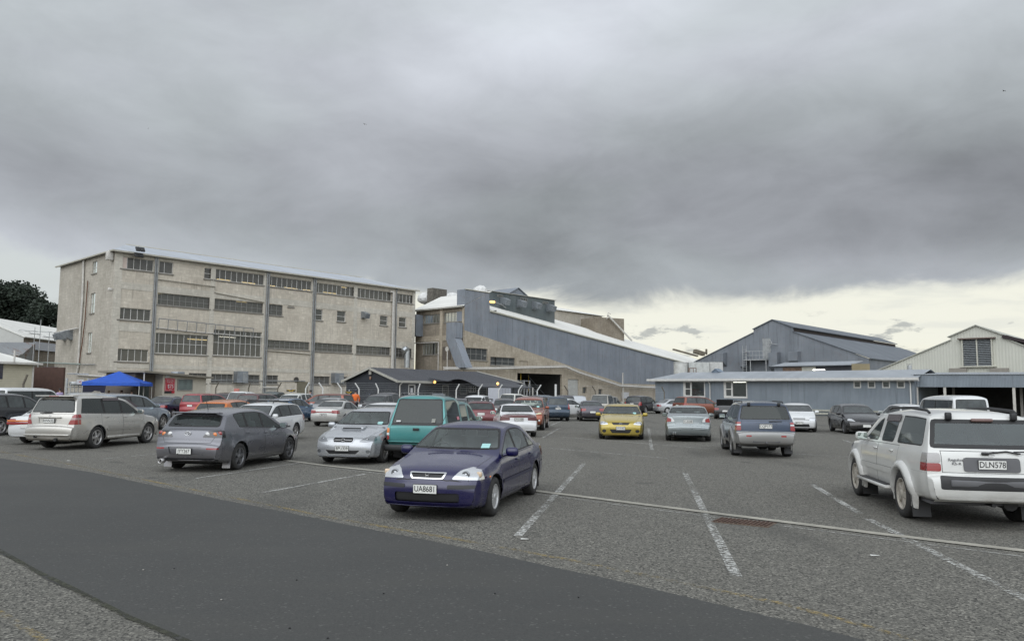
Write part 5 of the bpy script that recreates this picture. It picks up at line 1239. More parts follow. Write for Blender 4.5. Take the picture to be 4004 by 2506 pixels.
# ================================================================ WALL MATERIALS
def vert_uv(m):
    o = m.obj(); s = m.n('ShaderNodeSeparateXYZ'); m.l(o, s.inputs[0]); c = m.n('ShaderNodeCombineXYZ')
    m.l(m.math('ADD', s.outputs[0], s.outputs[1]), c.inputs[0]); m.l(s.outputs[2], c.inputs[1]); return c.outputs[0], s
def mat_block(name, c0, c1, streak=.75):
    m = Mat(name); uv, s = vert_uv(m); br = m.n('ShaderNodeTexBrick'); m.l(uv, br.inputs[0]); br.inputs['Scale'].default_value = 1.; br.inputs['Brick Width'].default_value = .62; br.inputs['Row Height'].default_value = .31
    br.inputs['Mortar Size'].default_value = .012; br.inputs['Color1'].default_value = (0,0,0,1); br.inputs['Color2'].default_value = (1,1,1,1); br.inputs['Mortar'].default_value = (.3,.3,.3,1); br.offset = .5
    n1 = m.noise(uv, .28, 6, .65); n2 = m.noise(m.map(uv, (1, .32, 1)), 2.2, 7, .7); n3 = m.noise(m.map(uv, (3.5, .22, 1)), 1.3, 5, .65)
    c = m.mix(m.range(n1, .32, .68), c0, c1)
    bs = m.n('ShaderNodeSeparateColor'); m.l(br.outputs[0], bs.inputs[0])
    patch = m.range(n2, .45, .62)
    c = m.mix(m.math('MULTIPLY', m.math('MULTIPLY', bs.outputs[0], patch), .60), c, tuple(min(1, x*1.28+.02) for x in c1))
    c = m.mix(m.math('MULTIPLY', m.range(n3, .56, .74), streak), c, tuple(x*.52 for x in c0))
    c = m.mix(m.range(br.outputs[1], .2, .9, 0, .22), c, tuple(x*.6 for x in c0))
    c = m.mix(m.range(m.noise(m.map(uv, (.5, 1.6, 1)), 3., 7, .75), .44, .62, 0, .34), c, tuple(x*.66 for x in c0)); c = m.mix(m.range(m.noise(uv, 7, 6, .7), .35, .7, 0, .25), c, tuple(x*.6 for x in c0))
    m.base(c); m.set(Roughness=.9); m.bump(n2, .25, .03); return m.m
def mat_corr(name, c0, c1, pitch=.09, streak=.5, vert=True, rust=0., rough=.55, metal=.15, lap=.34, rib=.28):
    m = Mat(name); o = m.obj(); s = m.n('ShaderNodeSeparateXYZ'); m.l(o, s.inputs[0])
    uv, _ = vert_uv(m)
    if vert: k = m.math('ADD', s.outputs[0], s.outputs[1])
    else: k = s.outputs[0]
    wv = m.math('SINE', m.math('MULTIPLY', k, 2*pi/pitch))
    n1 = m.noise(uv, .35, 5, .6); n2 = m.noise(m.map(uv, (2.4, .10, 1)), 1.6, 6, .7)
    # sheets: each 0.8 m wide sheet has its own tone
    cell = m.math('FLOOR', m.math('DIVIDE', k, .78)); wn = m.n('ShaderNodeTexWhiteNoise', noise_dimensions='1D'); m.l(cell, wn.inputs['W'])
    c = m.mix(m.range(n1, .3, .7), c0, c1); c = m.mix(m.math('MULTIPLY', wn.outputs[0], lap), c, tuple(x*.74 for x in c0))
    c = m.mix(m.math('MULTIPLY', m.range(n2, .54, .72), streak), c, tuple(x*.45 for x in c0))
    c = m.mix(m.range(wv, -1, -.2, rib, 0), c, tuple(x*.5 for x in c0))
    if rust: c = m.mix(m.math('MULTIPLY', m.range(m.noise(uv, 1.1, 6, .7), .52, .64), rust), c, (.16, .065, .03))
    m.base(c); m.set(Roughness=rough, Metallic=metal); m.bump(wv, .5, .02); return m.m
BLOCK = mat_block('painted_block', (.47,.42,.345), (.64,.585,.49)); BAND = mat_block('smooth_concrete_band', (.47,.44,.375), (.62,.58,.50), .35)
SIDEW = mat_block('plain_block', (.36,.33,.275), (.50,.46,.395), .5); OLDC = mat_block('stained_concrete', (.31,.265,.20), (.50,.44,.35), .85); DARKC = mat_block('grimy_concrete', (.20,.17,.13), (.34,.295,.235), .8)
CBLUE = mat_corr('blue_grey_iron', (.215,.24,.275), (.285,.31,.345), .25, .9, rust=.12); CGREY = mat_corr('grey_iron', (.18,.20,.225), (.26,.28,.305), .12, .8, rust=.10); CDARK = mat_corr('dull_green_iron', (.085,.105,.11), (.16,.18,.18), .14, .7)
COFF = mat_corr('office_iron', (.185,.215,.245), (.26,.295,.33), .105, .55); ROOFK = mat_corr('dull_roof_iron', (.12,.135,.155), (.17,.19,.215), .15, .3, False, rough=.5); ROOFG = mat_corr('grey_roof_iron', (.31,.335,.36), (.40,.425,.45), .15, .2, False, rough=.45); ROOFW = mat_corr('white_roof_iron', (.72,.71,.66), (.80,.79,.74), .2, .12, False, metal=0.)
ROOFB = mat_corr('bright_roof_iron', (.42,.455,.50), (.52,.55,.59), .2, .1, False, rust=.0, rough=.4); ROOFD = mat_corr('dark_roof_iron', (.045,.047,.055), (.065,.067,.076), .12, .2, False, metal=.1)
CREAMW = mat_corr('white_cladding', (.52,.52,.455), (.57,.57,.50), .3, .12, metal=0., lap=.06, rib=.10); WOODD = mat_corr('dark_weatherboard', (.020,.024,.031), (.028,.033,.042), .14, .3, metal=0., lap=.1, rib=.2); RUSTY = mat_corr('rusty_iron', (.20,.21,.22), (.32,.33,.33), .15, .5, rust=.95)
FASC = plain('fascia_paint', (.36,.35,.31), .6, 0, .12); PIPE = plain('grey_pipe', (.24,.245,.245), .5, .1, .2); PIPEW = plain('white_pipe', (.52,.50,.46), .5, 0, .15); WFRAME = plain('white_window_frame', (.58,.57,.54), .5, 0, .12)
GFRAME = plain('grey_window_frame', (.24,.235,.22), .6, 0, .2); SILL = plain('window_sill', (.20,.185,.16), .8, 0, .2); DUCT = plain('galvanised_duct', (.26,.28,.30), .4, .5, .2)
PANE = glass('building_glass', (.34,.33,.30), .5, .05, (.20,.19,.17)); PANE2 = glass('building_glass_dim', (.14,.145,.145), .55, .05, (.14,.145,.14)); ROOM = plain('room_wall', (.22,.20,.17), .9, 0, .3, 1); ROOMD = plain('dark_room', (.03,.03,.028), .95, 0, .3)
TUBE = emit('lit_tube', (1., .78, .38), 4.5); TUBEW = emit('lit_tube_white', (1., .99, .90), 4.); LAMP = emit('lit_lamp', (1., .55, .16), 2.2)
GALV = plain('galvanised_steel', (.40,.41,.41), .45, .4, .2); YEL = plain('yellow_sign', (.5,.33,.03), .6)

class Frame:
    """a building's own axes: x along its front, y into it, z up"""
    def __init__(s, a, b):
        """a, b: world points on the front wall line"""
        s.o = Vector((a[0], a[1])); s.d = (Vector((b[0], b[1]))-s.o); s.len = s.d.length; s.d.normalize(); s.n = Vector((-s.d.y, s.d.x)); s.ang = atan2(s.d.y, s.d.x)
        if s.n.dot(s.o) < 0 and s.n.y < 0: s.n = -s.n
    def uz(s, px, py, v=0.):
        """where the sight line through a photo pixel meets the wall plane at depth v: (x along, z)"""
        r = ray(px, py); o = s.o+s.n*v; k = o.dot(s.n)/Vector((r.x, r.y)).dot(s.n); p = Vector((r.x, r.y))*k
        return ((p-s.o).dot(s.d), CAMH+r.z*k)
    def vz(s, px, py, u=0.):
        """the same on the end wall at x = u"""
        r = ray(px, py); o = s.o+s.d*u; k = o.dot(s.d)/Vector((r.x, r.y)).dot(s.d); p = Vector((r.x, r.y))*k
        return ((p-s.o).dot(s.n), CAMH+r.z*k)
    def root(s, name): return empty(name, (s.o.x, s.o.y, 0), s.ang)
    def w(s, u, v): p = s.o+s.d*u+s.n*v; return p

def holed(b, tf, u0, u1, z0, z1, holes, depth, mi=0, mr=0, top=None):
    """wall with real openings; tf maps (along, into, z) to the building's axes; reveals included"""
    us = sorted({round(q, 4) for q in [u0, u1]+[h[0] for h in holes]+[h[2] for h in holes] if u0 <= q <= u1})
    zs = sorted({round(q, 4) for q in [z0, z1]+[h[1] for h in holes]+[h[3] for h in holes] if z0 <= q <= z1})
    for ua, ub in zip(us, us[1:]):
        run = None
        for za, zb in list(zip(zs, zs[1:]))+[(None, None)]:
            hit = za is None or any(h[0]-1e-3 < (ua+ub)/2 < h[2]+1e-3 and h[1]-1e-3 < (za+zb)/2 < h[3]+1e-3 for h in holes)
            if hit:
                if run: b.add([tf(ua,0,run[0]), tf(ub,0,run[0]), tf(ub,0,run[1]), tf(ua,0,run[1])], [(0,1,2,3)], mi); run = None
            else: run = (run[0] if run else za, zb)
    for h in holes:
        a, za, c, zb = h[:4]; f = lambda *q: [tf(*p) for p in q]
        b.add(f((a,0,za),(c,0,za),(c,depth,za),(a,depth,za)), [(0,1,2,3)], mr); b.add(f((a,0,zb),(a,depth,zb),(c,depth,zb),(c,0,zb)), [(0,1,2,3)], mr)
        b.add(f((a,0,za),(a,depth,za),(a,depth,zb),(a,0,zb)), [(0,1,2,3)], mr); b.add(f((c,0,za),(c,0,zb),(c,depth,zb),(c,depth,za)), [(0,1,2,3)], mr)
def window(root, tf, a, za, c, zb, nx, nz, frame=WFRAME, pane=PANE, depth=.14, t=.05, sill=True, tpos=None, vs=None, panel=None):
    b = MB()
    def bar(u0, z0, u1, z1, d0, d1):
        P = [tf(*p) for p in ((u0,d0,z0),(u1,d0,z0),(u1,d1,z0),(u0,d1,z0),(u0,d0,z1),(u1,d0,z1),(u1,d1,z1),(u0,d1,z1))]
        b.add(P, [(0,3,2,1),(4,5,6,7),(0,1,5,4),(1,2,6,5),(2,3,7,6),(3,0,4,7)])
    d0, d1 = depth-.05, depth+.02
    bar(a, za, c, za+t, d0, d1); bar(a, zb-t, c, zb, d0, d1); bar(a, za+t, a+t, zb-t, d0, d1); bar(c-t, za+t, c, zb-t, d0, d1)
    for i in range(1, nx):
        u = a+(c-a)*i/nx; bar(u-t*.45, za+t, u+t*.45, zb-t, d0+.008, d1-.004)
    for j in range(1, nz):
        z = za+(zb-za)*(tpos if tpos else j/nz); bar(a+t, z-t*.4, c-t, z+t*.4, d0+.014, d1-.008)
    w = b.build('window', frame, root)
    p = MB(); d = depth+.0; P = [tf(*q) for q in ((a+t*.5,d,za+t*.5),(c-t*.5,d,za+t*.5),(c-t*.5,d,zb-t*.5),(a+t*.5,d,zb-t*.5))]; p.add(P, [(0,1,2,3)]); p.build('pane', pane, w)
    if panel:
        q = MB(); u0, u1 = panel; q.add([tf(u0, d0-.004, za+t), tf(u1, d0-.004, za+t), tf(u1, d0-.004, zb-t), tf(u0, d0-.004, zb-t)], [(0,1,2,3)]); q.build('blank_panel', plain('blank_panel', (.58,.48,.42), .6, 0, .05), w)
    if sill:
        s_ = MB(); P = [tf(*q) for q in ((a-.08,-.09,za-.13),(c+.08,-.09,za-.13),(c+.08,.06,za-.13),(a-.08,.06,za-.13),(a-.08,-.09,za-.01),(c+.08,-.09,za-.01),(c+.08,.06,za-.003),(a-.08,.06,za-.003))]
        s_.add(P, [(0,3,2,1),(4,5,6,7),(0,1,5,4),(1,2,6,5),(2,3,7,6),(3,0,4,7)]); s_.build('sill', SILL, w)
    return w
def tfF(u, d, z): return (u, d, z)
def hood(root, tf, u, z, s=1., mat=DUCT, name='vent_hood'):
    """square duct mouth turned down and outwards"""
    b = MB(); h = .75*s; w = .8*s
    prof = [(0, z-h*.75), (0, z+h*.75), (-.55*s, z+h*.55), (-1.25*s, z+.1*s), (-1.0*s, z-h*.75), (-.5*s, z-h*.45)]
    vs = [tf(u-w/2, d, q) for d, q in prof]+[tf(u+w/2, d, q) for d, q in prof]; n = len(prof)
    b.add(vs, [tuple(range(n)), tuple(range(2*n-1, n-1, -1))]+[(i, i+n, (i+1)%n+n, (i+1)%n) for i in range(n)]); b.build(name, mat, root)
def gable(b, x0, x1, y0, y1, z0, ze, zr, mi=0, ri=1, over=.25, t=.06, axis='y'):
    """walls and pitched roof, ridge along the chosen axis"""
    if axis == 'y':
        xm = (x0+x1)/2
        b.add([(x0,y0,z0),(x1,y0,z0),(x1,y0,ze),(xm,y0,zr),(x0,y0,ze)], [(0,1,2,3,4)], mi); b.add([(x0,y1,z0),(x1,y1,z0),(x1,y1,ze),(xm,y1,zr),(x0,y1,ze)], [(4,3,2,1,0)], mi)
        b.quad((x0,y1,z0),(x0,y0,z0),(x0,y0,ze),(x0,y1,ze), mi); b.quad((x1,y0,z0),(x1,y1,z0),(x1,y1,ze),(x1,y0,ze), mi)
        s = (zr-ze)/(xm-x0); o = over
        b.slab((x0-o,y0-o,ze-o*s+.03),(xm,y0-o,zr+.03),(xm,y1+o,zr+.03),(x0-o,y1+o,ze-o*s+.03), t, ri); b.slab((xm,y0-o,zr+.03),(x1+o,y0-o,ze-o*s+.03),(x1+o,y1+o,ze-o*s+.03),(xm,y1+o,zr+.03), t, ri)
    else:
        ym = (y0+y1)/2
        b.add([(x0,y0,z0),(x0,y1,z0),(x0,y1,ze),(x0,ym,zr),(x0,y0,ze)], [(4,3,2,1,0)], mi); b.add([(x1,y0,z0),(x1,y1,z0),(x1,y1,ze),(x1,ym,zr),(x1,y0,ze)], [(0,1,2,3,4)], mi)
        b.quad((x0,y0,z0),(x1,y0,z0),(x1,y0,ze),(x0,y0,ze), mi); b.quad((x1,y1,z0),(x0,y1,z0),(x0,y1,ze),(x1,y1,ze), mi)
        s = (zr-ze)/(ym-y0); o = over
        b.slab((x0-o,y0-o,ze-o*s+.03),(x1+o,y0-o,ze-o*s+.03),(x1+o,ym,zr+.03),(x0-o,ym,zr+.03), t, ri); b.slab((x0-o,ym,zr+.03),(x1+o,ym,zr+.03),(x1+o,y1+o,ze-o*s+.03),(x0-o,y1+o,ze-o*s+.03), t, ri)

ZA = (200,920,2.7); ZB = (900,980,2.7); ZC = (1550,1080,3.15); ZD = (2100,1150,3.36); ZE = (2600,1200,3.436); ZF = (3200,1200,3.005); ZG = (0,1080,3.15); ZH = (600,1400,3.36); ZI = (1200,1400,3.36); ZJ = (1800,1400,3.36); ZK = (0,1200,3.775); ZL = (1500,1380,3.4514)
# ---------------------------------------------------------------- four-storey concrete block
def block_building():
    a = at(272*K, 592*K, 75); c = at(980*K, 688*K, 103.3); F = Frame(a, c); H = a.z; L = F.len; root = F.root('concrete_building')
    tag(root, 'long four-storey beige concrete block building with bright iron roof and rows of windows', 'building')
    dp = F.vz(143*K, 628*K)[0]; dp = max(9., dp)
    wins = []
    def W(Z, x0, y0, x1, y1, nx, nz, **k):
        p, q = zp(Z, x0, y0), zp(Z, x1, y1); u0, z1 = F.uz(*p); u1, z0 = F.uz(*q); wins.append((u0, z0, u1, z1, nx, nz, k))
    W(ZA,740,222,1080,386,5,1, panelw=1); W(ZA,1115,266,1285,412,2,1); W(ZA,1620,342,1700,466,1,2)
    W(ZB,-162,190,358,368,9,1); W(ZB,392,264,860,428,9,1); W(ZB,892,334,1313,488,9,1); W(ZB,1337,392,1703,536,8,1); W(ZB,1752,450,1938,563,5,1)
    W(ZA,705,758,1050,908,5,1); W(ZA,1102,604,1675,778,9,2, dim=1); W(ZB,-170,505,345,664,9,2, dim=1); W(ZB,380,560,553,690,3,2, dim=1)
    for q in ((885,614,975,738),(1130,634,1218,753),(1583,684,1662,793),(1783,702,1858,810)): W(ZB,*q,1,2)
    W(ZB,610,580,672,598,3,1, small=1)
    W(ZA,675,1193,1022,1338,5,1); W(ZA,1077,1024,1653,1266,9,2); W(ZB,-172,830,325,1124,9,2)
    W(ZB,370,938,835,1052,9,2, dim=1); W(ZB,868,968,1290,1080,8,2, dim=1); W(ZB,1322,1000,1690,1106,8,2, dim=1); W(ZB,1737,1024,1925,1133,4,2, dim=1)
    W(ZH,465,195,695,330,4,2, dim=1); W(ZH,748,205,1045,325,4,2, dim=1); W(ZH,1185,217,1395,333,3,2, dim=1); W(ZH,1440,222,1635,340,3,2, dim=1); W(ZI,35,235,300,345,4,2, dim=1); W(ZI,430,245,560,350,2,2, dim=1)
    ws = [(max(.1,u0), z0, min(L-.1,u1), z1) for u0, z0, u1, z1, *_ in wins]
    b = MB(); holed(b, tfF, 0, L, 0, H, ws, .22, 0, 0)
    # end wall (left) with its own windows
    sw = []
    for Z, x0, y0, x1, y1 in ((ZA,488,268,432,408),(ZA,468,605,408,825),(ZA,432,1024,378,1240)):
        u0, z1 = F.vz(*zp(Z, x0, y0)); u1, z0 = F.vz(*zp(Z, x1, y1)); sw.append((min(u0,u1), z0, max(u0,u1), z1))
    tfS = lambda u, d, z: (d, u, z)
    e = MB(); holed(e, tfS, 0, dp, 0, H, sw, .22, 0, 0)
    for f in e.f: f.reverse()
    b.build('front_wall', BLOCK, root); e.build('end_wall', SIDEW, root)
    b = MB(); b.quad((L,0,0),(L,dp,0),(L,dp,H),(L,0,H)); b.quad((L,dp,0),(0,dp,0),(0,dp,H),(L,dp,H)); b.build('rear_wall', SIDEW, root)
    # rooms behind: floors, back wall
    b = MB(); fl = [.1, F.uz(*zp(ZA, 1300, 1380))[1], F.uz(*zp(ZA,1300,900))[1], F.uz(*zp(ZA,1300,520))[1]]
    for z in fl: b.box(.25, .26, z-.15, L-.25, 6., z, 0)
    b.quad((.25,6.,0),(L-.25,6.,0),(L-.25,6.,H),(.25,6.,H), 0); b.quad((.25,.25,H-.25),(L-.25,.25,H-.25),(L-.25,6,H-.25),(.25,6,H-.25), 0); b.build('rooms', ROOM, root)
    # pilasters, bands, floor beams
    b = MB()
    zs = [(F.uz(*zp(ZB,1100,985))[1], F.uz(*zp(ZB,1100,912))[1]), (F.uz(*zp(ZB,1100,626))[1], F.uz(*zp(ZB,1100,566))[1]), (F.uz(*zp(ZB,1100,1300))[1], F.uz(*zp(ZB,1100,1262))[1]), (H-.38, H-.02)]
    us = [0.0]+[F.uz(*zp(Z, x, y))[0] for Z, x, y in ((ZA,1092,700),(ZA,1697,720),(ZB,365,700),(ZB,872,700),(ZB,1318,700),(ZB,1722,700))]+[L-.3]
    piers = []
    for i, u in enumerate(us):
        wd = .55 if i else .75; piers.append((u-(.0 if i == 0 else wd/2), u+wd/2 if i else wd))
    piers[-1] = (L-.5, L)
    for p0, p1 in piers: b.box(p0, -.05, 0, p1, .0-.002, H-.03)
    pr = sorted(piers)
    for z0, z1 in zs:
        for (a0, a1), (b0, b1) in zip(pr, pr[1:]):
            for k0, k1 in [(a1, b0)]:
                segs = [(k0, k1)]
                for w_ in ws:
                    if w_[1] < z1 and w_[3] > z0:
                        segs = [q for s_ in segs for q in ((s_[0], min(s_[1], w_[0]-.05)), (max(s_[0], w_[2]+.05), s_[1])) if q[1]-q[0] > .1]
                for q in segs: b.box(q[0], -.03, z0, q[1], -.002, z1)
    b.box(-.06, 2.5, 0, -.002, dp, .0+.01)
    b.build('concrete_frame', BAND, root)
    for (u0, z0, u1, z1, nx, nz, k), w_ in zip(wins, ws):
        pn = None
        if k.get('panelw'): pn = (u0+.05, u0+(u1-u0)*.19)
        window(root, tfF, w_[0], w_[1], w_[2], w_[3], nx, nz, GFRAME if k.get('dim') else WFRAME, PANE, .16, .05 if nx > 1 else .06, tpos=.46 if k.get('dim') else None, panel=pn)
    for w_ in sw: window(root, tfS, *w_, 1, 2, WFRAME, PANE2, .16, .05)
    # strip lights inside
    for Z, x, y, ln, m_ in ((ZA,1820,470,1.6,TUBE),(ZA,2080,503,1.6,TUBE),(ZB,190,342,1.7,TUBE),(ZB,425,370,1.2,TUBE),(ZB,640,397,1.8,TUBE),(ZB,812,417,1.2,TUBE),(ZB,1050,447,1.9,TUBE),(ZB,1200,388,.8,TUBE),
                            (ZA,1135,612,.9,TUBE),(ZB,-160,508,1.,TUBE),(ZA,1285,1037,1.8,TUBE),(ZA,1545,1100,2.2,TUBE),(ZA,1860,1074,2.0,TUBEW),(ZB,15,916,.9,TUBEW),(ZB,410,565,.7,TUBE),(ZB,120,540,1.4,TUBE)):
        v = 1.6; u, z = F.uz(*zp(Z, x, y), v); o = MB().rbox((u, v, z), (ln, .10, .07), .03).build('strip_light', m_, root)
    # roof: low hipped iron roof set above the eaves
    r_ = MB(); hr = F.uz(*zp(ZA, 1600, 235), 4.)[1]; hz = max(H+1.0, hr); dr = dp/2
    x0, x1 = F.uz(*zp(ZA,790,100), dr)[0], F.uz(*zp(ZB,1385,300), dr)[0]; zr_ = F.uz(*zp(ZA,790,100), dr)[1]
    zr_ = min(max(zr_, H+.8), H+3.); A, B, C, E = (-.3,-.35,H+.02), (L+.3,-.35,H+.02), (L+.3,dp+.3,H+.02), (-.3,dp+.3,H+.02); P1, P2 = (max(1.5,x0), dr, zr_), (min(L-2, x1), dr, zr_)
    r_.add([A,B,C,E,P1,P2], [(0,1,5,4),(1,2,5),(2,3,4,5),(3,0,4)]); r_.add([A,B,C,E], [(3,2,1,0)]); r_.build('roof', ROOFB, root)
    g_ = MB(); g_.box(-.42,-.48,H-.10,L+.42,-.30,H+.06); g_.box(-.44,-.30,H-.08,-.30,dp+.4,H+.05); g_.tube(P1, P2, .10); g_.build('gutter', plain('pale_gutter', (.42,.40,.34), .6), root)
    # downpipes and other pipework on the front
    for Z, x, y0 in ((ZA,1078,230),(ZA,1098,240),(ZB,372,235),(ZB,392,235),(ZB,868,290),(ZB,888,295),(ZB,1745,400)):
        u, zt_ = F.uz(*zp(Z, x, 700)); b = MB(); b.tube((u, -.15, .3), (u, -.15, H-.15), .085, 8); b.tube((u, -.15, H-.15), (u+.25, -.42, H+.02), .085, 8); b.build('downpipe', PIPE, root)
    u, zt_ = F.uz(*zp(ZB,1712,452)); b = MB(); b.path([(u-.5,-.2,zt_+.15),(u,-.25,zt_+.15),(u,-.25,3)], .14, 10); b.path([(u+.28,-.2,zt_-.1),(u+.28,-.2,3)], .08); b.build('vent_pipe', PIPEW, root)
    def pp(name, mat, r, pts, v=-.12):
        b = MB(); b.path([(F.uz(*zp(Z, x, y))[0], v, F.uz(*zp(Z, x, y))[1]) for Z, x, y in pts], r, 8); b.build(name, mat, root)
    pp('conduit', plain('cream_pipe', (.40,.37,.31), .6), .055, [(ZA,1110,462),(ZA,1730,543),(ZA,1722,605),(ZB,355,545)]); pp('conduit', PIPEW, .06, [(ZA,1110,975),(ZA,1500,1020),(ZB,330,918)])
    pp('conduit', plain('cream_pipe', (.40,.37,.31), .6), .07, [(ZB,362,1050),(ZB,842,1092)]); pp('conduit', PIPE, .05, [(ZH,748,292),(ZH,1640,300),(ZI,-30,300)])
    b = MB()      # brackets carrying a pipe run above the big windows
    P = [(F.uz(*zp(ZA, 1115+i*99.5, 880+i*10.6))[0], F.uz(*zp(ZA, 1115+i*99.5, 880+i*10.6))[1]) for i in range(11)]
    for (u, z) in P: b.path([(u,-.55,z-.03),(u,-.5,z-1.0),(u,-.1,z-1.05)], .04, 6)
    for (u, z), (u2, z2) in zip(P, P[1:]): b.tube((u,-.55,z),(u2,-.55,z2), .045, 6)
    b.build('pipe_bracket_run', PIPE, root)
    for Z, x, y, sx, sz in ((ZH,1120,248,1.25,1.25),(ZI,372,262,1.25,1.2)):
        u, z = F.uz(*zp(Z, x, y)); b = MB(); b.box(u-sx/2,-.9,z-sz/2,u+sx/2,-.02,z+sz/2,0); o = b.build('cooler_unit', DUCT, root); b = MB()
        for i in range(6): b.box(u-.0+i*.09, -.93, z-sz/2+.15, u+.05+i*.09, -.901, z+sz/2-.15)
        b.build('louvre', GALV, o)
    u, z = F.uz(*zp(ZB,1405,680)); hood(root, tfF, u, z, .85)
    u, z = F.uz(*zp(ZH,1873,282)); b = MB(); b.tube((u,-.12,z),(u,.1,z),.30,16); b.build('round_vent', plain('dark_vent', (.05,.045,.04), .8), root)
    u, z = F.uz(*zp(ZH,1955,440)); MB().box(u-.75,-.04,0,u+.75,.02,z+1.15).build('door', plain('brown_green_door', (.16,.145,.10), .7), root)
    u0, z0 = F.uz(*zp(ZH,1435,390)); u1, _ = F.uz(*zp(ZH,1620,400)); MB().box(u0,-.05,0,u1,.02,z0).build('roller_door', plain('cream_door', (.45,.43,.37), .6), root); MB().box(u0-.1,-.30,z0,u1+.1,-.0,z0+.12).build('door_canopy', PIPEW, root)
    u, z = F.uz(*zp(ZB,1805,1190)); b = MB(); b.path([(u-.75,-1.2,z+1.55),(u-.35,-1.2,z+1.9),(u,-1.2,z+1.7),(u,-1.2,z+1.2),(u,-1.2,z-.6)], .38, 12); b.build('roof_cowl', plain('bright_duct', (.45,.47,.48), .3, .7, .15), root)
    # end-wall fittings
    def ps(name, mat, r, pts, v=-.14):
        b = MB(); b.path([(v, F.vz(*zp(Z, x, y))[0], F.vz(*zp(Z, x, y))[1]) for Z, x, y in pts], r, 8); b.build(name, mat, root)
    ps('downpipe', PIPEW, .11, [(ZA,360,262),(ZA,345,700),(ZA,322,1000),(ZA,300,1400),(ZK,1155,990)]); ps('conduit', plain('rust', (.13,.055,.03), .9, 0, .4, 12), .05, [(ZA,402,482),(ZA,372,900),(ZA,345,1130),(ZA,312,1350)])
    ps('conduit', PIPEW, .09, [(ZK,850,385),(ZK,1200,315)], -.3); ps('conduit', PIPEW, .09, [(ZK,1155,1000),(ZK,1585,1030)], -.2); ps('conduit', plain('green_grey_pipe', (.26,.30,.27), .6), .08, [(ZK,500,810),(ZK,620,820),(ZK,1240,845)], -.35)
    ps('conduit', PIPE, .05, [(ZK,1240,850),(ZK,1430,850)], -.2)
    tfE = lambda u, d, z: (d, u, z)
    v, z = F.vz(*zp(ZA,215,1075)); hood(root, tfE, v, z+.25, 1.05); v, z = F.vz(*zp(ZA,150,1080)); hood(root, tfE, v, z+.2, .95)
    v, z = F.vz(*zp(ZA,657,222)); MB().rbox((-.35, v, z), (.6,.55,.9), .08).build('equipment_box', PIPEW, root)
    v, z = F.vz(*zp(ZA,655,575)); MB().rbox((-.30, v, z), (.4,.25,.3), .08).build('security_camera', PIPEW, root)
    u, z = F.uz(*zp(ZA,870,200)); b = MB()
    for i in range(2):
        for j in range(2): b.rbox((u+.45*i, -.75-.25*j, z-.15+.55*j), (.42,.16,.5), .04, Matrix.Rotation(-.6, 3, 'X'))
    b.tube((u+.2,-.7,z),(u+.1,0,z-.1),.05); b.build('floodlight_cluster', plain('black_steel', (.03,.03,.03), .5, .3), root)
    return F, root
FA, rootA = block_building()
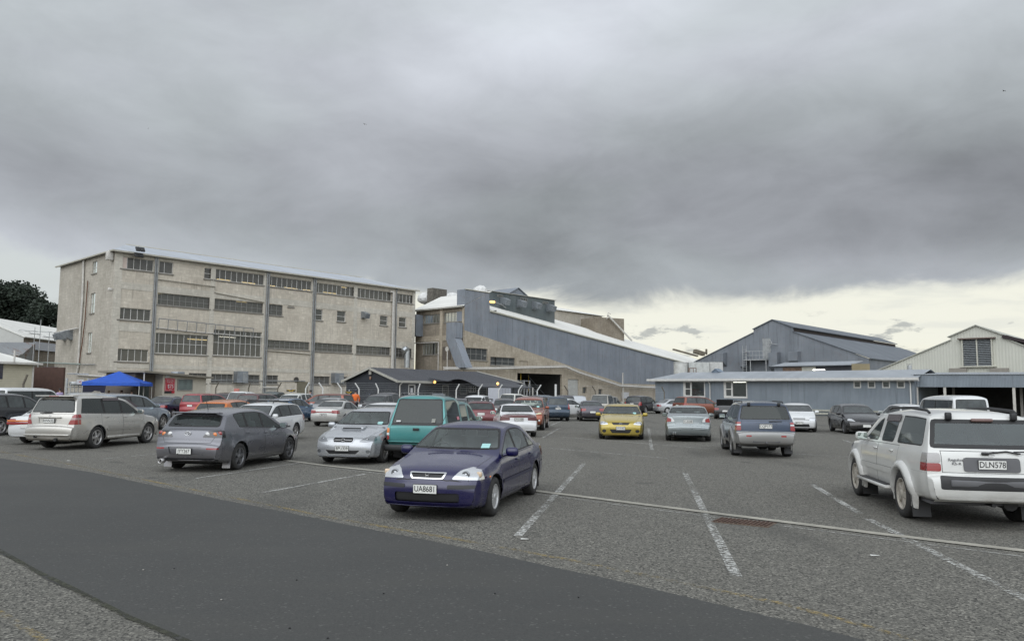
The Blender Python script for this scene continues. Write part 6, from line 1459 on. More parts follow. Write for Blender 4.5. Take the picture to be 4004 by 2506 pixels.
# ---------------------------------------------------------------- wedge building with the long sloping roof
def wedge_building():
    a = at(1097*K, 682*K, 100); d1 = FA.d; F = Frame(a, (a.x+d1.x, a.y+d1.y)); root = F.root('ramp_building'); tag(root, 'tall blue-grey iron building with white roof sloping down to the right over stained concrete', 'building')
    H = a.z; n = 8.
    u = lambda Z, x, y, v=0.: F.uz(*zp(Z, x, y), v)
    tl = (0, H); t1 = u(ZC,1145,178); e1 = u(ZC,1150,430); e2 = F.uz(1622*K, 858*K)
    q0 = u(ZC,845,665); q1 = u(ZC,1380,845); q2 = u(ZC,1560,905); q3 = u(ZC,2200,1125); q4 = F.uz(1470*K, 905*K); q5 = F.uz(1560*K, 907*K)
    # iron cladding, one flat wall with the raking roof line
    b = MB(); b.add([(0,0,q0[1]), (q1[0],0,q1[1]), (q3[0],0,q3[1]), (q4[0],0,q4[1]), (84,0,q4[1]-.1), (84,0,e1[1]-.1026*(84-e1[0])), (e1[0],0,e1[1]), (t1[0],0,H-.02), (0,0,H)], [(0,1,2,3,4,5,6,7,8)]); b.build('iron_cladding', CBLUE, root)
    b = MB(); b.path([(0,-.04,H),(t1[0],-.04,H-.02)], .07, 6); b.path([(e1[0],-.06,e1[1]),(84,-.06,e1[1]-.1026*(84-e1[0]))], .16, 6); b.build('edge_flashing', plain('cream_flashing', (.46,.45,.38), .6), root)
    # white ramp roof running back from the raking edge
    xa_0 = u(ZC,1150,180,6.)[0]-.2; rz = lambda x, v: e1[1]-.1026*(x-e1[0])+.37*(v+.15)
    p1 = u(ZC,1950,520,6.); b = MB(); R_ = lambda *q: [b.slab(*[(x, v, rz(x, v)+.04) for x, v in q], .1), b.f.__setitem__(slice(-6, None), [f[::-1] for f in b.f[-6:]])]
    R_((e1[0]-.1,-.2),(84,-.2),(84,6),(xa_0,6)); R_((25.6,6),(84,6),(84,13),(25.6,13)); b.slab((25.6,13,rz(25.6,13)+.03),(84,13,rz(84,13)+.03),(84,26,rz(84,0)),(25.6,26,rz(25.6,0)), .1); b.build('ramp_roof', ROOFW, root)
    # clerestory box standing behind the ramp roof
    bl = u(ZC,1150,180,6.); br_ = u(ZC,1950,300,6.); bz = (bl[1]+br_[1])/2; xa, xb = bl[0], br_[0]; zb_ = p1[1]-1.5
    b = MB(); b.box(xa, 6., zb_, xb, 9.5, bz); b.build('clerestory', CDARK, root); b = MB(); b.quad((t1[0]-.02,.01,e1[1]-1),(t1[0]-.02,1.5,e1[1]-1),(t1[0]-.02,1.5,H-.05),(t1[0]-.02,.01,H-.05)); b.quad((.02,1.5,q0[1]),(.02,.01,q0[1]),(.02,.01,H),(.02,1.5,H)); b.build('parapet_return', CBLUE, root)
    b = MB(); b.slab((xa-.2,5.8,bz+.05),(xb+.2,5.8,bz+.05),(xb+.2,9.7,bz+.05),(xa-.2,9.7,bz+.05), .08); b.f = [f[::-1] for f in b.f]; b.build('clerestory_roof', FASC, root)
    for x, y in ((1300,318),(1505,345),(1690,368),(1870,398)):
        q = u(ZC,x,y,6.); hood(root, lambda u_, d, z: (u_+.0, 6.+d, z), q[0], q[1]+.1, 1.15)
    for x0,y0,x1,y1 in ((1238,225,1308,262),(1520,262,1606,310),(1800,308,1866,345)):
        (ua, zb1), (ub, za1) = u(ZC,x0,y0,6.), u(ZC,x1,y1,6.); window(root, lambda u_, d, z: (u_, 6.+d-.17, z), ua, za1, ub, zb1, 4, 1, GFRAME, GL_DARK, .13, .06, sill=False)
    q = u(ZC,1055,330); b = MB(); w_ = u(ZC,1285,382); b.path([(w_[0]+1.0,-.05,w_[1]),(w_[0]-.8,-.8,w_[1]+.25),(q[0]+.3,-1.8,q[1]+.1)], .06, 6); o = b.build('lamp_arm', GALV, root); MB().rbox((q[0],-1.9,q[1]), (.75,.4,.28), .1).build('lamp', LAMP, o)
    # concrete wall under the cladding, with its openings
    dg = [(0,q0[1]), (q1[0],q1[1]), (q3[0],q3[1]), (q4[0],q4[1])]
    zt = lambda x: interp(dg, x)
    holes = []
    def Hh(x0,y0,x1,y1,Z=ZC): (ua, zb1), (ub, za1) = u(Z,x0,y0), u(Z,x1,y1); holes.append((ua, za1, ub, zb1)); return holes[-1]
    w1 = Hh(858,878,1122,1040); w2 = Hh(1158,990,1462,1105); w3 = Hh(1510,1040,1620,1112)
    bay = u(ZC,1490,1150)[0], u(ZC,2040,1260)[0]; zb0 = u(ZC,1600,1140)[1]; zbb = u(ZC,2040,1210)[1]
    holes.append((bay[0], 0., bay[1], zbb)); rd_ = Hh(405,1115,548,1290,ZD); holes[-1] = (rd_[0], .0, rd_[2], rd_[3]); rd_ = holes[-1]
    d1_ = Hh(597,1220,655,1300,ZD); d2_ = Hh(806,1245,858,1300,ZD); d2_ = holes[-1] = (d2_[0], .4, d2_[2], d2_[3])
    Lx = 84.
    b = MB(); holed(b, tfF, 0, Lx, 0, H, holes, .35)
    me = b.mesh('concrete_wall'); bm = bmesh.new(); bm.from_mesh(me)
    # trim by the raking underside of the cladding
    out = []
    bmesh.ops.subdivide_edges(bm, edges=[], cuts=0)
    for (x0, z0), (x1, z1) in zip(dg, dg[1:]):
        fs = list(bm.faces); ge = set(fs)
        for f in fs: ge.update(f.edges); ge.update(f.verts)
        bmesh.ops.bisect_plane(bm, geom=list(ge), dist=1e-5, plane_co=(x1,0,0), plane_no=(1,0,0))
        fs = [f for f in bm.faces if x0-1e-3 < f.calc_center_median().x < x1+1e-3]; ge = set(fs)
        for f in fs: ge.update(f.edges); ge.update(f.verts)
        bmesh.ops.bisect_plane(bm, geom=list(ge), dist=1e-5, plane_co=(x0,0,z0), plane_no=Vector((-(z1-z0),0,x1-x0)).normalized())
    kill = [f for f in bm.faces if f.calc_center_median().z > zt(f.calc_center_median().x)+.01 and f.calc_center_median().x <= dg[-1][0]]
    # faces beyond the end of the rake stop at its height
    bmesh.ops.delete(bm, geom=kill, context='FACES'); bm.to_mesh(me); bm.free()
    for v in me.vertices:
        if v.co.x > dg[-1][0]-.01 and v.co.z > dg[-1][1]: v.co.z = dg[-1][1]
    link('concrete_wall', me, root, OLDC)
    # upper slope of the dark loading bay: beam filling the wedge above the opening
    zl = u(ZC,1500,1030)[1]
    b = MB(); zz = u(ZC,1740,1140)[1]; b.add([(bay[0]+.1,.1,zb0+.0),(bay[1],.1,zbb-.01),(bay[1],.1,zbb+.4),(bay[0],.1,zl+.2)], [(0,1,2,3)]); b.build('sloping_beam', OLDC, root)
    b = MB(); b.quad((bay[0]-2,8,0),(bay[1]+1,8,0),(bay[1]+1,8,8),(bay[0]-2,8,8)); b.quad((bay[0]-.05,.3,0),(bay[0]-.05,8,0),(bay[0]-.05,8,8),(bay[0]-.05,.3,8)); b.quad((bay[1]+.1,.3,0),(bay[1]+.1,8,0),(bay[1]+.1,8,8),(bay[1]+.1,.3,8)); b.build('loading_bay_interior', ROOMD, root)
    b = MB(); x0 = bay[0]+.6      # steel stair and braced tower inside the bay
    for i in range(12): b.box(x0+2.6+i*.36, .8, 3.2-i*.27, x0+2.98+i*.36, 2.2, 3.25-i*.27)
    b.path([(x0+2.5,.8,4.3),(x0+6.9,.8,1.1)], .04, 6); b.path([(x0+2.5,.8,3.3),(x0+6.9,.8,.1)], .06, 6); b.build('stair', plain('stair_steel', (.07,.075,.08), .6, .2), root)
    b = MB(); T = [(x0,.5),(x0+1.4,.5),(x0+2.6,.5)]
    for x, y in T: b.tube((x,y,0),(x,y,3.6), .07, 6)
    for (xa_, _), (xb_, _) in zip(T, T[1:]): b.path([(xa_,.5,.1),(xb_,.5,3.5)], .045, 6); b.path([(xb_,.5,.1),(xa_,.5,3.5)], .045, 6); b.tube((xa_,.5,3.5),(xb_,.5,3.5), .07, 6)
    b.build('braced_frame', GALV, root); MB().path([(x0+.9,.7,3.5),(x0+.9,.7,5.2)], .06, 6).build('safety_post', YEL, root); MB().path([(x0+4.4,2.3,2.),(x0+4.4,2.3,4.4)], .05, 6).build('safety_post', YEL, root)
    window(root, tfF, *w1, 4, 2, GFRAME, PANE2, .2, .06); window(root, tfF, *w2, 4, 2, GFRAME, PANE2, .2, .07); window(root, tfF, *w3, 2, 1, GFRAME, PANE2, .2, .06, sill=False)
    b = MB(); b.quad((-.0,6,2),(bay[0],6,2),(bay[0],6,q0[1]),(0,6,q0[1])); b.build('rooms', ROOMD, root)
    q = u(ZC,1105,980,1.5); MB().rbox((q[0],1.5,q[1]), (.9,.1,.08), .03).build('strip_light', TUBEW, root)
    b = MB(); b.quad((rd_[0],.2,0),(rd_[2],.2,0),(rd_[2],.2,rd_[3]),(rd_[0],.2,rd_[3]))
    for i in range(int(rd_[3]/.18)): b.box(rd_[0],.14,i*.18,rd_[2],.19,i*.18+.10)
    b.build('roller_door', plain('roller_white', (.50,.50,.47), .5, 0, .1), root)
    MB().quad((d1_[0],.3,d1_[1]),(d1_[2],.3,d1_[1]),(d1_[2],.3,d1_[3]),(d1_[0],.3,d1_[3])).build('window', GL_DARK, root); MB().quad((d2_[0],.3,d2_[1]),(d2_[2],.3,d2_[1]),(d2_[2],.3,d2_[3]),(d2_[0],.3,d2_[3])).build('window', GL_DARK, root)
    # long lagged pipe across the front
    pts = [(ZC,540,1142),(ZC,1140,1140),(ZC,1490,1130),(ZC,2040,1118),(ZC,2205,1190),(ZD,1040,1205),(ZD,1560,1232)]
    b = MB(); P = [(u(Z,x,y)[0], -.7, u(Z,x,y)[1]) for Z, x, y in pts]; b.path(P, .13, 8); b.path([(x,y+.15,z+.22) for x,y,z in P], .05, 6); b.build('lagged_pipe', PIPEW, root)
    q = u(ZD,1078,1130); MB().path([(q[0],-.7,q[1]-.8),(q[0],-.7,q[1]+1.2)], .1, 8).build('vent_pipe', PIPEW, root); q = u(ZD,1095,1300); MB().path([(q[0],-.5,0),(q[0],-.5,q[1]+1.2)], .11, 8).build('downpipe', PIPEW, root)
    q = u(ZD,1155,1328); MB().box(q[0]-.95,-.12,q[1]-.5,q[0]+.95,-.04,q[1]+.5).build('notice_board', plain('notice_white', (.55,.55,.56), .6), root)
    # ---- wing to the left, facing across: runs from the corner away to the left
    wl = Vector((-F.n.x, -F.n.y))
    Hw = F.vz(*zp(ZC,838,372), 0.)[1]
    vv = lambda Z, x, y: F.vz(*zp(Z, x, y), -.0)
    v1 = vv(ZC,245,430)[0]; Lw = max(8., v1)
    hs = []
    for x0,y0,x1,y1 in ((332,470,550,578),(585,440,832,560),(318,820,535,965)):
        (va, zb1), (vb, za1) = vv(ZC,x1,y0), vv(ZC,x0,y1); zt_ = (vv(ZC,x0,y0)[1]+vv(ZC,x1,y0)[1])/2; zb__ = (vv(ZC,x0,y1)[1]+vv(ZC,x1,y1)[1])/2; hs.append((max(.1,min(va,vb)), zb__, max(va,vb), zt_))
    tfW = lambda u_, d, z: (d, u_, z)
    wr = empty('wing_building', (F.o.x, F.o.y, 0), F.ang); tag(wr, 'grimy concrete wing with white roof standing between the block building and the ramp building', 'building')
    b = MB(); holed(b, tfW, .02, Lw, 0, Hw, hs, .3); [f.reverse() for f in b.f]; b.build('wall', DARKC, wr)
    for h_ in hs: window(wr, tfW, *h_, 6 if h_[1] > 6 else 4, 1 if h_[1] > 6 else 2, GFRAME, PANE2, .2, .06)
    b = MB(); b.quad((6,0,0),(6,Lw,0),(6,Lw,Hw),(6,0,Hw)); b.build('rooms', ROOMD, wr)
    for x, y in ((460,492),(785,465)): q = F.vz(*zp(ZC,x,y), 1.2); MB().rbox((1.2,q[0],q[1]), (.12,1.9,.09), .03).build('strip_light', TUBEW, wr)
    q = F.vz(*zp(ZC,410,852), 1.2); MB().rbox((1.2,q[0],q[1]), (.1,.6,.08), .03).build('strip_light', TUBE, wr)
    b = MB(); zr = max(F.vz(*zp(ZC,838,220), 5.)[1], Hw+.8); b.slab((-.4,0,Hw+.05),(5.,0,zr),(5.,Lw+.5,zr),(-.4,Lw+.5,Hw+.05), .08); b.build('roof', ROOFW, wr)
    MB().box(-.5,0,Hw-.1,-.28,Lw,Hw+.1).build('gutter', FASC, wr)
    b = MB(); pv = [vv(ZC,560,600)[0], vv(ZC,835,600)[0]]
    for p in pv: b.box(-.12,max(.05,p-.25),0,-.002,p+.3,Hw-.1)
    for z in (vv(ZC,430,770)[1],): b.box(-.08,0.1,z-.35,-.0,Lw,z+.35)
    b.build('concrete_frame', OLDC, wr)
    v0 = vv(ZC,275,600)[0]; MB().box(-1.3,v0-.9,vv(ZC,270,745)[1],-.0,v0+.9,vv(ZC,270,485)[1]).build('iron_lean_to', CBLUE, wr)
    for x in (590,655,715): v_, z_ = vv(ZC,x,948); MB().box(-.06,v_-.28,z_-.85,-.0,v_+.28,z_+.85).build('blind_window', plain('boarded_window', (.12,.10,.085), .8), wr)
    # iron chute coming down in front
    (va, za1), (vb, zb1), (vc, zc1) = vv(ZC,780,580), vv(ZC,775,770), vv(ZC,905,1130)
    b = MB(); b.box(-1.5,vb-.9,zb1,-.3,vb+.9,za1); vs = [(-1.6,vb-.8,zb1),(-.4,vb-.8,zb1),(-.4,vb+.9,zb1),(-1.6,vb+.9,zb1)]; k2 = [(-1.6-0,vc-.9,zc1),(-.4,vc-.9,zc1),(-.4,vc+.8,zc1),(-1.6,vc+.8,zc1)]
    b.add(vs+k2, [(0,1,5,4),(1,2,6,5),(2,3,7,6),(3,0,4,7)]); b.build('iron_chute', CBLUE, wr)
    q = vv(ZC,768,905); b = MB(); b.tube((-2.,q[0],q[1]-.0),(-2.08,q[0],q[1]), .2, 16, 0, .32); b.tube((-2.,q[0],q[1]),(-2.,q[0],3.2), .06); b.build('dish_aerial', plain('dish_white', (.5,.48,.44), .6), wr)
    q = vv(ZC,540,815); b = MB(); b.path([(-.3,vv(ZC,240,826)[0],vv(ZC,240,826)[1]),(-.3,q[0],q[1]),(-.3,q[0],3)], .08); b.build('pipe', PIPEW, wr)
    # tarpaulin domes and plant on the roofs
    for Z, x, y, ww, hh, Y, lab in ((ZC,1030,135,190,70,112,'white plastic dome on the roof, above the left end of the iron box'),(ZC,690,215,190,45,118,'low white plastic dome on the roof left of the iron tower'),(ZC,360,225,200,60,114,'crumpled white cover over plant, right of the block building')):
        p = at(*zp(Z,x,y+hh*.5), Y); s = ww/Z[2]/FPX*Y/2; h = hh/Z[2]/FPX*Y*1.3; b = MB(); bm = bmesh.new(); bmesh.ops.create_icosphere(bm, subdivisions=2, radius=1)
        rnd_ = random.Random(x); bm.verts.index_update()
        b.add([(v.co.x*s*(1+rnd_.uniform(-.12,.12)), v.co.y*s*.8, v.co.z*h*(1+rnd_.uniform(-.15,.15))) for v in bm.verts], [[v.index for v in f.verts] for f in bm.faces], 0, False); bm.free()
        o = b.build('roof_cover', plain('plastic_white', (.62,.62,.60), .5, 0, .1), None); o.location = p-Vector((0,0,h*.3)); tag(o, lab, 'cover')
    p = at(*zp(ZC,500,250), 113.5); o = MB().box(-1.4,-.6,-3,1.4,.6,1.1).build('roof_plant', plain('plant_grille', (.13,.12,.10), .8, 0, .4, 3)); o.location = p; o.rotation_euler.z = F.ang; tag(o, 'dark louvred plant box on the roof beside the crumpled cover', 'air plant')
    # small gable on the far roof
    p = at(*zp(ZC,1385,155), 128); o = empty('roof_gable', (p.x, p.y, p.z), F.ang); b = MB(); gable(b, -3.2, 3.2, -2, 6, -3., -1.6, 0., axis='y'); b.build('gable_wall', CBLUE, o); 
    for pl in o.children[0].data.polygons: pass
    tag(o, 'small blue-grey gable poking up behind the clerestory roof', 'roof')
    # pale-roofed house and rusty concrete tank behind the ramp
    p = at(*zp(ZD,370,190), 150); pl_ = at(*zp(ZD,760,290), 146); zl_ = at(*zp(ZD,430,262), 146).z
    o = empty('plant_house', (p.x, p.y, 0), F.ang); b = MB(); z_r, z_e = p.z, zl_
    b.add([(-9,0,z_e),(9,-8,z_e),(24,-8,z_e-.0),(24,6,z_e),(-9,6,z_e),(0,0,z_r),(16,0,z_r-.8)], []); b.f = []; b.v = []; b.m = []; b.s = []
    b.add([(-12,-6,z_e),(5,-6,z_e),(5,6,z_e),(-12,6,z_e),(-4,0,z_r),(0,0,z_r)], [(0,1,5,4),(1,2,5),(2,3,4,5),(3,0,4)]); b.build('roof', ROOFW, o)
    b = MB(); b.box(-11.5,-5.5,4,4.5,5.5,z_e-.02); b.build('wall', SIDEW, o); tag(o, 'pale hip-roofed plant house showing behind the white ramp roof', 'building')
    pa, pb = at(*zp(ZD,785,300), 138), at(*zp(ZD,1143,345), 141); T = Frame(pa, pb); o = T.root('concrete_tank'); b = MB(); b.box(0,0,4,T.len,5,pa.z); m = mat_block('rust_streaked_concrete', (.17,.14,.105), (.27,.235,.185), .8); b.build('tank_wall', m, o)
    b = MB(); b.path([(2.,-.3,pa.z-.3),(2.3,-.3,pa.z+.9),(2.8,-.4,pa.z+.6)], .06, 6); q0_ = at(*zp(ZD,925,268), 137.5); q1_ = at(*zp(ZD,1250,612), 137.5)
    l0, l1 = T.uz(*zp(ZD,925,272), -.4), T.uz(*zp(ZD,1245,610), -.4); b.tube((l0[0],-.4,l0[1]),(l1[0],-.4,l1[1]), .16, 6); b.build('diagonal_pipe', PIPEW, o); tag(o, 'square concrete tank with rust streaks and a white diagonal pipe', 'tank')
    # broken timber and ridge scrap beyond the roof's low end
    p = at(*zp(ZD,2070,820), 150); o = MB(); o.rbox((1.,0,.8), (2.2,1,.8), .1, Matrix.Rotation(.25, 3, 'Y')); o.rbox((2.6,0,1.0), (.35,.35,1.1), .1); o.rbox((-2.,0,.7), (5.5,.6,.3), .1, Matrix.Rotation(.22, 3, 'Y')); o = o.build('far_roof_plant', plain('brown_timber', (.14,.12,.09), .9, 0, .4, 2)); o.location = p; o.rotation_euler.z = .3; tag(o, 'brown roof plant and beam beyond the low end of the white roof', 'roof plant')
    return F
FM = wedge_building()

# ---------------------------------------------------------------- grey gabled warehouse
def grey_warehouse():
    A = at(*zp(ZE,1445,172), 100); dX = Vector((FA.n.x, FA.n.y))*-1; ri = at(*zp(ZF,595,606), 92)
    # gable front runs across (left far, right near); the ridge goes away from us
    F = Frame((A.x, A.y), (A.x+.735, A.y-.678)); F.n = Vector((.678, .735)); root = F.root('grey_warehouse'); F.ang = atan2(-.678, .735); root.rotation_euler.z = F.ang
    tag(root, 'big blue-grey iron warehouse with stepped gable and long raised ridge', 'warehouse')
    u = lambda Z, x, y, v=0.: F.uz(*zp(Z, x, y), v)
    zA = A.z; L1 = u(ZE,1190,345); L0 = u(ZE,385,745); N1 = u(ZE,1190,302); R1 = u(ZE,1725,278); R1b = u(ZE,1730,330); R0 = u(ZF,595,606)
    ze = R0[1]; sl = (L1[1]-L0[1])/(L1[0]-L0[0]); xl = L1[0]-(L1[1]-ze)/sl
    b = MB(); pts = [(xl-3, ze-3*sl), L1, (N1[0], N1[1]), (0, zA), R1, R1b, R0]
    b.add([(x, 0, z) for x, z in pts]+[(R0[0],0,0),(xl-3,0,0)], [tuple(range(len(pts)+2))]); b.build('gable_wall', CGREY, root)
    Ld = 44.
    b = MB(); b.quad((R0[0],0,0),(R0[0],Ld,0),(R0[0],Ld,ze),(R0[0],0,ze)); b.build('side_wall', CGREY, root)
    b = MB(); b.slab((R1b[0]-.1,-.15,R1b[1]+.05),(R0[0]+.3,-.15,ze+.02),(R0[0]+.3,Ld,ze+.02),(R1b[0]-.1,Ld,R1b[1]+.05), .08); b.slab((xl-3,-.15,ze-3*sl+.05),(L1[0],-.15,L1[1]+.05),(L1[0],Ld,L1[1]+.05),(xl-3,Ld,ze-3*sl+.05), .08)
    b.slab((N1[0]-.1,-.2,N1[1]+.06),(0,-.2,zA+.06),(0,Ld-2,zA+.06),(N1[0]-.1,Ld-2,N1[1]+.06), .08); b.slab((0,-.2,zA+.06),(R1[0]+.1,-.2,R1[1]+.06),(R1[0]+.1,Ld-2,R1[1]+.06),(0,Ld-2,zA+.06), .08); [f.reverse() for f in b.f]; b.build('roof', ROOFK, root)
    b = MB(); b.quad((R1[0]-.25,0,R1b[1]-.1),(R1[0]-.25,Ld-2,R1b[1]-.1),(R1[0]-.25,Ld-2,R1[1]),(R1[0]-.25,0,R1[1])); b.quad((N1[0]+.1,0,L1[1]-.1),(N1[0]+.1,Ld-2,L1[1]-.1),(N1[0]+.1,Ld-2,N1[1]),(N1[0]+.1,0,N1[1])); b.build('clerestory_glazing', plain('clerestory_dark', (.022,.012,.014), .6), root)
    # door, landing, ladder
    (da, db), (dc, dd) = u(ZE,1312,424), u(ZE,1425,688); o = MB().box(da,-.06,dd,dc,-.0,db).build('door', plain('peeling_door', (.30,.31,.31), .7, 0, .25, 1.5), root)
    (pa, pz), (pb, _) = u(ZE,1130,712), u(ZE,1435,712); b = MB(); b.box(pa,-1.6,pz-.12,pb,-.02,pz)
    for x in (pa+.9, pb-.1): b.tube((x,-1.5,pz-.1),(x,-1.5,pz-3.2), .06, 6)
    b.path([(pa+.9,-1.5,pz-1.6),(pb-.1,-1.5,pz-1.6)], .05, 6); b.build('landing', GALV, root)
    b = MB()
    for z in (.5, 1.05): b.path([(pa+.3,-1.55,pz+z),(pb,-1.55,pz+z),(pb,-.05,pz+z)], .03, 6)
    for i in range(7): x = pa+.3+(pb-pa-.3)*i/6; b.tube((x,-1.55,pz),(x,-1.55,pz+1.1), .028, 6)
    b.build('railing', GALV, root)
    b = MB(); x = pa-.15; b.path([(x,-1.5,pz-3.2),(x,-1.5,pz+1.8)], .04, 6); b.path([(x+.5,-1.5,pz-3.2),(x+.5,-1.5,pz+1.8)], .04, 6)
    for i in range(14): b.tube((x,-1.5,pz-3+i*.33),(x+.5,-1.5,pz-3+i*.33), .02, 5)
    b.build('ladder', GALV, root)
    q = u(ZE,1425,490); b = MB(); k = 16; pts = [(q[0]+.40*cos(2*pi*i/k), -.7, q[1]+.40*sin(2*pi*i/k)) for i in range(k+1)]; b.path(pts, .035, 6); b.path([pts[0],pts[8]], .03, 6); b.path([pts[4],pts[12]], .03, 6); b.tube((q[0],-.7,q[1]),(q[0]+.9,-.05,q[1]-.2), .04, 6); b.build('pulley_wheel', GALV, root)
    for x0,y0,x1,y1 in ((715,628,835,800),(1058,622,1135,865),(1438,618,1560,865),(1700,608,1830,790)):
        (a_, zt_), (c_, zb_) = u(ZE,x0,y0), u(ZE,x1,y1); b = MB(); b.add([(a_,-1.1,zt_),(a_,-1.1,zb_+.6),(a_,-.02,zb_),(a_,-.02,zt_+.1),(c_,-1.1,zt_),(c_,-1.1,zb_+.6),(c_,-.02,zb_),(c_,-.02,zt_+.1)], [(0,1,2,3),(7,6,5,4),(0,4,5,1),(0,3,7,4),(1,5,6,2)]); b.build('ventilation_duct', CGREY, root)
    # tanks and lean-to in front of the gable, above the office roof
    for Z, x0, y0, x1, y1, Y, name, mt, lab, kind in (
        (ZE,137,738,318,880,90,'water_tank',plain('tank_pale', (.50,.50,.47), .5, 0, .15), 'round white metal tank above the left end of the office roof', 'cyl'),
        (ZE,322,740,600,880,91,'storage_tank',plain('tank_panel', (.46,.47,.45), .5, 0, .2), 'white panelled tank right of the round tank', 'box'),
        (ZE,605,740,780,880,91.5,'cold_store',plain('tank_panel2', (.50,.50,.48), .5, 0, .12), 'white cold store box below the first ventilation duct', 'box')):
        a_, c_ = at(*zp(Z,x0,y0), Y), at(*zp(Z,x1,y1), Y)
        if kind == 'cyl': r_ = (c_.x-a_.x)/2; b = MB(); b.tube((0,0,2.5),(0,0,a_.z), r_, 24); b.lathe([(0,r_+.03),(.1,r_+.03)], (0,0,a_.z-.1), 'Z', 24); o = b.build(name, mt); o.location = ((a_.x+c_.x)/2, Y+r_, 0)
        else: b = MB(); b.box(0,0,2.5,c_.x-a_.x,3,a_.z); [b.box(i*(c_.x-a_.x)/3-.03,-.05,2.5,i*(c_.x-a_.x)/3+.03,0.0,a_.z+.02) for i in (1,2)]; o = b.build(name, mt); o.location = (a_.x, Y, 0)
        tag(o, lab, 'tank' if kind == 'cyl' or 'tank' in name else 'cold store')
    a_, c_ = at(*zp(ZE,1470,795), 86), at(*zp(ZF,395,680), 80); T = Frame(a_, c_); o = T.root('lean_to'); b = MB(); b.slab((-.2,-.4,a_.z),(T.len,-.4,a_.z-.0),(T.len,3,a_.z+.5),(-.2,3,a_.z+.5), .06); b.f = [f[::-1] for f in b.f]; b.build('roof', ROOFG, o)
    b = MB(); b.box(0,0,2.5,T.len,2.8,a_.z-.05); b.build('wall', CGREY, o); mats = [plain('brown_boards', (.16,.11,.08), .9, 0, .4, 4), plain('cream_panel', (.45,.44,.38), .7), plain('dark_opening', (.04,.04,.045), .8)]
    (x0_, _), (x1_, _), (x2_, _), (x3_, _) = T.uz(*zp(ZE,1585,830)), T.uz(*zp(ZE,1840,830)), T.uz(*zp(ZE,2025,830)), T.uz(*zp(ZE,2400,830))
    MB().box(x0_,-.05,2.6,x1_,-.0,a_.z-.15).build('boarding', mats[0], o); MB().box(x1_+.02,-.06,2.6,x2_,-.0,a_.z-.12).build('panel', mats[1], o); MB().box(x2_+.02,-.05,2.6,x3_+2,-.0,a_.z-.12).build('opening', mats[2], o)
    xt = T.uz(*zp(ZE,2075,845)); MB().rbox((xt[0],-.12,xt[1]), (1.3,.06,.08), .02).build('strip_light', TUBEW, o); tag(o, 'iron lean-to with brown boarding between the grey warehouse and the office roof', 'shed')
    p0, p1 = at(*zp(ZF,392,668), 78.), at(*zp(ZF,588,742), 78.); o = MB().box(0,0,-1,p1.x-p0.x,.3,p0.z-p1.z).build('plywood_screen', plain('tan_board', (.24,.20,.12), .8, 0, .15, 1)); o.location = (p0.x, p0.y, p1.z); o.rotation_euler.z = -.3; tag(o, 'tan plywood screen at the right corner of the grey warehouse', 'screen')
    return F
FG = grey_warehouse()

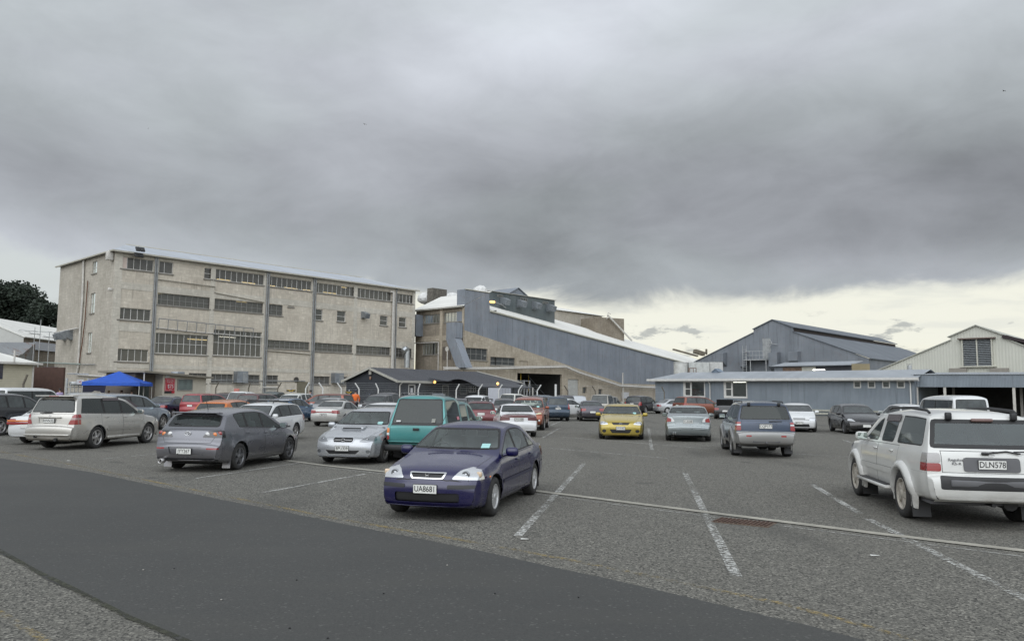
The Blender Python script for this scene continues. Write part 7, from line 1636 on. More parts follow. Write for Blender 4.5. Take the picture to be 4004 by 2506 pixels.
# ---------------------------------------------------------------- white gabled warehouse at the right
def white_warehouse():
    A = at(*zp(ZF,1850,217), 85); F = Frame((A.x, A.y), (A.x+.735, A.y-.678)); F.n = Vector((.678,.735)); F.ang = atan2(-.678,.735); root = F.root('white_warehouse'); root.rotation_euler.z = F.ang
    tag(root, 'cream white gabled warehouse with a large louvred vent in its gable', 'warehouse'); u = lambda Z, x, y, v=0.: F.uz(*zp(Z, x, y), v)
    L1 = u(ZF,1555,388); N1 = u(ZF,1545,350); L0 = u(ZF,712,738); R1 = u(ZF,2170,330); R1b = u(ZF,2172,352); R0 = u(ZF,2416,455); sl = (R1b[1]-R0[1])/(R0[0]-R1b[0]); sll = (L1[1]-L0[1])/(L1[0]-L0[0])
    xr = R1b[0]+(R1b[1]-5.)/sl; b = MB(); pts = [(L0[0]-1, L0[1]-sll), L1, N1, (0, A.z), R1, R1b, (xr, 5.)]
    b.add([(x,0,z) for x,z in pts]+[(xr,0,0),(L0[0]-1,0,0)], [tuple(range(len(pts)+2))]); b.build('gable_wall', CREAMW, root)
    b = MB(); Ld = 40; b.slab((R1b[0]-.1,-.2,R1b[1]+.06),(xr+.3,-.2,5.02),(xr+.3,Ld,5.02),(R1b[0]-.1,Ld,R1b[1]+.06), .1); b.slab((L0[0]-1.2,-.2,L0[1]-sll*1.2+.06),(L1[0],-.2,L1[1]+.06),(L1[0],Ld,L1[1]+.06),(L0[0]-1.2,Ld,L0[1]-sll*1.2+.06), .1)
    b.slab((N1[0]-.25,-.25,N1[1]-.0),(0,-.25,A.z+.08),(0,Ld,A.z+.08),(N1[0]-.25,Ld,N1[1]), .1); b.slab((0,-.25,A.z+.08),(R1[0]+.25,-.25,R1[1]),(R1[0]+.25,Ld,R1[1]),(0,Ld,A.z+.08), .1); [f.reverse() for f in b.f]; b.build('roof', plain('cream_roof', (.42,.42,.37), .6), root)
    b = MB(); b.quad((R1[0]+.3,-.1,R1b[1]),(R1[0]+.3,Ld,R1b[1]),(R1[0]+.3,Ld,R1[1]),(R1[0]+.3,-.1,R1[1])); b.slab((R1[0],-.3,R1[1]+.03),(xr*.55,-.3,R1[1]-sl*(xr*.55-R1[0])+.55),(xr*.55,Ld,R1[1]-sl*(xr*.55-R1[0])+.55),(R1[0],Ld,R1[1]+.03), .35); b.build('ridge_vent', plain('clerestory_dark', (.022,.012,.014), .6), root)
    (a_, zt_), (c_, zb_) = u(ZF,1700,385), u(ZF,2045,690); b = MB(); b.box(a_,-.04,zb_,c_,-.0,zt_); lv = b.build('louvre_backing', plain('louvre_dark', (.02,.022,.025), .8), root)
    b = MB(); n = 15
    for i in range(n): z = zb_+(zt_-zb_)*(i+.5)/n; b.slab((a_,-.30,z-.07),(c_,-.30,z-.07),(c_,-.05,z+.07),(a_,-.05,z+.07), .02)
    b.build('louvre', plain('louvre_grey', (.30,.32,.33), .5, .1), root)
    b = MB(); m_ = (a_+c_)/2; b.box(a_-.12,-.34,zb_,a_,-.02,zt_); b.box(c_,-.34,zb_,c_+.12,-.02,zt_); b.box(m_-.06,-.33,zb_,m_+.06,-.02,zt_); b.box(a_-.4,-.36,zb_-.14,c_+.4,-.02,zb_-.005); b.build('louvre_frame', plain('cream_trim', (.50,.49,.42), .6), root)
    MB().box(a_-.45,-.55,zt_+.01,c_+.45,-.02,zt_+.14).build('louvre_head', plain('brown_trim', (.14,.10,.085), .7), root)
    for x in (1645, 2130):
        q = u(ZF,x,757); MB().box(q[0]-.85,-.35,q[1]-.5,q[0]+.85,-.02,q[1]+.35).build('hatch', plain('dirty_cream', (.26,.24,.21), .8), root)
    # open shed in front: iron fascia on white posts, dark inside
    pL, pR = at(*zp(ZF,1135,792), 66.), at(*zp(ZF,2416,775), 62.3); S = Frame(pL, pR); o = S.root('open_shed'); Lx = S.len+8; zt_ = pL.z; zb_ = S.uz(*zp(ZF,1300,940))[1]
    b = MB(); b.box(0,0,zb_,Lx,.15,zt_); b.build('fascia', COFF, o); b = MB(); b.slab((-.1,-.1,zt_+.03),(Lx,-.1,zt_+.03),(Lx,9,zt_+.4),(-.1,9,zt_+.4), .06); [f.reverse() for f in b.f]; b.build('roof', ROOFG, o)
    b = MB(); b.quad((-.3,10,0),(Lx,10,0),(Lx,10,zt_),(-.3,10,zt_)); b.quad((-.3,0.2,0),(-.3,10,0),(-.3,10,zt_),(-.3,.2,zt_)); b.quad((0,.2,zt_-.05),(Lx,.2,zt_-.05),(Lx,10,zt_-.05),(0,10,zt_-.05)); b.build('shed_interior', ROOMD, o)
    b = MB(); b.box(0,.3,0,Lx,10,.02); b.build('shed_floor', plain('shed_floor', (.03,.03,.028), .9), o)
    for x, v, m__ in ((1160,.1,0),(1488,.1,0),(2300,.1,0),(1270,3.5,1),(1590,3.5,1),(2385,2.5,1)):
        q = S.uz(*zp(ZF,x,1050), v); MB().box(q[0]-.10,v-.05,0,q[0]+.10,v+.15,zb_+.05).build('post', plain('post_pale', (.46,.44,.40), .7) if m__ == 0 else plain('post_dim', (.22,.21,.19), .8), o)
    tag(o, 'open-fronted shed with deep iron fascia on pale posts, below the cream warehouse', 'shed')
    return F
FW = white_warehouse()

# ---------------------------------------------------------------- long grey office with white eaves
def grey_office():
    pl, pr = at(1546*K, 898*K, 83), at(2157*K, 895*K, 65.6); F = Frame(pl, pr); F.n = Vector((-F.d.y, F.d.x)); root = F.root('iron_office'); tag(root, 'long low office of blue-grey corrugated iron with white-framed windows and white eaves', 'office')
    L = F.len; H = (pl.z+pr.z)/2; u = lambda Z, x, y: F.uz(*zp(Z, x, y))
    ws = []
    for x0,y0,x1,y1 in ((262,995,532,1202),(806,992,1098,1210)): (a_, zt_), (c_, zb_) = u(ZE,x0,y0), u(ZE,x1,y1); ws.append((a_, zb_, c_, min(zt_, H-.1)))
    for x0,x1 in ((412,502),(578,670),(748,843),(920,1018)): (a_, zt_), (c_, zb_) = u(ZF,x0,853), u(ZF,x1,952); ws.append((a_, zb_, c_, min(zt_, H-.12)))
    b = MB(); holed(b, tfF, 0, L, 0, H, ws, .12); b.build('wall', COFF, root); MB().quad((0,0,0),(0,0,H),(0,7,H),(0,7,0)).build('end_wall', COFF, root); MB().quad((L,0,0),(L,7,0),(L,7,H),(L,0,H)).build('end_wall', COFF, root)
    b = MB(); b.quad((.2,5,0),(L-.2,5,0),(L-.2,5,H),(.2,5,H)); b.quad((.2,.3,H-.05),(L-.2,.3,H-.05),(L-.2,5,H-.05),(.2,5,H-.05)); b.build('rooms', plain('office_inside', (.24,.26,.24), .9, 0, .3, .7), root)
    OG = glass('office_glass', (.55,.57,.54), .25, .04)
    for k_, w_ in enumerate(ws):
        a_, zb_, c_, zt_ = w_
        if k_ < 2:
            m_ = a_+(c_-a_)*.34; window(root, tfF, a_, zb_, m_, zt_, 1, 2, WFRAME, PANE2, .03, .11, sill=False); window(root, tfF, m_+.002, zb_, c_, zt_, 1, 1, WFRAME, OG, .06, .05, sill=False)
            b = MB(); b.box(a_-.1,-.05,zb_-.12,c_+.1,.02,zb_-.004); b.box(a_-.12,-.045,zb_-.0,a_-.004,.02,zt_+.05); b.box(c_+.004,-.045,zb_,c_+.08,.02,zt_+.05); b.build('window_surround', WFRAME, root)
        else:
            window(root, tfF, *w_, 1, 1, WFRAME, PANE2, .03, .08, sill=False)
    q = F.uz(*zp(ZE,1025,1000), 1.6); MB().rbox((q[0],1.6,min(q[1],H-.15)), (1.7,.16,.09), .03).build('strip_light', TUBEW, root)
    a_, c_ = u(ZE,1003,1030)[0], u(ZE,1092,1170); MB().box(a_,4.2,1.3,a_+2.5,4.25,3.).build('inner_window', plain('inner_dark', (.05,.07,.06), .5), root)
    q = u(ZE,310,1140); MB().box(q[0]-.45,1.2,.3,q[0]+.25,1.8,q[1]+.35).build('red_cabinet', plain('red_cabinet', (.25,.04,.03), .6), root)
    # roof, fascia, gutter
    zr = u(ZE,1200,868)[1]; zr_ = F.uz(*zp(ZE,1200,868), 3.5)[1]; b = MB(); o_ = .55
    b.add([(-o_,-o_,H+.12),(L+.4,-o_,H+.12),(L+.4,3.5,zr_),(1.2,3.5,zr_),(-o_,7.5,H+.12),(L+.4,7.5,H+.12)], [(0,1,2,3),(4,3,2,5),(0,3,4)]); b.build('roof', ROOFG, root)
    b = MB(); b.box(-o_-.1,-o_-.14,H-.05,L+.5,-o_-.02,H+.16); b.box(-o_,-o_,H-.12,L+.4,0.0,H-.06); b.box(-o_-.02,-o_,H-.05,-o_+.02,7.4,H+.14); b.build('eaves', WFRAME, root)
    for x, Z in ((612,ZE),(1092,ZF)):
        q = u(Z,x,1100); b = MB(); b.path([(q[0],-.55,H-.05),(q[0],-.12,H-.35),(q[0],-.12,.3)], .055, 8); b.build('downpipe', WFRAME, root)
    b = MB(); b.box(0,-.12,.12,L,-.02,.30); b.box(0,-.14,.42,L,-.04,.58); b.build('base_boards', plain('pale_boards', (.36,.36,.31), .8, 0, .3, 2), root)
    q = F.uz(*zp(ZF,1072,710), 4.5); b = MB(); b.tube((q[0],4.5,zr_-.5),(q[0],4.5,zr_+.42), .19, 12); b.tube((q[0],4.5,zr_+.50),(q[0],4.5,zr_+.53), .27, 12); b.build('roof_flue', GALV, root)
    q = F.uz(*zp(ZE,705,855), 3.5); b = MB(); gable(b, q[0]-.36, q[0]+.36, 3.1, 4.0, zr_-.3, zr_+.06, zr_+.33, over=.1); b.build('roof_ventilator', plain('ventilator_blue', (.16,.20,.25), .6), root)
    b = MB(); q = F.uz(*zp(ZE,370,840), 5.); x = q[0]
    for i, xx in enumerate((x-.5,x-.35,x+.1,x+.45)): b.tube((xx,5.,H),(xx,5.,zr_+.5), .035, 6)
    b.path([(x-.5,5.,zr_+.5),(x+.45,5.,zr_+.5)], .035, 6); o = b.build('pipe_frame', plain('rust', (.13,.055,.03), .9), root)
    # worker behind the glass is a person of his own, see below
    return F
FO = grey_office()

# ---------------------------------------------------------------- dark office cabin with awning
def dark_office():
    c = at(939*K, 896*K, 70); F = Frame((c.x, c.y), (c.x+.6, c.y+.8)); F.n = Vector((-.8, .6)); F.ang = atan2(.8, .6); root = F.root('dark_cabin'); root.rotation_euler.z = F.ang
    tag(root, 'low black weatherboard office with dark roof and pale barge boards, behind the post fence', 'office'); H = c.z
    wd = 6.9; q = F.uz(1125*K, 877*K, wd/2); zr = F.vz(877*K, 868*K, 0.)[1]; Lr = q[0]; Le = F.uz(1180*K, 893*K)[0]; Le = max(Le, Lr+3)
    b = MB(); hs = []
    u = lambda Z, x, y: F.uz(*zp(Z, x, y))
    def hh(Z,x0,y0,x1,y1): (a_, zt_), (c_, zb_) = u(Z,x0,y0), u(Z,x1,y1); return (a_, max(.05,zb_), c_, min(zt_,H-.15))
    d1 = hh(ZL,335,420,428,560); d2 = hh(ZL,792,430,878,600); w1 = hh(ZL,1028,430,1130,555); w2 = hh(ZL,1150,420,1245,530); d3 = hh(ZL,1385,440,1455,600); hs = [d1,d2,w1,w2,d3]
    holed(b, tfF, 0, Le, 0, H, hs, .1); b.add([(0,0,0),(0,0,H),(0,wd/2,zr-.05),(0,wd,H),(0,wd,0)], [(0,1,2,3,4)]); b.quad((Le,0,0),(Le,wd,0),(Le,wd,H),(Le,0,H)); b.build('wall', WOODD, root)
    b = MB(); b.quad((.1,2.5,0),(Le-.1,2.5,0),(Le-.1,2.5,H),(.1,2.5,H)); b.build('rooms', ROOMD, root)
    o_ = .35; sl = (zr-H)/(wd/2)
    b = MB(); b.slab((-o_,-o_,H-o_*sl+.05),(Le+.3,-o_,H-o_*sl+.05),(Lr,wd/2,zr+.05),(-o_,wd/2,zr+.05), .07); b.slab((-o_,wd/2,zr+.05),(Lr,wd/2,zr+.05),(Le+.3,wd+o_,H-o_*sl+.05),(-o_,wd+o_,H-o_*sl+.05), .07); b.add([(Le+.3,-o_,H-o_*sl+.05),(Le+.3,wd+o_,H-o_*sl+.05),(Lr,wd/2,zr+.05)], [(0,1,2)]); b.build('roof', ROOFD, root)
    b = MB()
    for s_ in (0, 1):
        y0, y1 = (-o_, wd/2) if s_ == 0 else (wd+o_, wd/2); z0 = H-o_*sl
        b = MB(); b.add([(-o_-.04,y0,z0-.16),(-o_-.04,y1,zr-.14),(-o_-.04,y1,zr+.08),(-o_-.04,y0,z0+.07),(-o_+.0,y0,z0-.16),(-o_+.0,y1,zr-.14),(-o_+.0,y1,zr+.08),(-o_+.0,y0,z0+.07)], [(0,1,2,3),(7,6,5,4),(0,4,5,1),(3,2,6,7)]); b.build('barge_board', FASC, root)
    b = MB(); q = u(ZL,620,350)[0]; b.box(-o_,-o_-.12,H-o_*sl-.14,q,-o_-.01,H-o_*sl+.06); b.build('fascia_board', FASC, root); MB().path([(Lr,wd/2,zr+.08),(Le+.3,-o_,H-o_*sl+.09)], .06, 6).build('hip_capping', FASC, root)
    b = MB(); b.path([(.15,-.45,H-.2),(.15,-.1,H-.5),(.15,-.1,0)], .06, 8); b.build('downpipe', PIPEW, root)
    # arched awning rising out of the eave, then a long lean-to verandah
    a0, a1, a2 = u(ZL,590,348)[0], u(ZL,1010,395)[0], u(ZL,2010,415)[0]; vs = []; n = 14
    za_ = H-.12
    for i in range(n+1):
        t = i/n; x = a0+(a1-a0)*t; z = za_+.05+.42*sin(pi*min(1, t*1.05))*(1-t*.75)-.45*t*t; vs += [(x,-2.6,z),(x,-.1,z+.30)]
    b = MB(); b.add(vs, [(2*i,2*i+2,2*i+3,2*i+1) for i in range(n)], 0, True); b.add([(x,y,z-.05) for x,y,z in vs], [(2*i+1,2*i+3,2*i+2,2*i) for i in range(n)], 0, True); b.build('arched_awning', ROOFD, root)
    b = MB(); e = vs[-2][2]; x9 = F.uz(*zp(ZL,2010,412), -2.6)[0]; b.slab((a1,-2.6,e),(x9,-2.6,e),(x9-3.0,.5,e+1.0),(a1,.5,e+.85), .07); b.build('verandah_roof', ROOFD, root)
    for Z, x in ((ZL,2012),(ZL,1757),(ZL,1640),(ZL,1718)):
        q = F.uz(*zp(Z,x,500), -2.4)[0]; MB().box(q-.05,-2.45,0,q+.05,-2.35,e).build('verandah_post', PIPEW if x in (2012,1640) else BLACK, root)
    # doors, windows, notices
    def door(h, fr, inner, name='door'):
        window(root, tfF, *h, 1, 1, fr, inner, .06, .12, sill=False).name = name
    RED_ = plain('red_poster', (.35,.03,.04), .6, 0, .1)
    door(d1, WFRAME, plain('black_board', (.02,.02,.025), .6)); m_ = (d1[0]+d1[2])/2; zz = d1[3]
    MB().quad((d1[0]+.16,.03,zz-1.55),(d1[2]-.16,.03,zz-1.55),(d1[2]-.16,.03,zz-.85),(d1[0]+.16,.03,zz-.85)).build('poster', RED_, root); MB().quad((m_-.15,.028,zz-.75),(m_+.15,.028,zz-.75),(m_+.15,.028,zz-.35),(m_-.15,.028,zz-.35)).build('notice', plain('notice_white', (.55,.55,.56), .6), root)
    door(d2, GFRAME, PANE2); MB().quad((d2[0]+.2,.03,1.2),(d2[0]+.5,.03,1.2),(d2[0]+.5,.03,1.7),(d2[0]+.2,.03,1.7)).build('notice', plain('notice_white', (.55,.55,.56), .6), root)
    window(root, tfF, *w1, 1, 1, GFRAME, PANE2, .05, .07, sill=False); window(root, tfF, *w2, 3, 2, WFRAME, PANE2, .05, .07, sill=False); door(d3, GFRAME, PANE2)
    for x in (688, 1540): q = F.uz(*zp(ZL,x,390 if x < 1000 else 413), -.3 if x < 1000 else -2.2); b = MB(); b.lathe([(-.14,0),(-.1,.1),(0,.14),(.1,.1),(.14,0)], (q[0], -.3 if x < 1000 else -2.2, min(q[1], H-.12)), 'Z', 12); b.build('lamp', LAMP, root)
    q = F.vz(*zp(ZI,845,185), 0.); MB().rbox((-.1,q[0],q[1]), (.2,.32,.45), .04).build('wall_lamp', FASC, root)
    q = F.vz(*zp(ZI,840,262), 0.); MB().rbox((-.06,q[0],q[1]), (.1,.2,.3), .03).build('wall_box', plain('copper_box', (.25,.15,.10), .6), root)
    g_ = mat_worn('chalky_marks', (.20,.23,.28), .60, .68, 3.5)
    b = MB()
    for x0,y0,x1,y1 in ((745,180,800,235),(815,290,885,330),(760,370,905,500)): (a_, z1), (c_, z0) = F.vz(*zp(ZI,x0,y0)), F.vz(*zp(ZI,x1,y1)); b.quad((-.012,a_,z0),(-.012,c_,z0),(-.012,c_,z1),(-.012,a_,z1))
    b.build('flaking_paint', g_, root)
    # free-standing fixtures by the cabin
    p = at(*zp(ZL,738,535), 66.); o = MB().box(-.45,0,0,.45,.5,1.75).build('vending_case', plain('case_grey', (.20,.22,.24), .4)); o.location = (p.x,p.y,0); o.rotation_euler.z = .3; MB().quad((-.33,-.012,.7),(.33,-.012,.7),(.33,-.012,1.6),(-.33,-.012,1.6)).build('case_front', plain('case_dark', (.05,.06,.07), .3), o); tag(o, 'grey display case standing by the dark office wall', 'display case')
    pa, pb = at(*zp(ZL,1562,470), 72.), at(*zp(ZL,1720,470), 74.); S_ = Frame(pa, pb); o = S_.root('white_cupboard'); b = MB(); b.box(0,0,0,S_.len,1.2,pa.z); b.build('cabinet', plain('cupboard_white', (.42,.43,.47), .5, 0, .06), o); b = MB()
    for i in (1, 2, 3): b.box(S_.len*i/4-.012,-.012,.1,S_.len*i/4+.012,-.002,pa.z-.05)
    b.build('door_gap', GREYTRIM, o); tag(o, 'white metal cupboard under the end of the dark verandah', 'cupboard')
    return F
FD = dark_office()
# ---------------------------------------------------------------- left background
def left_side():
    # cream weatherboard hut
    pr = at(*zp(ZK,500,845), 68); pl = at(*zp(ZK,-300,835), 64); F = Frame(pl, pr); root = F.root('weatherboard_hut'); H = pr.z; L = F.len
    m = Mat('cream_weatherboard'); uv, s = vert_uv(m); wv = m.math('FRACT', m.math('DIVIDE', s.outputs[2], .19)); m.base(m.mix(m.range(wv, .86, 1., 0, .55), m.mix(m.range(m.noise(uv, .8, 5, .6), .3, .7), (.42,.39,.29), (.52,.48,.37)), (.12,.11,.09))); m.set(Roughness=.7); m.bump(wv, .6, .02)
    b = MB(); b.box(0,0,0,L,6,H); b.build('wall', m.m, root); zr = F.uz(*zp(ZK,300,690), 3.)[1]
    b = MB(); o_ = .4; b.add([(-3,-o_,H+.08),(L+o_,-o_,H+.08),(L-1.2,3,zr),(-3,3,zr),(L+o_,6.4,H+.08),(-3,6.4,H+.08)], [(0,1,2,3),(1,4,2),(3,2,4,5)]); b.build('roof', ROOFW, root); MB().box(-3,-o_-.12,H-.06,L+o_+.1,-o_-.02,H+.12).build('gutter', PIPEW, root)
    MB().box(L-.12,-.05,0,L+.03,-.005,H).build('corner_board', PIPEW, root); q = F.uz(*zp(ZK,5,940)); MB().box(q[0]-1.2,-.04,q[1]-.7,q[0]+.2,-.0,q[1]+.75).build('window', plain('violet_glass', (.05,.05,.07), .2), root)
    q = F.uz(*zp(ZK,158,790)); MB().tube((q[0],-.5,H+.1),(q[0],-.5,H+1.1), .08).build('vent_pipe', PIPEW, root); tag(root, 'cream weatherboard hut with white roof at the left edge', 'hut')
    # grey and white gabled shed behind it
    a_, c_ = at(*zp(ZK,345,440), 92), at(*zp(ZK,835,455), 100); S_ = Frame(a_, c_); o = S_.root('white_gable_shed'); zr = at(*zp(ZK,205,180), 98).z; ze = a_.z
    b = MB(); b.box(0,0,0,S_.len+14,.3,ze-.1); b.build('wall', DARKC, o); b = MB(); b.slab((-.2,-.3,ze),(S_.len+14,-.3,ze),(S_.len+14,6,zr),(-.2,6,zr), .1); b.slab((-.2,6,zr),(S_.len+14,6,zr),(S_.len+14,12,ze),(-.2,12,ze), .1); b.build('roof', ROOFW, o)
    b = MB(); b.add([(-.1,-.1,ze-.0),(-.1,6,zr-.06),(-.1,12,ze),(-.1,12,0),(-.1,-.1,0)], [(0,1,2,3,4)]); b.build('gable_wall', plain('gable_white', (.50,.50,.47), .7, 0, .06), o)
    (x0_, z1_), (x1_, z0_) = S_.uz(*zp(ZK,487,510)), S_.uz(*zp(ZK,812,665)); MB().box(x0_,-.25,z0_,x1_+2,-.02,z1_).build('white_sheeting', plain('sheet_white', (.47,.49,.53), .5, 0, .05), o)
    tag(o, 'white-roofed gable shed between the trees and the concrete block building', 'shed')
    p = at(*zp(ZK,600,1020), 72); o = MB().box(-.9,0,0,3.2,.3,at(*zp(ZK,600,890),72).z).build('brown_screen', plain('brown_brick', (.075,.04,.03), .85, 0, .2)); o.location = (p.x-1.1, p.y, 0); tag(o, 'dark brown screen wall between the hut and the block building', 'wall')
    p = at(*zp(ZK,740,1050), 73); o = empty('pale_door_unit', (p.x, p.y, 0)); b = MB(); b.box(-.9,0,0,.9,.2,at(*zp(ZK,740,905),73).z); b.build('panel', plain('mint_panel', (.42,.44,.38), .7), o)
    b = MB(); b.box(-.7,-.04,2.3,.7,-.0,3.9); b.box(-.85,-.04,1.7,.85,0,1.8); b.box(-.02,-.05,0,.02,0,1.7); b.build('glazing', plain('dim_glass', (.08,.06,.07), .3), o); tag(o, 'pale mint double door with dark glass beside the brown screen', 'door')
    # rusty roofs at the far left
    for x0, y0, x1, y1, Y, mt, lab in ((-40,520,190,700,84,RUSTY,'rusty iron roof above the cream hut'), (-60,300,60,500,104,ROOFW,'pale roof corner behind the rusty roof')):
        A_, B_ = at(*zp(ZK,x0,y0), Y+5), at(*zp(ZK,x1,y1), Y); w0 = A_.x-3; o = MB(); o.add([(w0,Y,B_.z),(B_.x+1,Y,B_.z),(B_.x-.6,Y+5,A_.z),(w0,Y+5,A_.z),(w0,Y,0),(B_.x+1,Y,0),(w0,Y+5,0),(B_.x-.6,Y+5,0)], [(0,1,2,3)]); o.add([(w0,Y+.3,0),(B_.x+.5,Y+.3,0),(B_.x+.5,Y+.3,B_.z-.1),(w0,Y+.3,B_.z-.1),(B_.x-.6,Y+4.8,0),(B_.x-.6,Y+4.8,A_.z-.2)], [(0,1,2,3),(1,4,5,2)]); tag(o.build('iron_roof_shed', mt), lab, 'shed')
    # aerials
    for x, y0, y1, Y, lab in ((585,190,510,78,'tall thin television aerial left of the block building'), (722,375,510,79,'short television aerial next to the tall one'), (505,300,480,80,'thin television aerial above the hut roof')):
        p0, p1 = at(*zp(ZK,x,y0), Y), at(*zp(ZK,x,y1), Y); o = empty('roof_aerial', (p1.x, p1.y, p1.z)); h = p0.z-p1.z; MB().tube((0,0,-3),(0,0,h), .035, 6).build('mast', GALV, o); b = MB(); zc_ = h*.45; b.tube((-2.2 if x == 585 else -.6,0,zc_+.15),(1.9 if x == 585 else .6,0,zc_-.1), .03, 5)
        for i in range(6): xx = (-2+i*.75) if x == 585 else (-.5+i*.2); b.tube((xx,-.4,zc_),(xx,.4,zc_), .018, 4); 
        b.build('antenna', GALV, o); tag(o, lab, 'aerial')
    # blue marquee
    c = at(*zp(ZK,1750,1150), 62); o = empty('blue_gazebo', (c.x, c.y, 0), R(12)); hw = 2.05; ze = at(*zp(ZK,1600,1160), 60).z; zt_ = at(*zp(ZK,1775,948), 62).z; zv = ze-.02
    n = 8; vs = [(0,0,zt_)]; 
    b = MB(); k = 6
    C = [(-hw,-hw),(hw,-hw),(hw,hw),(-hw,hw)]
    for i in range(4):
        (x0, y0), (x1, y1) = C[i], C[(i+1)%4]; prev = None
        for j in range(k+1):
            s_ = j/k; row = []
            for l in range(5):
                t = l/4; x, y = x0+(x1-x0)*t, y0+(y1-y0)*t; sag = -.10*sin(pi*t)*(1-s_); z = ze+.28+(zt_-ze-.28)*(s_**1.25); row.append((x*(1-s_), y*(1-s_), z+sag))
            if prev: 
                for l in range(4): b.quad(prev[l], prev[l+1], row[l+1], row[l]); b.s[-1] = True
            prev = row
        for l in range(4):
            t, t2 = l/4, (l+1)/4; f = lambda t: (x0+(x1-x0)*t, y0+(y1-y0)*t, ze+.28-.10*sin(pi*t)); A_, B_ = f(t), f(t2); b.quad((A_[0]*1.01,A_[1]*1.01,ze-.02+.03*(l%2)), (B_[0]*1.01,B_[1]*1.01,ze-.02+.03*((l+1)%2)), B_, A_)
    b.build('canopy', plain('royal_blue_cloth', (.012,.075,.40), .7, 0, .12), o)
    for x, y in C: MB().tube((x*.985,y*.985,0),(x*.985,y*.985,ze+.2), .03, 6).build('leg', PIPEW, o)
    b = MB(); b.add([(-hw,-hw+.02,ze+.05),(-hw+1.7,-hw+.02,ze+.05),(-hw+1.6,-hw+.02,ze-1.0),(-hw+1.3,-hw+.02,ze-.45),(-hw+.9,-hw+.02,ze-.4),(-hw+.5,-hw+.02,ze-.7),(-hw+.3,-hw+.02,ze-2.2),(-hw,-hw+.02,ze-2.2)], [(0,1,2,3,4,5,6,7)]); b.build('side_curtain', plain('navy_cloth', (.012,.012,.03), .8), o)
    tag(o, 'bright blue pop-up marquee with peaked top by the concrete wall', 'marquee')
    # turnstile gate
    a_, c_ = at(*zp(ZK,985,1120), 60), at(*zp(ZK,1300,1120), 61); S_ = Frame(a_, c_); o = S_.root('turnstile_gate'); L = S_.len; zt_ = at(*zp(ZK,985,1050), 60).z; zb_ = at(*zp(ZK,1100,1130), 60.3).z
    b = MB(); b.tube((0,0,0),(0,0,zt_), .09); b.tube((L,0,0),(L,0,zt_), .09); b.tube((0,0,zb_+.75),(L,0,zb_+.75), .05); b.build('gate_post', GALV, o)
    MB().rbox((L*.55,0,zb_), (L*.8,.9,.32), .1).build('turnstile_head', GALV, o); b = MB()
    for i in range(5): 
        for xx in (L*.28, L*.8): b.tube((xx-.55,-.2,.4+i*.4),(xx+.55,-.2,.4+i*.4), .03, 5)
    for i in range(5): b.tube((L*(.15+.18*i),-.25,0),(L*(.15+.18*i),-.25,zb_), .035, 5)
    b.build('turnstile_bars', GALV, o); MB().quad((L*.38,-.5,zb_-.05),(L*.70,-.5,zb_-.05),(L*.70,-.5,zb_+.30),(L*.38,-.5,zb_+.30)).build('turnstile_sign', plain('sign_white', (.6,.6,.6), .5), o); text('<', .35, plain('sign_red', (.45,.03,.03), .5), (L*.54,-.51,zb_+.12), (pi/2,0,0), o, 1, 'sign_mark')
    tag(o, 'grey steel turnstile gate left of the blue marquee', 'gate')
    # kiosk with price board
    a_, c_ = at(*zp(ZH,128,208), 66), at(*zp(ZH,690,262), 71); S_ = Frame(a_, c_); o = S_.root('kiosk'); L = S_.len; H = a_.z; H2 = c_.z
    b = MB(); Hm = min(H, c_.z); b.add([(0,0,0),(L,0,0),(L,0,H2),(0,0,H),(0,4,0),(L,4,0),(L,4,H2),(0,4,H)], [(0,1,2,3),(1,5,6,2),(5,4,7,6),(4,0,3,7)]); b.build('wall', plain('kiosk_cream', (.50,.46,.38), .7, 0, .06), o)
    b = MB(); b.slab((-2.6,-.5,H+.22),(L+.4,-.5,H2+.12),(L+.4,4.4,H2+.12),(-2.6,4.4,H+.22), .16); b.f = [f[::-1] for f in b.f]; b.build('roof', plain('kiosk_roof', (.22,.20,.16), .7), o)
    b = MB(); b.box(-2.2,.8,0,-.02,3.9,H+.0); b.build('porch_wall', plain('porch_brown', (.13,.11,.09), .8), o); MB().box(-1.9,.74,0,-.7,.79,2.3).build('door', plain('door_dark_glass', (.05,.06,.055), .25), o); MB().tube((-2.4,-.3,0),(-2.4,-.3,H+.1), .05).build('porch_post', PIPEW, o)
    q = S_.uz(*zp(ZH,212,350)); bd = MB().box(q[0]-.57,-.06,q[1]-.53,q[0]+.57,-.01,q[1]+.56).build('price_board', plain('price_red', (.42,.02,.035), .5, 0, .08), o)
    Wt = plain('sign_white', (.6,.6,.6), .5); text('$75', .46, Wt, (q[0]+.05,-.07,q[1]-.14), (pi/2,.0,0), bd, 1., 'price'); text('MEATY & FRESH', .125, Wt, (q[0],-.07,q[1]+.36), (pi/2,0,0), bd, .9, 'sign_text'); text('PACKS ONLY', .125, Wt, (q[0],-.07,q[1]+.2), (pi/2,0,0), bd, .95, 'sign_text'); text('PER PACK', .09, Wt, (q[0]+.1,-.07,q[1]-.42), (pi/2,0,0), bd, 1., 'sign_text')
    b = MB(); fr = [(-.56,-.52),(.56,-.52),(.56,.55),(-.56,.55),(-.56,-.52)]; b.path([(q[0]+x*.93,-.065,q[1]+z*.93) for x, z in fr], .012, 4); b.build('board_border', Wt, bd)
    MB().box(q[0]-.57,-.05,q[1]-.72,q[0]+.22,-.01,q[1]-.54).build('board_strip', BLACK, o); MB().box(q[0]+.23,-.05,q[1]-.72,q[0]+.57,-.01,q[1]-.54).build('board_strip', plain('price_red', (.42,.02,.035), .5), o); MB().box(q[0]-.52,-.04,q[1]+.6,q[0]-.1,-.01,q[1]+.85).build('small_notice', Wt, o)
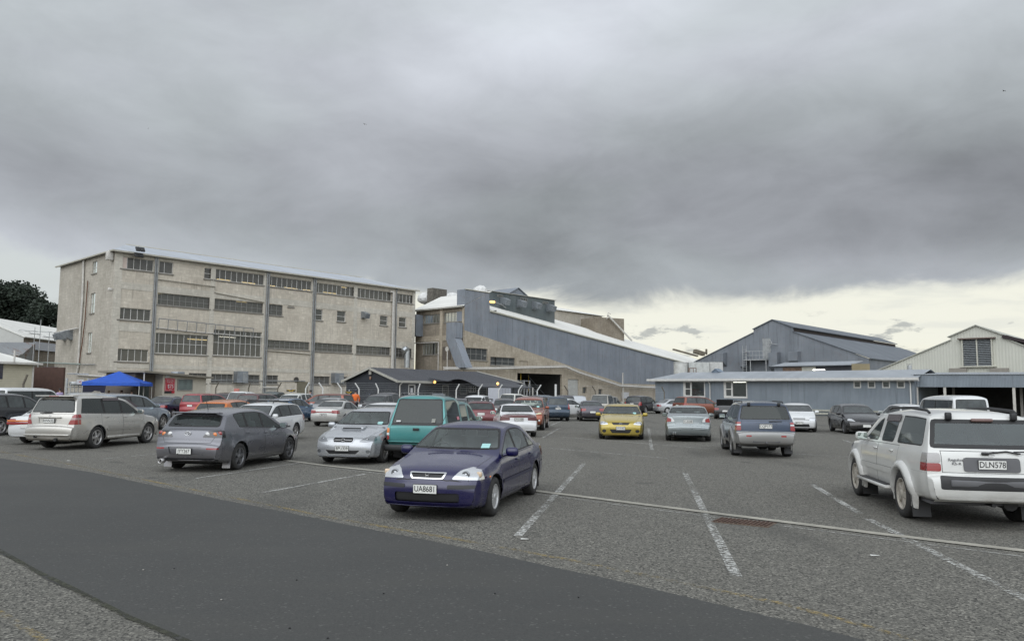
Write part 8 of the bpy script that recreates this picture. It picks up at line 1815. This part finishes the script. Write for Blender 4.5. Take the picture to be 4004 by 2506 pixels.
    (x0_, z1_), (x1_, z0_) = S_.uz(*zp(ZH,315,272)), S_.uz(*zp(ZH,505,425)); w_ = window(o, tfF, x0_, z0_, x1_, z1_, 1, 1, GFRAME, plain('kiosk_glass', (.16,.19,.18), .12, .0, .35, 1.2), -.03, .06, sill=False); tag(o, 'small cream kiosk with red seventy-five dollar price board', 'kiosk')
    q = S_.uz(*zp(ZH,380,178), 1.); MB().rbox((q[0],1.5,H2+.35), (.9,.8,.35), .06).build('roof_unit', DUCT, o)
    # notices
    for Z, x, y, Y, w, h, col, lab, tx in ((ZK,2027,1218,67,.66,.58,'sign_white','white RESERVED PARKING ONLY board right of the marquee',('RESERVED','PARKING','ONLY')),):
        p = at(*zp(Z,x,y), Y); o = empty('parking_sign', (p.x,p.y,p.z), R(10)); MB().box(-w/2,0,-h/2,w/2,.05,h/2).build('sign_board', Wt, o); MB().box(-.04,.06,-p.z,.04,.12,h/2).build('sign_post', GALV, o); tag(o, lab, 'sign')
        for i, t_ in enumerate(tx): text(t_, .145, plain('sign_ink', (.03,.03,.12), .5), (0,-.01,.16-i*.165), (pi/2,0,0), o, .85, 'sign_text')
    p = at(*zp((850,1480,6.04),450,300), 61); o = empty('pedestal_sign', (p.x,p.y,0)); MB().box(-.2,0,p.z-.05,.2,.1,p.z+.22).build('red_panel', plain('salmon_panel', (.45,.17,.14), .6), o); MB().box(-.25,0,p.z-.28,.25,.1,p.z-.055).build('blue_panel', plain('sign_blue', (.03,.06,.28), .6), o); MB().tube((0,.05,0),(0,.05,p.z-.4), .05).build('sign_post', GALV, o); tag(o, 'red and blue panel sign on a post behind the white canopy pickup', 'sign')
    for Z, x, y, Y, w, lab in ((ZH,1805,428,66,.75,'black and yellow direction board by the grey door'), (ZI,552,450,62,.55,'black and yellow direction board at the dark office corner')):
        p = at(*zp(Z,x,y), Y); o = empty('direction_sign', (p.x,p.y,p.z)); MB().box(-w/2,0,-.09,w/2,.05,.09).build('sign_board', BLACK, o); MB().box(-.04,.06,-p.z,.04,.12,.2).build('sign_post', GALV, o); b = MB(); b.box(-w*.42,-.01,.02,-.02,-.0,.06); b.box(.06,-.01,.02,w*.42,-.0,.06); b.box(-w*.2,-.01,-.06,w*.25,-.0,-.02); b.build('sign_marks', YEL, o); tag(o, lab, 'sign')
left_side()

# ---------------------------------------------------------------- fences with cranked posts
def fence(name, pts, lab, mat, kind=1, h=2.55):
    """pts: places of the posts"""
    o = empty(name, (pts[0][0], pts[0][1], 0)); tops = []
    for x, y, s_ in pts:
        b = MB(); lx, ly = x-pts[0][0], y-pts[0][1]; b.path([(lx,ly,0),(lx,ly,h-.5),(lx+.33*s_,ly-.12,h)], .055, 8); b.build('post', mat, o); tops.append((lx,ly,s_))
    b = MB()
    for i in range(3):
        t = (i+1)/3; b.path([(x+.33*s_*t, y-.12*t, h-.5+.5*t) for x, y, s_ in tops], .007, 4)
    for i in range(4): b.path([(x,y,.4+i*.55) for x, y, s_ in tops], .006, 4)
    b.build('wire', GALV, o)
    m = Mat('chain_link'); oo = m.obj(); s = m.n('ShaderNodeSeparateXYZ'); m.l(oo, s.inputs[0]); k = m.math('ADD', s.outputs[0], s.outputs[1])
    a1 = m.math('ABSOLUTE', m.math('SINE', m.math('MULTIPLY', m.math('ADD', k, s.outputs[2]), 50.))); a2 = m.math('ABSOLUTE', m.math('SINE', m.math('MULTIPLY', m.math('SUBTRACT', k, s.outputs[2]), 50.)))
    al = m.math('LESS_THAN', m.math('MINIMUM', a1, a2), .06); m.base((.3,.3,.3)); m.set(Alpha=al, Roughness=.5, Metallic=.3); b = MB()
    for (x0,y0,_), (x1,y1,_) in zip(tops, tops[1:]): b.quad((x0,y0,.05),(x1,y1,.05),(x1,y1,h-.52),(x0,y0,h-.52))
    b.build('chain_link_mesh', m.m, o); tag(o, lab, 'fence'); return o
def posts(L, Y0, Y1):
    out = []; n = len(L)
    for i, (x, y, s_) in enumerate(L): p = at(x, y, Y0+(Y1-Y0)*i/max(1, n-1)); out.append((p.x, p.y, s_))
    return out
zi = lambda x, y: zp(ZI, x, y)
fence('post_fence', posts([(*zp(ZH,2000,430),.9),(*zi(210,430),-1),(*zi(452,430),-1),(*zi(685,430),-1),(*zi(938,430),-.7),(*zi(1462,430),.5),(*zi(1962,430),.8),(*zp(ZJ,240,400),1),(*zp(ZJ,505,400),.9),(*zp(ZJ,765,400),1),(*zp(ZJ,1010,400),1)], 63.5, 67.5), 'chain-link fence on white cranked posts in front of the dark office', plain('post_white', (.60,.60,.58), .6, 0, .1))
fence('timber_post_fence', posts([(*zp(ZH,820,400),.8),(*zp(ZH,1250,400),.5),(*zp(ZH,1632,400),1.)], 66, 67), 'wire fence on dark cranked posts before the concrete block building', plain('post_dark', (.13,.115,.09), .8, 0, .2))
fence('yard_fence', posts([(*zp(ZJ,1412,400),-1),(*zp(ZJ,1775,400),-1),(*zp(ZE,-10,1050),-.8)], 72, 76), 'wire fence on dark cranked posts by the roller door', plain('post_dark', (.13,.115,.09), .8, 0, .2))
p = at(*zp(ZK,345,1140), 58); o = MB(); o.path([(0,0,0),(0,0,2.2),(.25,0,2.9)], .08, 8); o = o.build('leaning_post', plain('post_dark', (.13,.115,.09), .8)); o.location = (p.x,p.y,0); tag(o, 'single dark cranked post before the cream hut', 'post')
p = at(*zp(ZJ,1253,400), 66); o = MB().tube((0,0,0),(0,0,2.6), .09).build('marker_post', plain('post_white', (.60,.60,.58), .6)); o.location = (p.x,p.y,0); tag(o, 'straight white post before the open loading bay', 'post')

# ---------------------------------------------------------------- trees at the left
def tree(name, px, py_top, Y, w, h, seed, lab, n):
    rnd_ = random.Random(seed); p = at(px*K, py_top*K, Y); o = empty(name, (p.x, p.y, 0)); H = p.z
    b = MB(); b.tube((0,0,0),(0,0,H*.55), .7, 10, 0, .4)
    for i in range(9):
        a = rnd_.uniform(0, 2*pi); z = H*rnd_.uniform(.3,.55); b.tube((0,0,z),(cos(a)*w*.35, sin(a)*w*.35, z+H*rnd_.uniform(.12,.3)), .22, 6, 0, .06)
    b.build('trunk', plain('bark', (.06,.045,.035), .9), o)
    cl = []
    for i in range(34):
        a = rnd_.uniform(0, 2*pi); t = rnd_.uniform(0, 1)**.8; z = H*(.30+.66*t); rr = w/2*(1-t**2.2*.75)*rnd_.uniform(.35,1.)
        cl.append((cos(a)*rr, sin(a)*rr, z, w*rnd_.uniform(.09,.17)))
    cl.append((0,0,H*.93,w*.12)); b = MB()
    for i in range(n):
        c = rnd_.choice(cl); v = Vector((rnd_.gauss(0,1), rnd_.gauss(0,1), rnd_.gauss(0,.75))); v = v.normalized()*c[3]*rnd_.uniform(.55,1.08)
        q = Vector(c[:3])+v; s_ = rnd_.uniform(.14,.34); d = Vector((rnd_.gauss(0,1), rnd_.gauss(0,1), rnd_.gauss(0,1))).normalized(); e = d.orthogonal().normalized()
        b.add([q-d*s_-e*s_*.5, q+d*s_-e*s_*.5, q+d*s_*.7+e*s_*.5, q-d*s_*.7+e*s_*.5], [(0,1,2,3)])
    m = plain('dark_needles', (.020,.030,.019), .8, 0, .5, .6); b.build('crown', m, o); tag(o, lab, 'tree'); return o
tree('pine_tree', 30, 672, 150, 17, 1, 3, 'big dark evergreen tree filling the left edge above the roofs', 30000)
tree('pine_tree', 108, 724, 146, 13, 1, 5, 'smaller dark evergreen right of the big tree', 14000)
tree('pine_tree', -40, 700, 152, 20, 1, 8, 'dark evergreen cut by the left edge of the picture', 9000)

# ---------------------------------------------------------------- gulls
def bird(px, py, Y, s, roll, lab):
    p = at(px, py, Y); o = empty('gull', p, roll); b = MB(); b.lathe([(-.22,.0),(-.15,.045),(0,.06),(.13,.045),(.2,.02),(.24,0)], (0,0,0), 'X', 8); b.add([(-.2,-.05,0),(-.2,.05,0),(-.34,.07,0),(-.34,-.07,0)], [(0,1,2,3)]); b.build('body', plain('gull_grey', (.10,.10,.10), .7), o)
    for sg in (1, -1):
        w_ = MB(); w_.slab((.08,0,.02),(-.08,0,.02),(-.06,sg*.30,.16),(.10,sg*.30,.17), .015); w_.slab((.10,sg*.30,.17),(-.06,sg*.30,.16),(-.12,sg*.62,.03),(-.06,sg*.64,.03), .012); w_.build('wing', plain('gull_wing', (.07,.07,.07), .7), o)
    o.scale = (s, s, s); tag(o, lab, 'bird')
bird(1426, 487, 170, .9, 2.4, 'dark gull flying left of the middle of the sky'); bird(3925, 357, 170, 1.1, 2.1, 'gull gliding near the right edge of the sky'); bird(580, 503, 320, .8, .7, 'tiny distant bird high above the concrete building')

# ---------------------------------------------------------------- people
SKIN = plain('skin', (.36,.22,.16), .6, 0, .05); HAIR = plain('dark_hair', (.02,.016,.013), .7)
def skinmesh(name, pts, edges, mat, parent, sub=1):
    me = bpy.data.meshes.new(name); me.from_pydata([p[:3] for p in pts], edges, []); o = link(name, me, parent, mat)
    sk = o.modifiers.new('skin', 'SKIN'); sk.use_smooth_shade = True
    for i, v in enumerate(me.skin_vertices[0].data): v.radius = (pts[i][3], pts[i][4] if len(pts[i]) > 4 else pts[i][3]); v.use_root = (i == 0)
    o.modifiers.new('sub', 'SUBSURF').levels = sub; o.modifiers['sub'].render_levels = sub; return o
def person(x, y, z, yaw, top, legs, lab, hair=HAIR, arm=.0, hat=None, s=1.):
    o = empty('person', (x, y, z), yaw); tag(o, lab, 'person'); o.scale = (s, s, s)
    P = [(0,0,.95,.13,.10),(0,0,1.15,.125,.09),(0,0,1.38,.15,.09),(0,0,1.47,.06),(0,.01,1.55,.052),(0,.02,1.62,.072,.085),(0,.02,1.70,.07,.08)]
    E = [(0,1),(1,2),(2,3),(3,4),(4,5),(5,6)]
    for sg in (1, -1):
        i = len(P); P += [(sg*.17,0,1.42,.05),(sg*.25,.02-arm*.1,1.15,.042),(sg*(.24-arm*.08),.10+arm*.2,.92+arm*.25,.033),(sg*(.235-arm*.1),.12+arm*.24,.84+arm*.3,.03)]; E += [(2,i),(i,i+1),(i+1,i+2),(i+2,i+3)]
        for k in range(4): # fingers
            P.append((sg*(.225-arm*.1+.018*(k-1.5)),.125+arm*.24,.765+arm*.3+.006*abs(k-1.5),.009)); E.append((i+3, len(P)-1))
        P.append((sg*(.19-arm*.1),.14+arm*.24,.81+arm*.3,.010)); E.append((i+3, len(P)-1))
        i = len(P); P += [(sg*.10,0,.86,.09),(sg*.11,.02,.48,.06),(sg*.12,-.02,.09,.042),(sg*.13,.12,.04,.04,.03)]; E += [(0,i),(i,i+1),(i+1,i+2),(i+2,i+3)]
    skinmesh('body', P, E, SKIN, o)
    J = [(0,0,.92,.16,.125),(0,0,1.15,.155,.12),(0,0,1.38,.185,.125),(0,0,1.46,.09)]; JE = [(0,1),(1,2),(2,3)]
    for sg in (1, -1): i = len(J); J += [(sg*.18,0,1.41,.075),(sg*.26,.02-arm*.1,1.15,.062),(sg*(.25-arm*.08),.10+arm*.2,.94+arm*.25,.05)]; JE += [(2,i),(i,i+1),(i+1,i+2)]
    skinmesh('jacket', J, JE, top, o)
    T = [(0,0,.93,.15,.12)]; TE = []
    for sg in (1, -1): i = len(T); T += [(sg*.10,0,.85,.105),(sg*.115,.02,.48,.078),(sg*.125,-.02,.13,.06)]; TE += [(0,i),(i,i+1),(i+1,i+2)]
    skinmesh('trousers', T, TE, legs, o)
    b = MB(); b.lathe([(-.10,.0),(-.06,.075),(.0,.098),(.05,.08),(.088,0)], (0,-.005,1.69), 'Z', 12); b.build('hair', hair, o)
    b = MB(); b.rbox((0,.108,1.655), (.025,.03,.045), .01); b.build('nose', SKIN, o); b = MB(); b.rbox((.032,.088,1.675),(.022,.012,.012),.004); b.rbox((-.032,.088,1.675),(.022,.012,.012),.004); b.rbox((0,.086,1.60),(.05,.012,.012),.004); b.build('face_features', HAIR, o)
    for sg in (1, -1): MB().rbox((sg*.13,.05,.035), (.10,.27,.08), .03).build('shoe', BLACK, o)
    return o
HV = plain('hi_vis_orange', (.75,.16,.03), .7, 0, .08); DK = plain('dark_trousers', (.02,.022,.03), .8); BLUSH = plain('blue_shirt', (.09,.14,.24), .8); WHITEC = plain('white_coat', (.50,.54,.55), .8)
p = at(*zi(638,520), 60.5); person(p.x, p.y, .0, .2, HV, DK, 'person in orange hi-vis top seen from behind by a white cranked post', hair=plain('navy_cap', (.03,.03,.05), .7), s=1.12)
p = at(*zp(ZH,2060,490), 66); person(p.x, p.y, .0, 2.2, BLUSH, DK, 'person in a blue shirt beside the white pipe at the grey door', s=1.10)
p = at(*zp(ZK,1607,1250), 61.5); person(p.x, p.y, .0, 2.8, HV, DK, 'fair-haired person in orange top under the blue marquee', hair=plain('fair_hair', (.30,.20,.10), .7))
p = at(*zp(ZK,1795,1250), 62.5); person(p.x, p.y, .0, 2.6, plain('black_coat', (.015,.015,.018), .8), DK, 'dark-haired person in black under the middle of the marquee', s=1.02)
p = at(*zp(ZK,1945,1250), 61.5); person(p.x, p.y, .0, 3.3, plain('black_coat', (.015,.015,.018), .8), DK, 'person in black by the parking board, right end of the marquee', s=1.02)
p = at(*zp(ZK,885,1225), 62); person(p.x, p.y, .0, 1.0, plain('lilac_top', (.45,.36,.55), .8), DK, 'person in lilac left of the turnstile gate', s=1.08)
q = FO.uz(*zp((2550,1440,6.903),1290,650), 1.3); pw = FO.w(q[0], 1.3); person(pw.x, pw.y, .45, FO.ang+.3, WHITEC, WHITEC, 'person in a white coat behind the left office window', hair=plain('white_cap', (.5,.5,.5), .7), arm=.5)

near_cars(); mid_and_far()
